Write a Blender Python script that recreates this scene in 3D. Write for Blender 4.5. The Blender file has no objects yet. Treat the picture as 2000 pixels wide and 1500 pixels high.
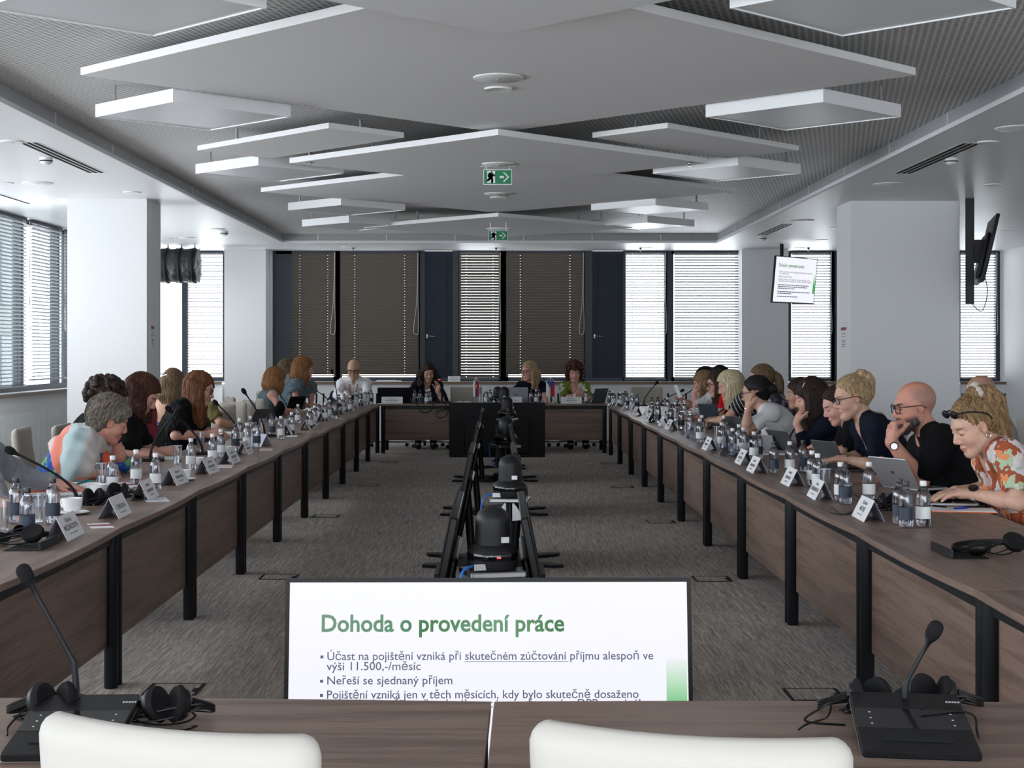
import bpy, math, random
import numpy as np
from mathutils import Vector, Matrix, Euler

# ---------------------------------------------------------------- camera, light, exposure
S = bpy.context.scene
COL = S.collection
FPX, VX, VY, HC = 3100.0, 973.0, 684.0, 1.5      # focal length in px of a 2000x1500 frame, vanishing point, eye height
cam_data = bpy.data.cameras.new('camera')
cam = bpy.data.objects.new('camera', cam_data); COL.objects.link(cam)
cam.location = (0, 0, HC); cam.rotation_euler = (math.pi/2, 0, 0)
cam_data.sensor_width = 36.0; cam_data.lens = FPX/2000*36
cam_data.shift_x = (1000-VX)/2000; cam_data.shift_y = -(750-VY)/2000
cam_data.clip_start = 0.05; cam_data.clip_end = 300
S.camera = cam

S.view_settings.view_transform = 'Standard'
S.view_settings.look = 'None'
S.view_settings.gamma = 1.0
S.view_settings.use_curve_mapping = False
S.view_settings.exposure = 0.0

world = bpy.data.worlds.new('sky'); S.world = world
world.use_nodes = True
_bg = world.node_tree.nodes['Background']
_bg.inputs['Color'].default_value = (0.965, 0.965, 1.0, 1)
_bg.inputs['Strength'].default_value = 9.0

RX0, RX1, RY0, RY1 = -5.9, 8.25, -3.0, 26.0       # the room
ZS, ZU = 3.127, 3.26                              # soffit, upper ceiling
ZSILL = 0.99
def portal(name, loc, rot, sx, sy):
    l = bpy.data.lights.new(name, 'AREA'); l.shape = 'RECTANGLE'; l.size = sx; l.size_y = sy
    l.cycles.is_portal = True
    o = bpy.data.objects.new(name, l); COL.objects.link(o)
    o.location = loc; o.rotation_euler = rot
H2 = math.pi/2
portal('daylight_left', (RX0-0.32, 11.5, 2.05), (0, -H2, 0), 2.1, 29)
portal('daylight_back', (1.2, RY0-0.32, 1.62), (H2, 0, 0), 13.6, 3.0)
portal('daylight_far', (1.2, RY1+0.32, 2.05), (-H2, 0, 0), 13.8, 2.1)

cy = S.cycles
cy.max_bounces = 9; cy.diffuse_bounces = 4; cy.glossy_bounces = 4; cy.transmission_bounces = 8; cy.transparent_max_bounces = 20
cy.caustics_reflective = False; cy.caustics_refractive = False
cy.sample_clamp_indirect = 6.0
cy.use_adaptive_sampling = True; cy.adaptive_threshold = 0.02
cy.use_denoising = True
# ---------------------------------------------------------------- helpers
random.seed(7)
rng = np.random.default_rng(7)
TZ = 0.715                                        # table top height
def W(px, py, Y):                                 # point of the photo at depth Y
    return Vector(((px-VX)*Y/FPX, Y, HC-(py-VY)*Y/FPX))
def T(px, py, z=TZ):                              # point of the photo on a level plane
    Y = FPX*(HC-z)/(py-VY)
    return Vector(((px-VX)*Y/FPX, Y, z))
def TR(px, py, lim):                              # like T, but not past the end of a row of tables
    v = T(px, py)
    return v if v.y <= lim else Vector(((px-VX)*lim/FPX, lim, v.z))
def PX(px, Y): return (px-VX)*Y/FPX
def PZ(py, Y): return HC-(py-VY)*Y/FPX

class MB:
    def __init__(s): s.v = []; s.f = []
    def _add(s, vs, fs, M=None):
        b = len(s.v)
        s.v += [tuple(M @ Vector(p)) for p in vs] if M is not None else [tuple(p) for p in vs]
        s.f += [tuple(i+b for i in f) for f in fs]
        return s
    def box(s, x0, x1, y0, y1, z0, z1, M=None):
        vs = [(x, y, z) for z in (z0, z1) for y in (y0, y1) for x in (x0, x1)]
        return s._add(vs, [(0,2,3,1),(4,5,7,6),(0,1,5,4),(2,6,7,3),(0,4,6,2),(1,3,7,5)], M)
    def quad(s, a, b, c, d): return s._add([a, b, c, d], [(0,1,2,3)])
    def prism(s, poly, z0, z1, M=None):           # outline in xy, counter-clockwise
        n = len(poly)
        vs = [(x, y, z0) for x, y in poly]+[(x, y, z1) for x, y in poly]
        fs = [tuple(range(n-1, -1, -1)), tuple(range(n, 2*n))]
        fs += [(i, (i+1) % n, n+(i+1) % n, n+i) for i in range(n)]
        return s._add(vs, fs, M)
    def bprism(s, poly, z0, z1, b, M=None):       # prism with a small bevel top and bottom (poly must be convex-ish)
        cx = sum(p[0] for p in poly)/len(poly); cy_ = sum(p[1] for p in poly)/len(poly)
        n = len(poly); ins = []
        for i in range(n):
            p0, p1, p2 = poly[i-1], poly[i], poly[(i+1) % n]
            e1 = Vector((p1[0]-p0[0], p1[1]-p0[1])); e2 = Vector((p2[0]-p1[0], p2[1]-p1[1]))
            n1 = Vector((-e1.y, e1.x)); n2 = Vector((-e2.y, e2.x))
            nn = (n1.normalized() if n1.length else Vector((0,0)))+(n2.normalized() if n2.length else Vector((0,0)))
            if nn.length: nn.normalize()
            ins.append((p1[0]+nn.x*b, p1[1]+nn.y*b))
        vs = [(x, y, z0) for x, y in ins]+[(x, y, z0+b) for x, y in poly]+[(x, y, z1-b) for x, y in poly]+[(x, y, z1) for x, y in ins]
        fs = [tuple(range(n-1, -1, -1)), tuple(range(3*n, 4*n))]
        for k in range(3):
            fs += [(k*n+i, k*n+(i+1) % n, (k+1)*n+(i+1) % n, (k+1)*n+i) for i in range(n)]
        return s._add(vs, fs, M)
    def rbox(s, x0, x1, y0, y1, z0, z1, r, M=None, n=4, b=None):   # box with rounded vertical edges
        return s.bprism(rrect(x0, x1, y0, y1, r, n), z0, z1, b if b is not None else min(r*0.4, (z1-z0)*0.3), M)
    def cyl(s, c, r, z0, z1, n=20, M=None):
        poly = [(c[0]+r*math.cos(2*math.pi*i/n), c[1]+r*math.sin(2*math.pi*i/n)) for i in range(n)]
        return s.prism(poly, z0, z1, M)
    def lathe(s, prof, n=24, M=None, close=True):  # prof: (r, z) bottom to top
        vs = []; fs = []
        for r, z in prof:
            vs += [(r*math.cos(2*math.pi*i/n), r*math.sin(2*math.pi*i/n), z) for i in range(n)]
        m = len(prof)
        for k in range(m-1):
            fs += [(k*n+i, k*n+(i+1) % n, (k+1)*n+(i+1) % n, (k+1)*n+i) for i in range(n)]
        if close:
            fs += [tuple(range(n-1, -1, -1)), tuple((m-1)*n+i for i in range(n))]
        return s._add(vs, fs, M)
    def tube(s, pts, r, n=8, M=None, caps=True):
        pts = [Vector(p) for p in pts]
        rs = r if isinstance(r, (list, tuple)) else [r]*len(pts)
        vs = []; fs = []
        up = None
        for i, p in enumerate(pts):
            t = (pts[min(i+1, len(pts)-1)]-pts[max(i-1, 0)])
            if t.length < 1e-9: t = Vector((0, 0, 1))
            t.normalize()
            if up is None:
                up = Vector((0, 0, 1)) if abs(t.z) < 0.9 else Vector((1, 0, 0))
            a = (up - t*up.dot(t))
            if a.length < 1e-6: a = t.orthogonal()
            a.normalize(); b_ = t.cross(a); up = a
            for k in range(n):
                an = 2*math.pi*k/n
                vs.append(p+(a*math.cos(an)+b_*math.sin(an))*rs[i])
        for i in range(len(pts)-1):
            fs += [(i*n+k, i*n+(k+1) % n, (i+1)*n+(k+1) % n, (i+1)*n+k) for k in range(n)]
        if caps:
            fs += [tuple(range(n-1, -1, -1)), tuple((len(pts)-1)*n+k for k in range(n))]
        return s._add(vs, fs, M)
    def sphere(s, c, r, n=16, m=10, M=None):      # r may be a triple
        r = r if isinstance(r, (list, tuple)) else (r, r, r)
        vs = [(c[0], c[1], c[2]-r[2])]; fs = []
        for j in range(1, m):
            ph = -H2+math.pi*j/m
            vs += [(c[0]+r[0]*math.cos(ph)*math.cos(2*math.pi*i/n), c[1]+r[1]*math.cos(ph)*math.sin(2*math.pi*i/n), c[2]+r[2]*math.sin(ph)) for i in range(n)]
        vs.append((c[0], c[1], c[2]+r[2])); e = len(vs)-1
        fs += [(0, 1+(i+1) % n, 1+i) for i in range(n)]
        for j in range(m-2):
            b = 1+j*n
            fs += [(b+i, b+(i+1) % n, b+n+(i+1) % n, b+n+i) for i in range(n)]
        b = 1+(m-2)*n
        fs += [(b+i, b+(i+1) % n, e) for i in range(n)]
        return s._add(vs, fs, M)
    def mesh(s, name, mat, smooth=None):
        me = bpy.data.meshes.new(name); me.from_pydata(s.v, [], s.f)
        if mat is not None: me.materials.append(mat)
        me.update()
        if smooth:
            me.polygons.foreach_set('use_smooth', [True]*len(me.polygons))
            try: me.set_sharp_from_angle(angle=math.radians(smooth if smooth is not True else 35))
            except Exception: pass
        return me
    def build(s, name, mat, parent=None, smooth=None):
        return link(name, s.mesh(name, mat, smooth), parent)

def link(name, data, parent=None):
    o = bpy.data.objects.new(name, data); COL.objects.link(o)
    if parent is not None: o.parent = parent
    return o
def rrect(x0, x1, y0, y1, r, n=4):
    out = []
    for cx, cy_, a0 in ((x1-r, y0+r, -90), (x1-r, y1-r, 0), (x0+r, y1-r, 90), (x0+r, y0+r, 180)):
        for i in range(n+1):
            a = math.radians(a0+90*i/n)
            out.append((cx+r*math.cos(a), cy_+r*math.sin(a)))
    return out
def bez(p0, p1, p2, p3, n=12):
    p0, p1, p2, p3 = map(Vector, (p0, p1, p2, p3)); out = []
    for i in range(n+1):
        t = i/n; u = 1-t
        out.append(p0*u**3+p1*3*u*u*t+p2*3*u*t*t+p3*t**3)
    return out
def crv(pts, n=6):                                # Catmull-Rom through the points
    pts = [Vector(p) for p in pts]; out = []
    for i in range(len(pts)-1):
        a = pts[max(i-1, 0)]; b = pts[i]; c = pts[i+1]; d = pts[min(i+2, len(pts)-1)]
        for k in range(n):
            t = k/n
            out.append(0.5*((2*b)+(c-a)*t+(2*a-5*b+4*c-d)*t*t+(3*b-a-3*c+d)*t**3))
    out.append(pts[-1]); return out
def tag(o, label, cat, group=None, kind=None):
    if label: o['label'] = label
    if cat: o['category'] = cat
    if group: o['group'] = group
    if kind: o['kind'] = kind
    return o
def thing(name, label, cat, loc=(0, 0, 0), rz=0.0, group=None):
    o = bpy.data.objects.new(name, None); COL.objects.link(o); o.empty_display_size = 0.1
    o.location = loc; o.rotation_euler = (0, 0, rz)
    return tag(o, label, cat, group)
def copy_tree(o, parent=None):
    c = o.copy(); COL.objects.link(c)
    if parent is not None: c.parent = parent
    for ch in list(o.children): copy_tree(ch, c)
    return c
def dup(o, loc, rz=0.0, label=None, group=None):
    c = copy_tree(o); c.location = loc; c.rotation_euler = (0, 0, rz)
    if label: c['label'] = label
    if group: c['group'] = group
    return c
def struct(o): o['kind'] = 'structure'; return o
def text(name, body, size, mat, M, parent, bold=0.0, align='LEFT', width=None, space=1.0, sx=1.0):
    cu = bpy.data.curves.new(name, 'FONT'); cu.body = body; cu.size = size
    cu.align_x = align; cu.offset = bold; cu.extrude = 0.0; cu.resolution_u = 3
    tmp = bpy.data.objects.new(name, cu); COL.objects.link(tmp)
    bpy.context.view_layer.update()
    me = bpy.data.meshes.new_from_object(tmp.evaluated_get(bpy.context.evaluated_depsgraph_get()))
    me.name = name; w = tmp.dimensions.x
    bpy.data.objects.remove(tmp); bpy.data.curves.remove(cu)
    me.materials.clear(); me.materials.append(mat)
    if width and w > 0: sx *= width/w
    o = link(name, me, parent); o.matrix_local = M @ Matrix.Diagonal((sx, 1, 1, 1))
    return o
ORD = 'first second third fourth fifth sixth seventh eighth ninth tenth eleventh twelfth thirteenth fourteenth fifteenth sixteenth seventeenth eighteenth nineteenth twentieth'.split()
def ordn(i):
    if i < 20: return ORD[i]
    t = {2: 'twenty', 3: 'thirty', 4: 'forty'}[(i+1)//10]
    return t+'-'+ORD[(i+1) % 10-1] if (i+1) % 10 else {3: 'thirtieth', 4: 'fortieth'}[(i+1)//10]

# ---------------------------------------------------------------- materials
MATS = {}
def mat(name, col, rough=0.6, metal=0.0, spec=0.5, emit=None, es=1.0, alpha=None, bump=None, coat=0.0, sheen=0.0):
    m = bpy.data.materials.new(name); m.use_nodes = True
    b = m.node_tree.nodes['Principled BSDF']
    b.inputs['Base Color'].default_value = (*col, 1); b.inputs['Roughness'].default_value = rough
    b.inputs['Metallic'].default_value = metal; b.inputs['Specular IOR Level'].default_value = spec
    b.inputs['Coat Weight'].default_value = coat; b.inputs['Sheen Weight'].default_value = sheen
    if emit: b.inputs['Emission Color'].default_value = (*emit, 1); b.inputs['Emission Strength'].default_value = es
    MATS[name] = m; m.diffuse_color = (*col, 1)
    if bump:
        sc, st, dist = bump
        n = m.node_tree.nodes; l = m.node_tree.links
        tc = n.new('ShaderNodeTexCoord'); no = n.new('ShaderNodeTexNoise'); bu = n.new('ShaderNodeBump')
        no.inputs['Scale'].default_value = sc; no.inputs['Detail'].default_value = 3
        bu.inputs['Strength'].default_value = st; bu.inputs['Distance'].default_value = dist
        l.new(tc.outputs['Object'], no.inputs['Vector']); l.new(no.outputs['Fac'], bu.inputs['Height']); l.new(bu.outputs['Normal'], b.inputs['Normal'])
    return m
def N(m, t, **kw):
    n = m.node_tree.nodes.new(t)
    for k, v in kw.items():
        if k in n.inputs.keys(): n.inputs[k].default_value = v
        else: setattr(n, k, v)
    return n
def L(m, a, b): m.node_tree.links.new(a, b)
def coords(m, scale=(1, 1, 1), rot=(0, 0, 0), kind='Object'):
    tc = N(m, 'ShaderNodeTexCoord'); mp = N(m, 'ShaderNodeMapping')
    mp.inputs['Scale'].default_value = scale; mp.inputs['Rotation'].default_value = rot
    L(m, tc.outputs[kind], mp.inputs['Vector']); return mp.outputs['Vector']
def ramp(m, fac, stops, interp='LINEAR'):
    r = N(m, 'ShaderNodeValToRGB'); r.color_ramp.interpolation = interp
    e = r.color_ramp.elements
    while len(e) < len(stops): e.new(0.5)
    for el, (p, c) in zip(e, stops): el.position = p; el.color = (*c, 1)
    L(m, fac, r.inputs['Fac']); return r.outputs['Color']
def bsdf(m): return m.node_tree.nodes['Principled BSDF']

def wood(name, scale, dark, light, rough=0.42):
    m = mat(name, light, rough, spec=0.3)
    v = coords(m, scale)
    no = N(m, 'ShaderNodeTexNoise', Scale=1.0, Detail=6.0, Roughness=0.65, Distortion=0.4); L(m, v, no.inputs['Vector'])
    v2 = coords(m, tuple(s*4 for s in scale))
    n2 = N(m, 'ShaderNodeTexNoise', Scale=2.0, Detail=3.0, Roughness=0.7); L(m, v2, n2.inputs['Vector'])
    mx = N(m, 'ShaderNodeMath', operation='ADD'); L(m, no.outputs['Fac'], mx.inputs[0])
    ml = N(m, 'ShaderNodeMath', operation='MULTIPLY'); ml.inputs[1].default_value = 0.35; L(m, n2.outputs['Fac'], ml.inputs[0]); L(m, ml.outputs[0], mx.inputs[1])
    mid = tuple((a+b)/2 for a, b in zip(dark, light))
    c = ramp(m, mx.outputs[0], [(0.42, dark), (0.62, mid), (0.72, light), (0.9, mid)])
    L(m, c, bsdf(m).inputs['Base Color']); return m
WD, WL = (0.105, 0.068, 0.053), (0.235, 0.160, 0.128)
wood('wood_along_y', (14, 0.9, 22), WD, WL)
wood('wood_along_x', (0.9, 14, 22), WD, WL)
mat('wood_edge', (0.2, 0.135, 0.09), 0.5)
mat('white_paint', (0.80, 0.81, 0.82), 0.6, bump=(60, 0.04, 0.01))
mat('soffit_paint', (0.80, 0.805, 0.81), 0.42)
mat('panel_paint', (0.80, 0.80, 0.805), 0.75)
mat('light_housing', (0.82, 0.83, 0.84), 0.5)
mat('light_diffuser', (0.72, 0.74, 0.76), 0.35)
mat('white_plastic', (0.78, 0.78, 0.77), 0.4)
mat('black_metal', (0.008, 0.009, 0.012), 0.42, spec=0.25)
mat('black_plastic', (0.007, 0.007, 0.008), 0.4, spec=0.22)
mat('black_matte', (0.010, 0.010, 0.011), 0.85, spec=0.2)
mat('navy_frame', (0.022, 0.03, 0.045), 0.45)
mat('navy_panel', (0.010, 0.017, 0.032), 0.5, spec=0.3)
mat('chrome', (0.75, 0.75, 0.76), 0.15, metal=1.0)
mat('steel', (0.45, 0.45, 0.46), 0.35, metal=1.0)
mat('slat', (0.115, 0.097, 0.08), 0.5, spec=0.3)
mat('slat_pale', (0.42, 0.45, 0.46), 0.5)
mat('slat_open', (0.16, 0.165, 0.18), 0.5)
mat('cord_white', (0.6, 0.6, 0.6), 0.6)
mat('paper', (0.8, 0.8, 0.82), 0.7)
mat('paper_grey', (0.55, 0.56, 0.6), 0.7)
mat('ink', (0.03, 0.03, 0.05), 0.6)
mat('ink_soft', (0.13, 0.13, 0.17), 0.6)
mat('red_print', (0.28, 0.03, 0.06), 0.6)
mat('cup_white', (0.85, 0.85, 0.85), 0.2)
mat('beige_fabric', (0.40, 0.36, 0.315), 0.85, bump=(500, 0.2, 0.002), sheen=0.2)
mat('beige_fabric_lit', (0.47, 0.45, 0.42), 0.7, bump=(400, 0.08, 0.001))  # beige chair fabric again, paler: the strong foreground light is put into its colour
mat('foam', (0.012, 0.012, 0.013), 0.95, spec=0.15, bump=(900, 0.6, 0.002))
mat('cable_blue', (0.02, 0.16, 0.6), 0.4)
mat('sign_green', (0.0, 0.22, 0.085), 0.5)
mat('sign_white', (0.85, 0.86, 0.85), 0.5)
mat('led_red', (0.5, 0.01, 0.01), 0.4, emit=(1, 0.04, 0.03), es=3.0)
mat('led_green', (0.01, 0.4, 0.05), 0.4, emit=(0.05, 1, 0.15), es=1.5)
mat('navy_label', (0.02, 0.03, 0.055), 0.5)
mat('white_label', (0.75, 0.77, 0.78), 0.5)
mat('cap_white', (0.8, 0.8, 0.8), 0.4)
mat('cap_black', (0.015, 0.015, 0.015), 0.4)
mat('laptop_grey', (0.10, 0.105, 0.115), 0.4, metal=0.4)
mat('card_back', (0.34, 0.36, 0.46), 0.6)
mat('laptop_silver', (0.42, 0.42, 0.44), 0.35, metal=0.5)
mat('flag_white', (0.75, 0.75, 0.78), 0.7)
mat('flag_blue', (0.02, 0.05, 0.28), 0.7)
mat('flag_red', (0.5, 0.015, 0.02), 0.7)
mat('plastic_blue', (0.01, 0.03, 0.45), 0.4)
mat('teal_cloth', (0.0, 0.2, 0.24), 0.7)
mat('orange_board', (0.7, 0.13, 0.02), 0.5)
mat('coral', (0.75, 0.12, 0.06), 0.8)
mat('crimson', (0.22, 0.01, 0.025), 0.85, bump=(40, 0.5, 0.02))
mat('navy_cloth', (0.006, 0.009, 0.020), 0.9, spec=0.15, bump=(300, 0.3, 0.002))

def glassy(name, tint, base_gloss, ior=1.45, edge=0.75):
    """thin clear wall: see-through face on, reflecting towards the rim"""
    m = bpy.data.materials.new(name); m.use_nodes = True; MATS[name] = m
    nt = m.node_tree; nt.nodes.remove(bsdf(m)); out = nt.nodes['Material Output']
    tr = N(m, 'ShaderNodeBsdfTransparent'); tr.inputs['Color'].default_value = (*tint, 1)
    gl = N(m, 'ShaderNodeBsdfGlossy'); gl.inputs['Roughness'].default_value = 0.04; gl.inputs['Color'].default_value = (0.95, 0.96, 1, 1)
    lw = N(m, 'ShaderNodeLayerWeight'); lw.inputs['Blend'].default_value = 0.35
    mr = N(m, 'ShaderNodeMapRange'); mr.inputs['To Min'].default_value = base_gloss; mr.inputs['To Max'].default_value = edge
    mx = N(m, 'ShaderNodeMixShader')
    L(m, lw.outputs['Fresnel'], mr.inputs['Value']); L(m, mr.outputs['Result'], mx.inputs['Fac'])
    L(m, tr.outputs[0], mx.inputs[1]); L(m, gl.outputs[0], mx.inputs[2]); L(m, mx.outputs[0], out.inputs['Surface'])
    return m
glassy('clear_plastic', (0.97, 0.98, 1.0), 0.05, edge=0.65)
glassy('window_glass', (0.9, 0.93, 0.94), 0.02, edge=0.5)
glassy('clear_glass', (0.96, 0.97, 0.98), 0.06, edge=0.7)
glassy('acrylic', (0.80, 0.82, 0.88), 0.08, edge=0.6)
glassy('lens', (0.9, 0.92, 0.95), 0.05, edge=0.4)
glassy('dark_lens', (0.12, 0.1, 0.12), 0.08, edge=0.4)
def _water():
    m = bpy.data.materials.new('water'); m.use_nodes = True; MATS['water'] = m
    nt = m.node_tree; nt.nodes.remove(bsdf(m))
    g = N(m, 'ShaderNodeBsdfGlass'); g.inputs['IOR'].default_value = 1.33; g.inputs['Roughness'].default_value = 0.0
    g.inputs['Color'].default_value = (0.97, 0.985, 1, 1)
    L(m, g.outputs[0], nt.nodes['Material Output'].inputs['Surface'])
_water()
def _carpet():
    m = mat('carpet', (0.15, 0.14, 0.13), 0.95)
    a = N(m, 'ShaderNodeTexNoise', Scale=1.0, Detail=2.0, Roughness=0.6); L(m, coords(m, (260, 9, 1)), a.inputs['Vector'])
    b = N(m, 'ShaderNodeTexNoise', Scale=1.0, Detail=3.0, Roughness=0.6); L(m, coords(m, (95, 2.2, 1)), b.inputs['Vector'])
    c = N(m, 'ShaderNodeTexNoise', Scale=0.8, Detail=2.0); L(m, coords(m, (1, 1, 1)), c.inputs['Vector'])
    s1 = N(m, 'ShaderNodeMath', operation='ADD'); L(m, a.outputs['Fac'], s1.inputs[0]); L(m, b.outputs['Fac'], s1.inputs[1])
    h = N(m, 'ShaderNodeMath', operation='MULTIPLY'); h.inputs[1].default_value = 0.5; L(m, s1.outputs[0], h.inputs[0])
    col = ramp(m, h.outputs[0], [(0.36, (0.17, 0.148, 0.13)), (0.5, (0.36, 0.322, 0.288)), (0.62, (0.60, 0.55, 0.50))])
    mx = N(m, 'ShaderNodeMix', data_type='RGBA', blend_type='MULTIPLY'); mx.inputs['Factor'].default_value = 1
    t = ramp(m, c.outputs['Fac'], [(0.3, (0.86, 0.86, 0.9)), (0.7, (1.06, 1.04, 1.0))])
    L(m, col, mx.inputs['A']); L(m, t, mx.inputs['B']); L(m, mx.outputs['Result'], bsdf(m).inputs['Base Color'])
    bu = N(m, 'ShaderNodeBump', Strength=0.5, Distance=0.006); L(m, h.outputs[0], bu.inputs['Height']); L(m, bu.outputs['Normal'], bsdf(m).inputs['Normal'])
_carpet()
def _perf(name, px, py, base, hole, rot=0.0):
    m = mat(name, base, 0.55)
    v = coords(m, (1/px, 1/py, 1/px), (0, 0, rot))
    sp = N(m, 'ShaderNodeSeparateXYZ'); L(m, v, sp.inputs[0])
    fl = N(m, 'ShaderNodeMath', operation='FLOOR'); L(m, sp.outputs['Y'], fl.inputs[0])
    hf = N(m, 'ShaderNodeMath', operation='MULTIPLY'); hf.inputs[1].default_value = 0.5; L(m, fl.outputs[0], hf.inputs[0])
    xs = N(m, 'ShaderNodeMath', operation='ADD'); L(m, sp.outputs['X'], xs.inputs[0]); L(m, hf.outputs[0], xs.inputs[1])
    def cell(o):
        f = N(m, 'ShaderNodeMath', operation='FRACT'); L(m, o, f.inputs[0])
        s = N(m, 'ShaderNodeMath', operation='SUBTRACT'); s.inputs[1].default_value = 0.5; L(m, f.outputs[0], s.inputs[0])
        p = N(m, 'ShaderNodeMath', operation='POWER'); p.inputs[1].default_value = 2; L(m, s.outputs[0], p.inputs[0]); return p.outputs[0]
    ad = N(m, 'ShaderNodeMath', operation='ADD'); L(m, cell(xs.outputs[0]), ad.inputs[0]); L(m, cell(sp.outputs['Y']), ad.inputs[1])
    c = ramp(m, ad.outputs[0], [(0.10, hole), (0.16, base)])
    L(m, c, bsdf(m).inputs['Base Color']); return m
_perf('ceiling_mesh', 0.044, 0.028, (0.80, 0.79, 0.78), (0.25, 0.24, 0.235), 0.6)
def _sideperf():
    m = mat('side_mesh', (0.34, 0.35, 0.365), 0.5)
    v = coords(m, (60, 60, 60))
    vo = N(m, 'ShaderNodeTexVoronoi', Scale=1.0); vo.inputs['Randomness'].default_value = 0.0; L(m, v, vo.inputs['Vector'])
    c = ramp(m, vo.outputs['Distance'], [(0.28, (0.12, 0.125, 0.13)), (0.36, (0.42, 0.43, 0.445))])
    L(m, c, bsdf(m).inputs['Base Color'])
_sideperf()
M = MATS
# ---------------------------------------------------------------- room shell
def S_(name, mb, m, smooth=None): return struct(mb.build(name, M[m], None, smooth))
YF = RY1
S_('floor', MB().box(RX0-0.3, RX1+0.3, RY0-0.3, RY1+0.3, -0.1, 0.0), 'carpet')
S_('ceiling', MB().box(RX0-0.3, RX1+0.3, RY0-0.3, RY1+0.3, ZU, ZU+0.12), 'ceiling_mesh')
# lowered white border round the raised middle of the ceiling
CX0, CX1, CY0, CY1 = -3.29, 3.34, 1.0, 24.1
sf = MB()
sf.box(RX0, CX0, RY0, RY1, ZS, ZU); sf.box(CX1, RX1, RY0, RY1, ZS, ZU)
sf.box(CX0, CX1, CY1, RY1, ZS, ZU); sf.box(CX0, CX1, RY0, CY0, ZS, ZU)
S_('trim_1', sf, 'soffit_paint')
# perforated band on the inner side of the border, with its white lip below
pb = MB(); e = 0.012
pb.box(CX0, CX0+e, CY0, CY1, ZS+0.035, ZU); pb.box(CX1-e, CX1, CY0, CY1, ZS+0.035, ZU)
pb.box(CX0, CX1, CY1-e, CY1, ZS+0.035, ZU)
S_('trim_2', pb, 'side_mesh')
lip = MB()
lip.box(CX0, CX0+0.03, CY0, CY1, ZS, ZS+0.035); lip.box(CX1-0.03, CX1, CY0, CY1, ZS, ZS+0.035)
lip.box(CX0, CX1, CY1-0.03, CY1, ZS, ZS+0.035)
y = 3.0
while y < CY1:
    lip.box(CX0+e, CX0+e+0.004, y, y+0.012, ZS+0.035, ZU); lip.box(CX1-e-0.004, CX1-e, y, y+0.012, ZS+0.035, ZU); y += 1.75
x = CX0+0.55
while x < CX1:
    lip.box(x, x+0.012, CY1-e-0.004, CY1-e, ZS+0.035, ZU); x += 1.04
S_('trim_3', lip, 'white_paint')

# walls
S_('wall_right', MB().box(RX1, RX1+0.3, RY0-0.3, RY1+0.3, 0, ZU), 'white_paint')
wl = MB().box(RX0-0.3, RX0, RY0-0.3, RY1+0.3, 0, ZSILL-0.045)
S_('wall_left', wl, 'white_paint')
wb = MB().box(RX0, RX1, RY0-0.3, RY0, 0, 0.12)
for x0, x1 in ((RX0, RX0+0.3), (RX1-0.3, RX1), (1.0, 1.6)): wb.box(x0, x1, RY0-0.3, RY0, 0, ZU)
S_('wall_back', wb, 'white_paint')
wf = MB().box(RX0, RX1, YF, YF+0.3, 0, ZSILL-0.045)
YP = 25.55
wf.box(PX(438, YP), PX(519, YP), YP, YF+0.3, 0, ZS); wf.box(PX(519, YP), PX(533, YF), YF-0.05, YF+0.3, 0, ZS)
wf.box(PX(1449, YP), PX(1540, YP), YP, YF+0.3, 0, ZS)
wf.box(PX(1640, YF), PX(1868, YF), YF-0.02, YF+0.3, 0, ZS)
wf.box(PX(1953, YF), RX1, YF-0.02, YF+0.3, 0, ZS)
S_('wall_far', wf, 'white_paint')
# columns
S_('column_left', MB().box(-4.63, -3.775, 17.05, 17.75, 0, ZS), 'white_paint')
cr = MB().prism([(3.84, 17.3), (5.03, 17.3), (5.03, 18.0), (3.84, 18.0)], 0, ZS)
S_('column_right', cr, 'white_paint')

# sills with a light wood edge, and the ribbed covers below them
sl = MB(); se = MB()
def sill_y(x0, x1):
    sl.box(x0, x1, YF-0.22, YF+0.12, ZSILL-0.035, ZSILL); se.box(x0, x1, YF-0.232, YF-0.22, ZSILL-0.045, ZSILL-0.002)
for a, b in ((313, 438), (533, 1449), (1540, 1640)): sill_y(max(PX(a, YF), RX0), PX(b, YF))
sill_y(PX(1868, YF), PX(1975, YF))
sl.box(RX0-0.12, RX0+0.2, RY0, RY1, ZSILL-0.035, ZSILL); se.box(RX0+0.2, RX0+0.212, RY0, YF-0.25, ZSILL-0.045, ZSILL-0.002)
S_('trim_4', sl, 'white_paint'); S_('trim_5', se, 'wood_edge')
cv = MB(); sk = MB()
def cover_y(x0, x1):
    cv.box(x0, x1, YF-0.19, YF-0.01, 0.02, ZSILL-0.046)
    n = max(1, round((x1-x0)/1.05)); w = (x1-x0)/n
    for i in range(n):
        xa = x0+i*w
        cv.box(xa-0.003, xa+0.003, YF-0.196, YF-0.19, 0.02, ZSILL-0.046)
        k = 0
        while True:
            xs = xa+0.16+k*0.115
            if xs > xa+w-0.13: break
            sk.box(xs-0.013, xs+0.013, YF-0.196, YF-0.19, 0.22, 0.80); k += 1
for a, b in ((313, 438), (533, 1449), (1540, 1640), (1868, 1972)): cover_y(max(PX(a, YF), RX0+0.2), PX(b, YF))
S_('trim_6', cv, 'white_paint'); S_('trim_7', sk, 'black_matte')
lc = MB(); lc.box(RX0, RX0+0.16, RY0, YF-0.3, 0.02, ZSILL-0.046)
y = 0.0
while y < 25.4:
    lc.box(RX0+0.16, RX0+0.168, y, y+0.018, 0.08, 0.74); y += 0.05
S_('trim_8', lc, 'white_paint')

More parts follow.
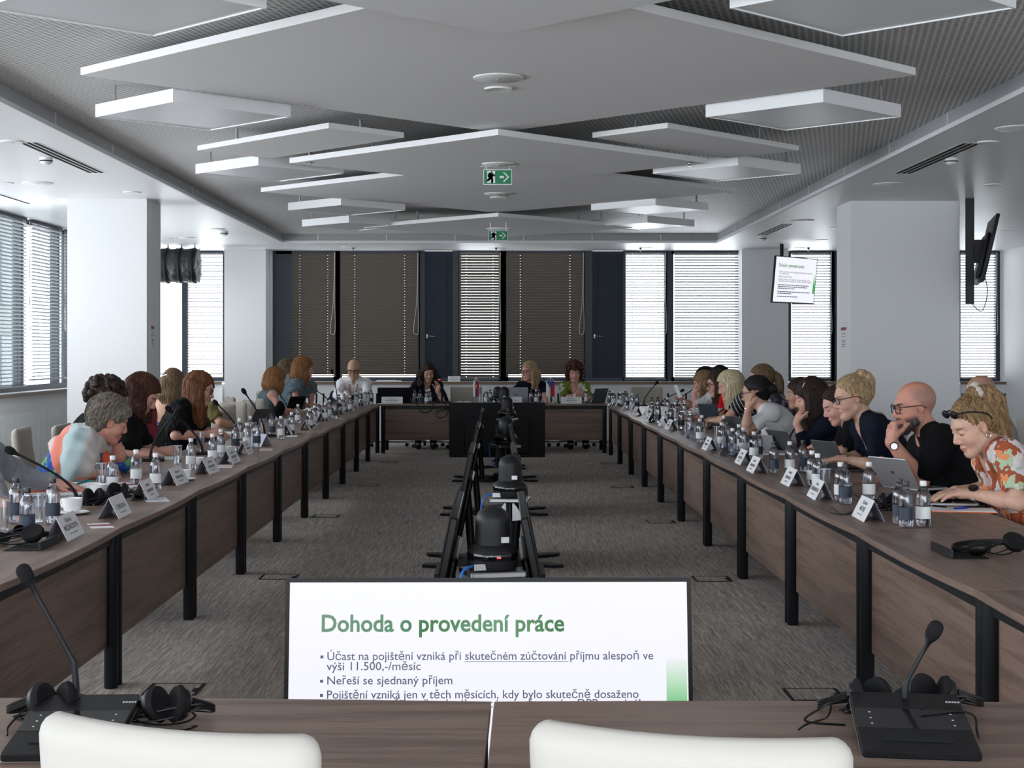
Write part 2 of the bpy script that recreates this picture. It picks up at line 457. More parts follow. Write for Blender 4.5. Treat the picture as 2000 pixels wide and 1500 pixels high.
# ---------------------------------------------------------------- windows: dark frames, panes, blinds
wn = 0
def window(y_plane, frames, panes, solid=(), lateral=False):
    """frames and panes: (a0, a1, z0, z1) along the wall; lateral: the left wall"""
    global wn; wn += 1
    f = MB()
    def bx(mb, a0, a1, z0, z1, d0, d1):
        if lateral: mb.box(y_plane-d1, y_plane-d0, a0, a1, z0, z1)
        else: mb.box(a0, a1, y_plane+d0, y_plane+d1, z0, z1)
    for a0, a1, z0, z1 in frames: bx(f, a0, a1, z0, z1, 0.0, 0.10)
    o = struct(f.build('window_%d' % wn, M['navy_frame']))
    if panes:
        g = MB()
        for a0, a1, z0, z1 in panes: bx(g, a0, a1, z0, z1, 0.055, 0.061)
        p = g.build('glass_pane', M['window_glass'], o)
    for a0, a1, z0, z1 in solid:
        s = MB(); bx(s, a0, a1, z0, z1, 0.02, 0.09)
        i = 0.1
        if a1-a0 > 0.35: bx(s, a0+i, a1-i, z0+i, z1-i, 0.005, 0.02)
        s.build('panel', M['navy_panel'], o)
    return o
def framed(a0, a1, w=0.045, z0=ZSILL, z1=ZS):
    return [(a0, a0+w, z0, z1), (a1-w, a1, z0, z1), (a0+w, a1-w, z0, z0+0.07), (a0+w, a1-w, z1-0.05, z1)], [(a0+w, a1-w, z0+0.07, z1-0.05)]
blinds = []
def blind(label, a0, a1, tilt, zb, m, lateral=None, off=0.06, cords=2, pitch=0.045, w=0.056, loops=True, zt=ZS-0.005, grp='venetian blinds along the windows'):
    """slatted blind a little inside the pane"""
    if lateral is None: t = thing('venetian_blind', label, 'blind', ((a0+a1)/2, YF-off, 0), 0, grp)
    else: t = thing('venetian_blind', label, 'blind', (lateral+off, (a0+a1)/2, 0), H2, grp)
    h = (a1-a0)/2
    MB().box(-h, h, -0.022, 0.022, zt-0.035, zt).build('head_rail', M['navy_frame'], t)
    s = MB(); z = zt-0.06; c, sn = math.cos(tilt)*w/2, math.sin(tilt)*w/2
    while z > zb+0.03:
        nx_, nz_ = sn/(w/2), c/(w/2); cr_ = 0.007 if tilt > 1 else 0.004
        pr = [(-c, sn), (-c*.5-nx_*cr_*.75, sn*.5-nz_*cr_*.75), (-nx_*cr_, -nz_*cr_), (c*.5-nx_*cr_*.75, -sn*.5-nz_*cr_*.75), (c, -sn)]
        for q_, ((y0, dz0), (y1, dz1)) in enumerate(zip(pr[:-1], pr[1:])):
            cuts = [-h, h]
            if q_ == 3 and cords == 2: cuts = [-h, -h*.64-.006, -h*.64+.006, h*.64-.006, h*.64+.006, h]      # holes for the ladder cords
            for xa, xb in zip(cuts[::2], cuts[1::2]): s.quad((xa, y0, z+dz0), (xb, y0, z+dz0), (xb, y1, z+dz1), (xa, y1, z+dz1))
        z -= pitch
    s.build('slats', M[m], t)
    MB().box(-h, h, -0.018, 0.018, zb, zb+0.02).build('bottom_rail', M[m], t)
    cd = MB()
    for i in range(cords):
        x = -h+(2*h)*((i+0.5)/cords if cords > 2 else (0.18, 0.82)[i])
        for yy in (-c-0.002, c+0.002): cd.box(x-0.0015, x+0.0015, yy-0.001, yy+0.001, zb+0.02, zt-0.03)
    cd.build('ladder_cord', M['cord_white' if m == 'slat_open' else 'black_matte'], t)
    if loops:
        pts = crv([(h-0.01, -0.05, zt-0.03), (h-0.03, -0.06, 2.3), (h-0.08, -0.06, 1.85), (h-0.05, -0.07, 1.76), (h+0.0, -0.06, 1.83), (h-0.01, -0.05, 2.4), (h-0.005, -0.05, zt-0.03)], 5)
        MB().tube(pts, 0.0045, 5).build('pull_cord', M['cord_white'], t, True)
    blinds.append(t); return t
def X(px): return PX(px, YF)
# far wall
fr, pn = framed(X(533), X(664)); window(YF, [(X(533), X(574), ZSILL, ZS), (X(652), X(664), ZSILL, ZS)]+fr[2:], [(X(572), X(655), ZSILL+.07, ZS-.05)], [])
window(YF, [(X(655), X(668), ZSILL, ZS)]+framed(X(664), X(820))[0][1:], framed(X(668), X(817))[1])
window(YF, [(X(812), X(830), ZSILL, ZS), (X(884), X(899), ZSILL, ZS)]+[(X(830), X(884), ZSILL, ZSILL+.06)], [], [(X(830), X(884), ZSILL+.06, ZS)])
window(YF, framed(X(895), X(988))[0], framed(X(895), X(988))[1])
window(YF, framed(X(978), X(1142))[0]+[(X(974), X(993), ZSILL, ZS)], framed(X(990), X(1138))[1])
window(YF, [(X(1134), X(1157), ZSILL, ZS)]+[(X(1157), X(1219), ZSILL, ZSILL+.06)], [], [(X(1157), X(1219), ZSILL+.06, ZS)])
window(YF, framed(X(1217), X(1303))[0], framed(X(1217), X(1303))[1])
window(YF, [(X(1300), X(1316), ZSILL, ZS)]+framed(X(1306), X(1450))[0][1:], framed(X(1312), X(1449))[1])
window(YF, framed(X(1540), X(1630))[0]+[(X(1622), X(1640), ZSILL, ZS)], framed(X(1540), X(1630))[1])
window(YF, framed(X(1868), X(1953), .07)[0], framed(X(1868), X(1953))[1])
window(YF, [(RX0, X(320), ZSILL, ZSILL+.07), (X(355), X(367), ZSILL, ZS)]+framed(RX0, X(440))[0], framed(RX0, X(438))[1])
for px in (833, 1160):
    t = thing('window_handle', 'silver lever handle on the dark sash '+('right of the half-open blind' if px > 1000 else 'left of the half-open blind'), 'handle', (X(px), YF-0.005, 1.73))
    MB().box(0, 0.02, -0.012, 0.012, -0.03, 0.03).build('plate', M['steel'], t)
    MB().tube([(0.01, -0.01, 0), (0.01, -0.045, 0), (0.14, -0.045, -0.005)], 0.009, 8).build('lever', M['chrome'], t, True)
CL = 1.2
blind('closed brown blind on the left of the dark far window, beside the blue panel', X(571), X(656), CL, 1.075, 'slat')
blind('wide closed brown blind behind the bald man in a white shirt', X(666), X(818), CL, 1.075, 'slat')
blind('narrow half-open blind with bright gaps in the middle of the far wall', X(896), X(978), 0.80, 1.02, 'slat')
blind('wide closed brown blind behind the two women right of the middle', X(989), X(1140), CL, 1.075, 'slat')
blind('narrow bright open blind right of the dark door sash on the far wall', X(1220), X(1300), 0.30, 1.02, 'slat_open')
blind('wide bright open blind beside the pillar with the hung screen', X(1316), X(1446), 0.42, 1.02, 'slat_open')
blind('bright open blind behind the hung screen, between pillar and thick column', X(1545), X(1622), 0.34, 1.03, 'slat_open')
blind('bright open blind on the far right, behind the ceiling-hung television', X(1872), X(1944), 0.34, 1.03, 'slat_open')
blind('bright open blind behind the black duct, right of its dark mullion', X(368), X(438), 0.26, 1.1, 'slat_open', loops=False)
blind('bright open blind under the black duct, left of its dark mullion', RX0+0.05, X(355), 0.1, 1.1, 'slat_open')
# left wall: one long ribbon of windows
y = RY0
k = 0
while y < YF-0.5:
    y1 = min(y+1.62, YF)
    f, p = framed(y, y1, 0.06)
    if 17.0 < y < 23 and k % 2: f = f+[(y+0.5, y+0.62, ZSILL, ZS)]
    window(RX0, f, p, lateral=True); k += 1; y = y1
blind('open blind on the left window wall nearest the picture edge', 18.15, 19.55, 0.3, 1.05, 'slat_pale', RX0, 0.08)
blind('open blind on the left window wall, second from the picture edge', 19.75, 21.15, 0.3, 1.12, 'slat_pale', RX0, 0.08)
blind('open blind on the left window wall beside the left column', 21.35, 22.8, 0.3, 1.12, 'slat_pale', RX0, 0.08)
# back wall glazing (behind the camera)
for a, b in ((RX0+0.3, -2.3), (-2.3, 1.0), (1.6, 4.7), (4.7, RX1-0.3)):
    f, p = framed(a, b, 0.06, 0.12); window(RY0-0.11, f, p)

# ---------------------------------------------------------------- ceiling pieces
def square45(cx, cy_, h): return [(cx, cy_-h), (cx+h, cy_), (cx, cy_+h), (cx-h, cy_)]
def acoustic(label, poly, z, th, grp):
    o = thing('acoustic_panel', label, 'ceiling panel', (sum(p[0] for p in poly)/len(poly), sum(p[1] for p in poly)/len(poly), z), 0, grp)
    cx, cy_ = o.location.x, o.location.y
    loc = [(a-cx, b-cy_) for a, b in poly]
    MB().bprism(loc, 0, th, 0.002).build('board', M['panel_paint'], o)
    for a, b in loc:
        if abs(a) > abs(b)*.5: MB().cyl((a*0.6, b*0.6), 0.012, th, ZU-z, 8).build('hanger', M['steel'], o)
    return o
GP = 'square ceiling panels along the middle'
def PZc(H): return HC+H
acoustic('nearest low square ceiling panel, only its back corner in view', square45(0, 6.08, 1.72), PZc(1.55), 0.045, GP)
acoustic('largest square ceiling panel at the top, with a wide round disc', square45(0, 9.35, 2.46), PZc(1.62), 0.045, GP)
acoustic('low square ceiling panel that carries the nearer green exit sign', square45(0, 13.16, 1.73), PZc(1.55), 0.045, GP)
acoustic('large square ceiling panel just beyond the nearer exit sign', square45(0, 16.25, 2.43), PZc(1.62), 0.045, GP)
acoustic('farthest low square ceiling panel, above the farther exit sign', square45(0, 20.1, 1.70), PZc(1.55), 0.045, GP)
for sgn, side in ((-1, 'left'), (1, 'right')):
    p = [(sgn*-1*-1*1.22*1, 11.43), (sgn*0.709, 11.95), (sgn*1.9, 13.24), (sgn*2.41, 12.72)]
    if sgn < 0: pass
    else: p = [p[0], p[3], p[2], p[1]]
    if sgn < 0: p = [p[0], p[1], p[2], p[3]]
    acoustic('narrow oblong ceiling panel %s of the nearer exit sign' % side, p, PZc(1.6), 0.04, 'narrow oblong ceiling panels')
lights = [(1.70, 7.2, .65, 'cut by the top of the picture'), (2.03, 10.56, .65, 'beside the largest ceiling panel'), (2.01, 13.95, .65, 'beside the nearer exit sign'),
          (1.68, 17.6, .65, 'fourth from the camera'), (1.81, 19.9, .65, 'farthest from the camera')]
for cx, cy_, h, what in lights:
    for sgn, side in ((-1, 'left'), (1, 'right')):
        t = thing('ceiling_light', 'square white ceiling light in the %s row, %s' % (side, what), 'ceiling light', (sgn*cx, cy_, HC+1.55), 0, 'square ceiling lights hung cornerwise')
        h_ = MB()
        for i in range(4):
            a, b = square45(0, 0, h)[i], square45(0, 0, h)[(i+1) % 4]
            ai, bi = square45(0, 0, h-0.016)[i], square45(0, 0, h-0.016)[(i+1) % 4]
            h_.prism([a, b, bi, ai], 0, 0.085)
        h_.prism(square45(0, 0, h-0.016), 0.07, 0.085)
        h_.build('housing', M['light_housing'], t)
        MB().prism(square45(0, 0, h-0.017), 0.006, 0.02).build('diffuser', M['light_diffuser'], t)
        for a, b in square45(0, 0, h*0.8): MB().cyl((a, b), 0.01, 0.085, ZU-(HC+1.55), 8).build('hanger', M['steel'], t)
def disc(label, x, y, z, r, small=False, th=0.012):
    t = thing('ceiling_disc' if not small else 'ceiling_speaker', label, 'ceiling fitting', (x, y, z), 0, 'round white ceiling fittings')
    if small:
        MB().lathe([(r*0.72, -th*0.6), (r, -th), (r, 0)], 28).build('rim', M['white_plastic'], t, 30)
        MB().lathe([(0.001, -th*0.55), (r*0.75, -th*0.55), (r*0.75, -th*0.2)], 28).build('mesh_cover', M['light_diffuser'], t, 30)
    else:
        MB().lathe([(0.001, -th), (r*0.94, -th), (r, -th*0.5), (r, 0)], 36).build('plate', M['white_plastic'], t, 40)
        MB().lathe([(0.001, -th-0.004), (0.012, -th-0.003), (0.012, -th)], 12).build('sensor', M['steel'], t, 40)
    return t
z1, z2 = PZc(1.62), PZc(1.55)
disc('wide round white disc under the largest ceiling panel', 0, 3100*1.62/533, z1, 0.148)
disc('small round speaker behind the widest disc', 0, 3100*1.62/511.5, z1, 0.085, True)
disc('round white disc just above the nearer exit sign', 0, 3100*1.55/364, z2, 0.135)
disc('round white disc between the two exit signs', 0, 3100*1.62/306, z1, 0.145)
disc('small round speaker between the two exit signs', 0, 3100*1.62/299, z1, 0.085, True)
disc('round white disc just above the farther exit sign', 0, 3100*1.55/238.5, z2, 0.13)
for px, py, r, sm, lab in ((74, 357, .15, 0, 'wide disc in the left ceiling border before the column'), (258, 375, .09, 0, 'small disc beside the left column top'),
        (24, 276, .09, 0, 'small disc at the left picture edge beside the long slot vent'), (366, 464, .12, 0, 'round disc in the left ceiling border behind the column'), (425, 447, .1, 0, 'small disc left of the farther left smoke detector'),
        (1735, 359, .15, 0, 'wide disc in the right ceiling border before the column'), (1990, 250, .17, 0, 'widest disc at the right picture edge'), (1930, 277, .085, 1, 'small fitting below the right edge disc'),
        (1567, 430, .15, 0, 'wide disc in the right ceiling border beyond the second vent'), (972, 485, .15, 0, 'flat disc over the far windows below the farther exit sign'),
        (1640, 444, .12, 0, 'small disc touching the right column')):
    P = T(px, py, ZS); disc('round white fitting, '+lab, P.x, P.y, ZS, r, bool(sm), 0.01)
for px, py, lab in ((100, 391, 'left of the left column'), (8, 357, 'at the left picture edge'), (325, 466, 'behind the left column'), (1940, 360, 'right of the right column top'), (1967, 450, 'far right beyond the hung television'),
        (1605, 468, 'beside the right column'), (1562, 484, 'over the hung slide screen'), (1264, 484, 'over the bright far window'), (677, 482, 'over the wide closed blind')):
    P = T(px, py, ZS)
    t = thing('downlight', 'small recessed downlight in the ceiling border, '+lab, 'downlight', (P.x, P.y, ZS), 0, 'recessed downlights')
    MB().lathe([(0.065, -0.004), (0.09, -0.008), (0.09, 0)], 24).build('ring', M['white_plastic'], t, 40)
    MB().lathe([(0.001, -0.002), (0.066, -0.003), (0.066, 0)], 24).build('reflector', M['steel'], t, 40)
for px, py, lab in ((90, 308, 'left beside the long slot vent'), (438, 452, 'left, behind the column'), (1858, 309, 'right beside the long slot vent'), (1490, 462, 'right, at the farther slot vent')):
    P = T(px, py, ZS)
    t = thing('smoke_detector', 'white smoke detector on the ceiling border, '+lab, 'smoke detector', (P.x, P.y, ZS), 0, 'smoke detectors')
    MB().lathe([(0.05, -0.012), (0.055, 0)], 24).build('base', M['white_plastic'], t, 40)
    MB().lathe([(0.001, -0.058), (0.03, -0.056), (0.05, -0.04), (0.056, -0.02), (0.05, -0.012)], 24).build('head', M['white_plastic'], t, 50)
    MB().lathe([(0.0525, -0.034), (0.0562, -0.026), (0.0525, -0.02)], 24, close=False).build('slot', M['black_matte'], t, 50)
for x, y0, y1, lab in ((-3.68, 12.4, 14.55, 'long slotted air vent in the left ceiling border'), (3.72, 12.45, 14.6, 'long slotted air vent in the right ceiling border'), (3.72, 20.4, 22.4, 'slotted air vent in the right border near the far wall'), (-5.2, 14.6, 17.6, 'thin slotted air vent beside the left windows')):
    t = thing('slot_vent', lab, 'air vent', (x, (y0+y1)/2, ZS), 0)
    h = (y1-y0)/2; w = 0.085 if x > -5 else 0.05
    f = MB()
    f.box(-w, w, -h, h, -0.002, 0.0)
    f.build('frame', M['white_plastic'], t)
    s = MB()
    for i in range(3 if w > .06 else 1):
        c = (i-1)*0.052 if w > .06 else 0
        s.box(c-0.013, c+0.013, -h+0.02, h-0.02, -0.005, -0.0021)
    s.build('slot', M['black_matte'], t)
# sprinklers through the panel
for sgn, side in ((-1, 'left'), (1, 'right')):
    P = W(605 if sgn < 0 else 1347, 312, 13.1)
    t = thing('sprinkler', 'chrome sprinkler head below the %s corner of a ceiling panel' % side, 'sprinkler', (P.x, P.y, P.z), 0, 'sprinklers')
    MB().cyl((0, 0), 0.014, 0, ZU-P.z, 12).build('pipe', M['steel'], t, 40)
    MB().lathe([(0.012, -0.055), (0.008, -0.03), (0.02, -0.028), (0.034, -0.02), (0.034, -0.016), (0.012, 0.0)], 16).build('head', M['chrome'], t, 40)
for px, py in ((690, 491), (969, 491), (1251, 493), (1579, 492)):
    P = W(px, py, 25.2)
    t = thing('sprinkler', 'tiny chrome sprinkler under the ceiling border at the far windows, %s' % {690: 'over the wide left blind', 969: 'over the half-open blind', 1251: 'over the bright window', 1579: 'beside the hung screen'}[px], 'sprinkler', (P.x, P.y, ZS), 0, 'sprinklers')
    MB().lathe([(0.018, -0.05), (0.01, -0.03), (0.022, -0.012), (0.03, 0)], 12).build('head', M['chrome'], t, 40)

# ---------------------------------------------------------------- exit signs
def exit_sign(label, Y, px0, px1, py0, py1, ztop):
    x0, x1, z1_, z0_ = PX(px0, Y), PX(px1, Y), PZ(py0, Y), PZ(py1, Y)
    w, h = x1-x0, z1_-z0_
    t = thing('exit_sign', label, 'exit sign', ((x0+x1)/2, Y, z0_), 0, 'green running-man exit signs')
    MB().box(-w*0.62, w*0.62, -0.02, 0.02, h+0.02, h+0.028).build('rail', M['white_plastic'], t)
    for s in (-1, 1): MB().box(s*w*0.4-0.004, s*w*0.4+0.004, -0.004, 0.004, h, ztop-z0_).build('hanger', M['steel'], t)
    MB().box(-w/2, w/2, -0.008, 0.008, 0, h).build('board', M['sign_white'], t)
    MB().box(-w/2+0.006, w/2-0.006, -0.0095, -0.008, 0.006, h-0.006).build('green_field', M['sign_green'], t)
    u = h
    def pt(a, b): return (-w/2+a*w, -0.0105, b*u)
    def poly(mb, pts):
        n = len(mb.v); mb.v += [pt(*p) for p in pts]; mb.f.append(tuple(range(n, n+len(pts))))
    d = MB(); poly(d, [(.13, .12), (.41, .12), (.41, .9), (.13, .9)]); d.build('doorway', M['sign_white'], t)
    a = MB(); poly(a, [(.57, .43), (.72, .43), (.72, .57), (.57, .57)]); poly(a, [(.68, .2), (.74, .2), (.90, .5), (.84, .5)]); poly(a, [(.84, .5), (.90, .5), (.74, .8), (.68, .8)])
    a.build('arrow', M['sign_white'], t)
    r = MB()
    def limb(p, q, wd):
        dx, dy = (q[0]-p[0])*w, (q[1]-p[1])*u; l = math.hypot(dx, dy); nx, ny = -dy/l*wd/2/w, dx/l*wd/2/u
        poly(r, [(p[0]+nx, p[1]+ny), (p[0]-nx, p[1]-ny), (q[0]-nx, q[1]-ny), (q[0]+nx, q[1]+ny)])
    poly(r, [(.295+.032*math.cos(k*.785), .82+.032*w/u*math.sin(k*.785)) for k in range(8)])
    limb((.28, .76), (.24, .48), .034*w/.235*1.2); limb((.27, .73), (.17, .64), .016); limb((.17, .64), (.19, .5), .014); limb((.28, .72), (.36, .58), .016); limb((.36, .58), (.42, .62), .014)
    limb((.24, .5), (.32, .36), .022); limb((.32, .36), (.30, .12), .018); limb((.24, .5), (.2, .3), .022); limb((.2, .3), (.1, .28), .018)
    r.build('running_man', M['sign_green'], t)
    return t
exit_sign('nearer green exit sign with running man and arrow', 13.4, 944, 1000, 331, 361, PZc(1.55))
exit_sign('farther, smaller green exit sign with running man and arrow', 19.3, 954, 992, 450, 470.5, PZc(1.55))

# ---------------------------------------------------------------- black duct, column notices
dY = 24.6
dt = thing('wrapped_duct', 'black wrapped duct hanging under the ceiling behind the left column', 'duct', (PX(313, dY), dY, PZ(519, dY)))
R_ = 34*dY/3100; Lx = PX(388, dY)-PX(313, dY)
prof = []
MX = Matrix.Rotation(H2, 4, 'Y')
for i in range(30):
    zz = -0.75+(Lx+0.75)*i/29
    prof.append((R_*(0.97+0.03*math.sin(zz*30)+0.02*math.sin(zz*77)), zz))
MB().lathe(prof, 32, MX).build('duct_body', mat('bin_liner', (0.02, 0.02, 0.022), 0.35, bump=(14, 0.8, 0.03)), dt, 60)
for zz in (0.12, 0.33, Lx-0.06):
    MB().lathe([(R_*1.02, zz-0.02), (R_*1.05, zz), (R_*1.02, zz+0.02)], 32, MX, close=False).build('strap', M['black_plastic'], dt, 60)
for xx in (0.12, 0.33, Lx-0.06): MB().cyl((xx, 0), 0.012, R_*0.9, ZS-dt.location.z, 8).build('hanger', M['steel'], dt, 60)
wr = MB()
for k in range(3):
    a = k*math.pi/3+0.4
    wr.tube([(Lx+0.01, R_*1.02*math.cos(a), R_*1.02*math.sin(a)), (Lx+0.012, -R_*1.02*math.cos(a), -R_*1.02*math.sin(a))], 0.006, 6)
wr.build('end_wire', M['steel'], dt, True)
def notice(label, x, y0, y1, z0, z1, face):
    t = thing('notice', label, 'notice', (x, (y0+y1)/2, z0)); s = face; h = (y1-y0)/2; H_ = z1-z0
    MB().box(0 if s > 0 else -0.004, 0.004 if s > 0 else 0, -h, h, 0, H_).build('sheet', M['paper'], t)
    b = MB(); X0 = 0.0045*s
    def r(a0, a1, c0, c1): b.quad((X0, -h+a0*2*h, c0*H_), (X0, -h+a1*2*h, c0*H_), (X0, -h+a1*2*h, c1*H_), (X0, -h+a0*2*h, c1*H_))
    r(.1, .9, .72, .82); b.build('red_band', M['red_print'], t)
    b = MB()
    for c in (.6, .5, .35, .3, .22, .15): r(.25, .75, c, c+.02)
    b.build('text_lines', M['ink_soft'], t)
notice('narrow white notice with a red band on the left column side', -3.775, 17.22, 17.42, PZ(683, 17.3), PZ(627, 17.3), 1)
notice('narrow white notice with a red band on the right column side', 3.84, 17.45, 17.8, PZ(686, 17.6), PZ(629, 17.6), -1)

# pale office building across the street, seen through the left windows
bd = thing('street_building', 'pale office facade across the street, seen through the left windows', 'building', (-22, 42, 0))
MB().box(-6, 6, -12, 11, -8, 16).build('facade', mat('facade', (0.075, 0.085, 0.078), 0.8), bd)
for zz in range(-6, 16, 3):
    for yy in range(-11, 11, 2):
        MB().box(6.0, 6.05, yy, yy+1.3, zz, zz+2.0).build('facade_window', M['navy_frame'], bd) if 28 < 42+yy < 56 and -3 < zz < 7 else None
# ---------------------------------------------------------------- tables
def boat(Lh, x_in, x_out, bulge, n=10, r=0.03):
    """outline in xy (long axis y) with both long sides bowed outward"""
    pts = []
    for i in range(n+1):
        t = -1+2*i/n; pts.append((x_out+bulge*(1-t*t), t*Lh))
    for i in range(n+1):
        t = 1-2*i/n; pts.append((x_in-bulge*(1-t*t), t*Lh))
    return pts
def make_table(Ln, label, along='y', depth=0.80, grp=None, apron=True):
    """origin at the middle of its aisle side, aisle at -x; long axis y"""
    t = thing('conference_table', label, 'table', (0, 0, 0), 0, grp)
    h = Ln/2-0.0012
    wm = M['wood_along_y']
    MB().bprism(boat(h, -0.015, depth-0.03, 0.022), TZ-0.026, TZ, 0.003).build('tabletop', wm, t, 30)
    for y in (-h+0.036, h-0.036):
        for x, nm in ((0.031, 0), (depth-0.06, 1)):
            MB().lathe([(0.028, 0), (0.031, 0.004), (0.031, TZ-0.03), (0.02, TZ-0.027)], 18, Matrix.Translation((x, y, 0))).build('leg', M['black_metal'], t, 40)
    fr = MB(); fr.box(0.02, 0.045, -h+0.06, h-0.06, TZ-0.075, TZ-0.035)
    fr.box(depth-0.07, depth-0.045, -h+0.06, h-0.06, TZ-0.075, TZ-0.035)
    for y in (-h+0.036, h-0.036): fr.box(0.03, depth-0.05, y-0.015, y+0.015, TZ-0.075, TZ-0.03)
    fr.build('frame_rail', M['black_metal'], t)
    if apron:
        P = Matrix(((0, 0, 1, 0.044), (1, 0, 0, 0), (0, 1, 0, 0), (0, 0, 0, 1)))    # outline (y, z) extruded in x
        MB().bprism(rrect(-h+0.02, h-0.02, 0.185, TZ-0.075, 0.03, 5), 0, 0.016, 0.0015, P).build('modesty_panel', wm, t, 30)
    return t
GTR, GTL = 'tables of the right row', 'tables of the left row'
RJ = [4650*(1.496e-3+.376e-3*j) for j in range(-3, 10)]
LJ = [4650*(1.524e-3+.3853e-3*j) for j in range(-3, 10)]
LX = lambda y: -1.708-(y-7.1)*0.0028
RXT = 1.578
proto_t = make_table(RJ[1]-RJ[0], '')
def tlabel(side, k, n):
    w = ['nearest', 'second', 'third', 'fourth', 'fifth', 'sixth', 'seventh', 'eighth', 'ninth', 'tenth', 'eleventh', 'twelfth'][k]
    return ('%s wood-topped table of the %s row' % (w if k < n-1 else 'farthest', side))+(' from the camera' if 0 < k < n-1 else '')
for j in range(11):
    y0, y1 = RJ[j+1], RJ[j+2]
    o = proto_t if j == 0 else copy_tree(proto_t)
    o.location = (RXT, (y0+y1)/2, 0); o['label'] = tlabel('right', j, 11); o['group'] = GTR
proto_l = None
for j in range(11):
    y0, y1 = LJ[j+1], LJ[j+2]
    if proto_l is None: proto_l = make_table(y1-y0, ''); o = proto_l
    else: o = copy_tree(proto_l)
    yc = (y0+y1)/2
    o.location = (LX(yc)+0.02, yc, 0); o.rotation_euler = (0, 0, math.pi+0.0028); o['label'] = tlabel('left', j, 11); o['group'] = GTL
# far head table: two tables, aisle side towards the camera
fw = (1.572+1.732)/2
for i, x in enumerate((-1.715+fw/2, -1.715+fw*1.5)):
    o = make_table(fw, 'head table by the far wall, %s half' % ('left' if i == 0 else 'right'), depth=0.82, grp='head tables')
    o.location = (x, 23.12, 0); o.rotation_euler = (0, 0, H2)
# nearest tables across the bottom of the picture
for i, s in enumerate((-1, 1)):
    o = make_table(1.55, 'wooden table across the bottom of the picture, %s of the joint' % ('left' if s < 0 else 'right'), depth=0.8, grp='nearest cross tables')
    o.location = (-0.013+s*0.777*math.cos(-0.019), 3.563+s*0.777*math.sin(-0.019)-0.0, 0); o.rotation_euler = (0, 0, -H2-0.019)
    o.location.x -= 0.0; o.location.y -= 0.03

# white-topped table of the second row on the right
t = thing('side_table', 'white-topped table behind the ponytailed woman, at the right edge', 'table', (5.3, 14.6, 0))
MB().rbox(-0.35, 0.9, -0.7, 0.7, TZ-0.03, TZ, 0.03).build('tabletop', M['white_plastic'], t, 40)
for x, y in ((-0.28, -0.6), (0.8, -0.6), (-0.28, 0.6), (0.8, 0.6)):
    MB().cyl((x, y), 0.025, 0, TZ-0.03, 12).build('leg', M['black_metal'], t, 40)
P = Matrix(((1, 0, 0, 0), (0, 0, 1, -0.62), (0, 1, 0, 0), (0, 0, 0, 1)))
MB().box(-0.25, 0.75, -0.61, -0.595, 0.2, 0.6).build('modesty_panel', M['wood_along_x'], t)

# ---------------------------------------------------------------- chairs
def pad(w0, w1, h, th, r, bow, n=16, m=26):
    """upholstered back: width w0 at the bottom, w1 at the top, bowed; local x wide, z up, front face at -y"""
    mb = MB(); rows = []
    VV = [0.5-0.5*math.cos(math.pi*j/m) for j in range(m+1)]
    UU = [-math.cos(math.pi*i/n) for i in range(n+1)]
    for j in range(m+1):
        v = VV[j]
        w = (w0+(w1-w0)*v)/2
        dv = min(v, 1-v)*h
        cut = 0.0 if dv >= r else r-math.sqrt(max(0, r*r-(r-dv)**2))
        ww = w-cut
        row = []
        for i in range(n+1):
            u = UU[i]
            row.append((u*ww, bow*(1-u*u)+0.03*math.sin(v*2.6), v*h))
        rows.append(row)
    fr, bk = [], []
    for j, row in enumerate(rows):
        for i, p in enumerate(row):
            u = UU[i]; v = VV[j]
            e = math.sqrt(min(1.0, min((1-abs(u))*w1/2, min(v, 1-v)*h)/0.022+0.04))
            fr.append((p[0], p[1]-th/2*e, p[2])); bk.append((p[0], p[1]+th/2*e, p[2]))
    N1 = len(fr); k = n+1
    mb.v = fr+bk
    for j in range(m):
        for i in range(n):
            a = j*k+i
            mb.f.append((a, a+1, a+1+k, a+k)); mb.f.append((N1+a, N1+a+k, N1+a+1+k, N1+a+1))
    edge = [i for i in range(n)]+[j*k+n for j in range(m)]+[m*k+i for i in range(n, 0, -1)]+[j*k for j in range(m, 0, -1)]
    for q in range(len(edge)):
        a, b = edge[q], edge[(q+1) % len(edge)]
        mb.f.append((b, a, N1+a, N1+b))
    return mb
mat('seam_grey', (0.28, 0.27, 0.25), 0.8)
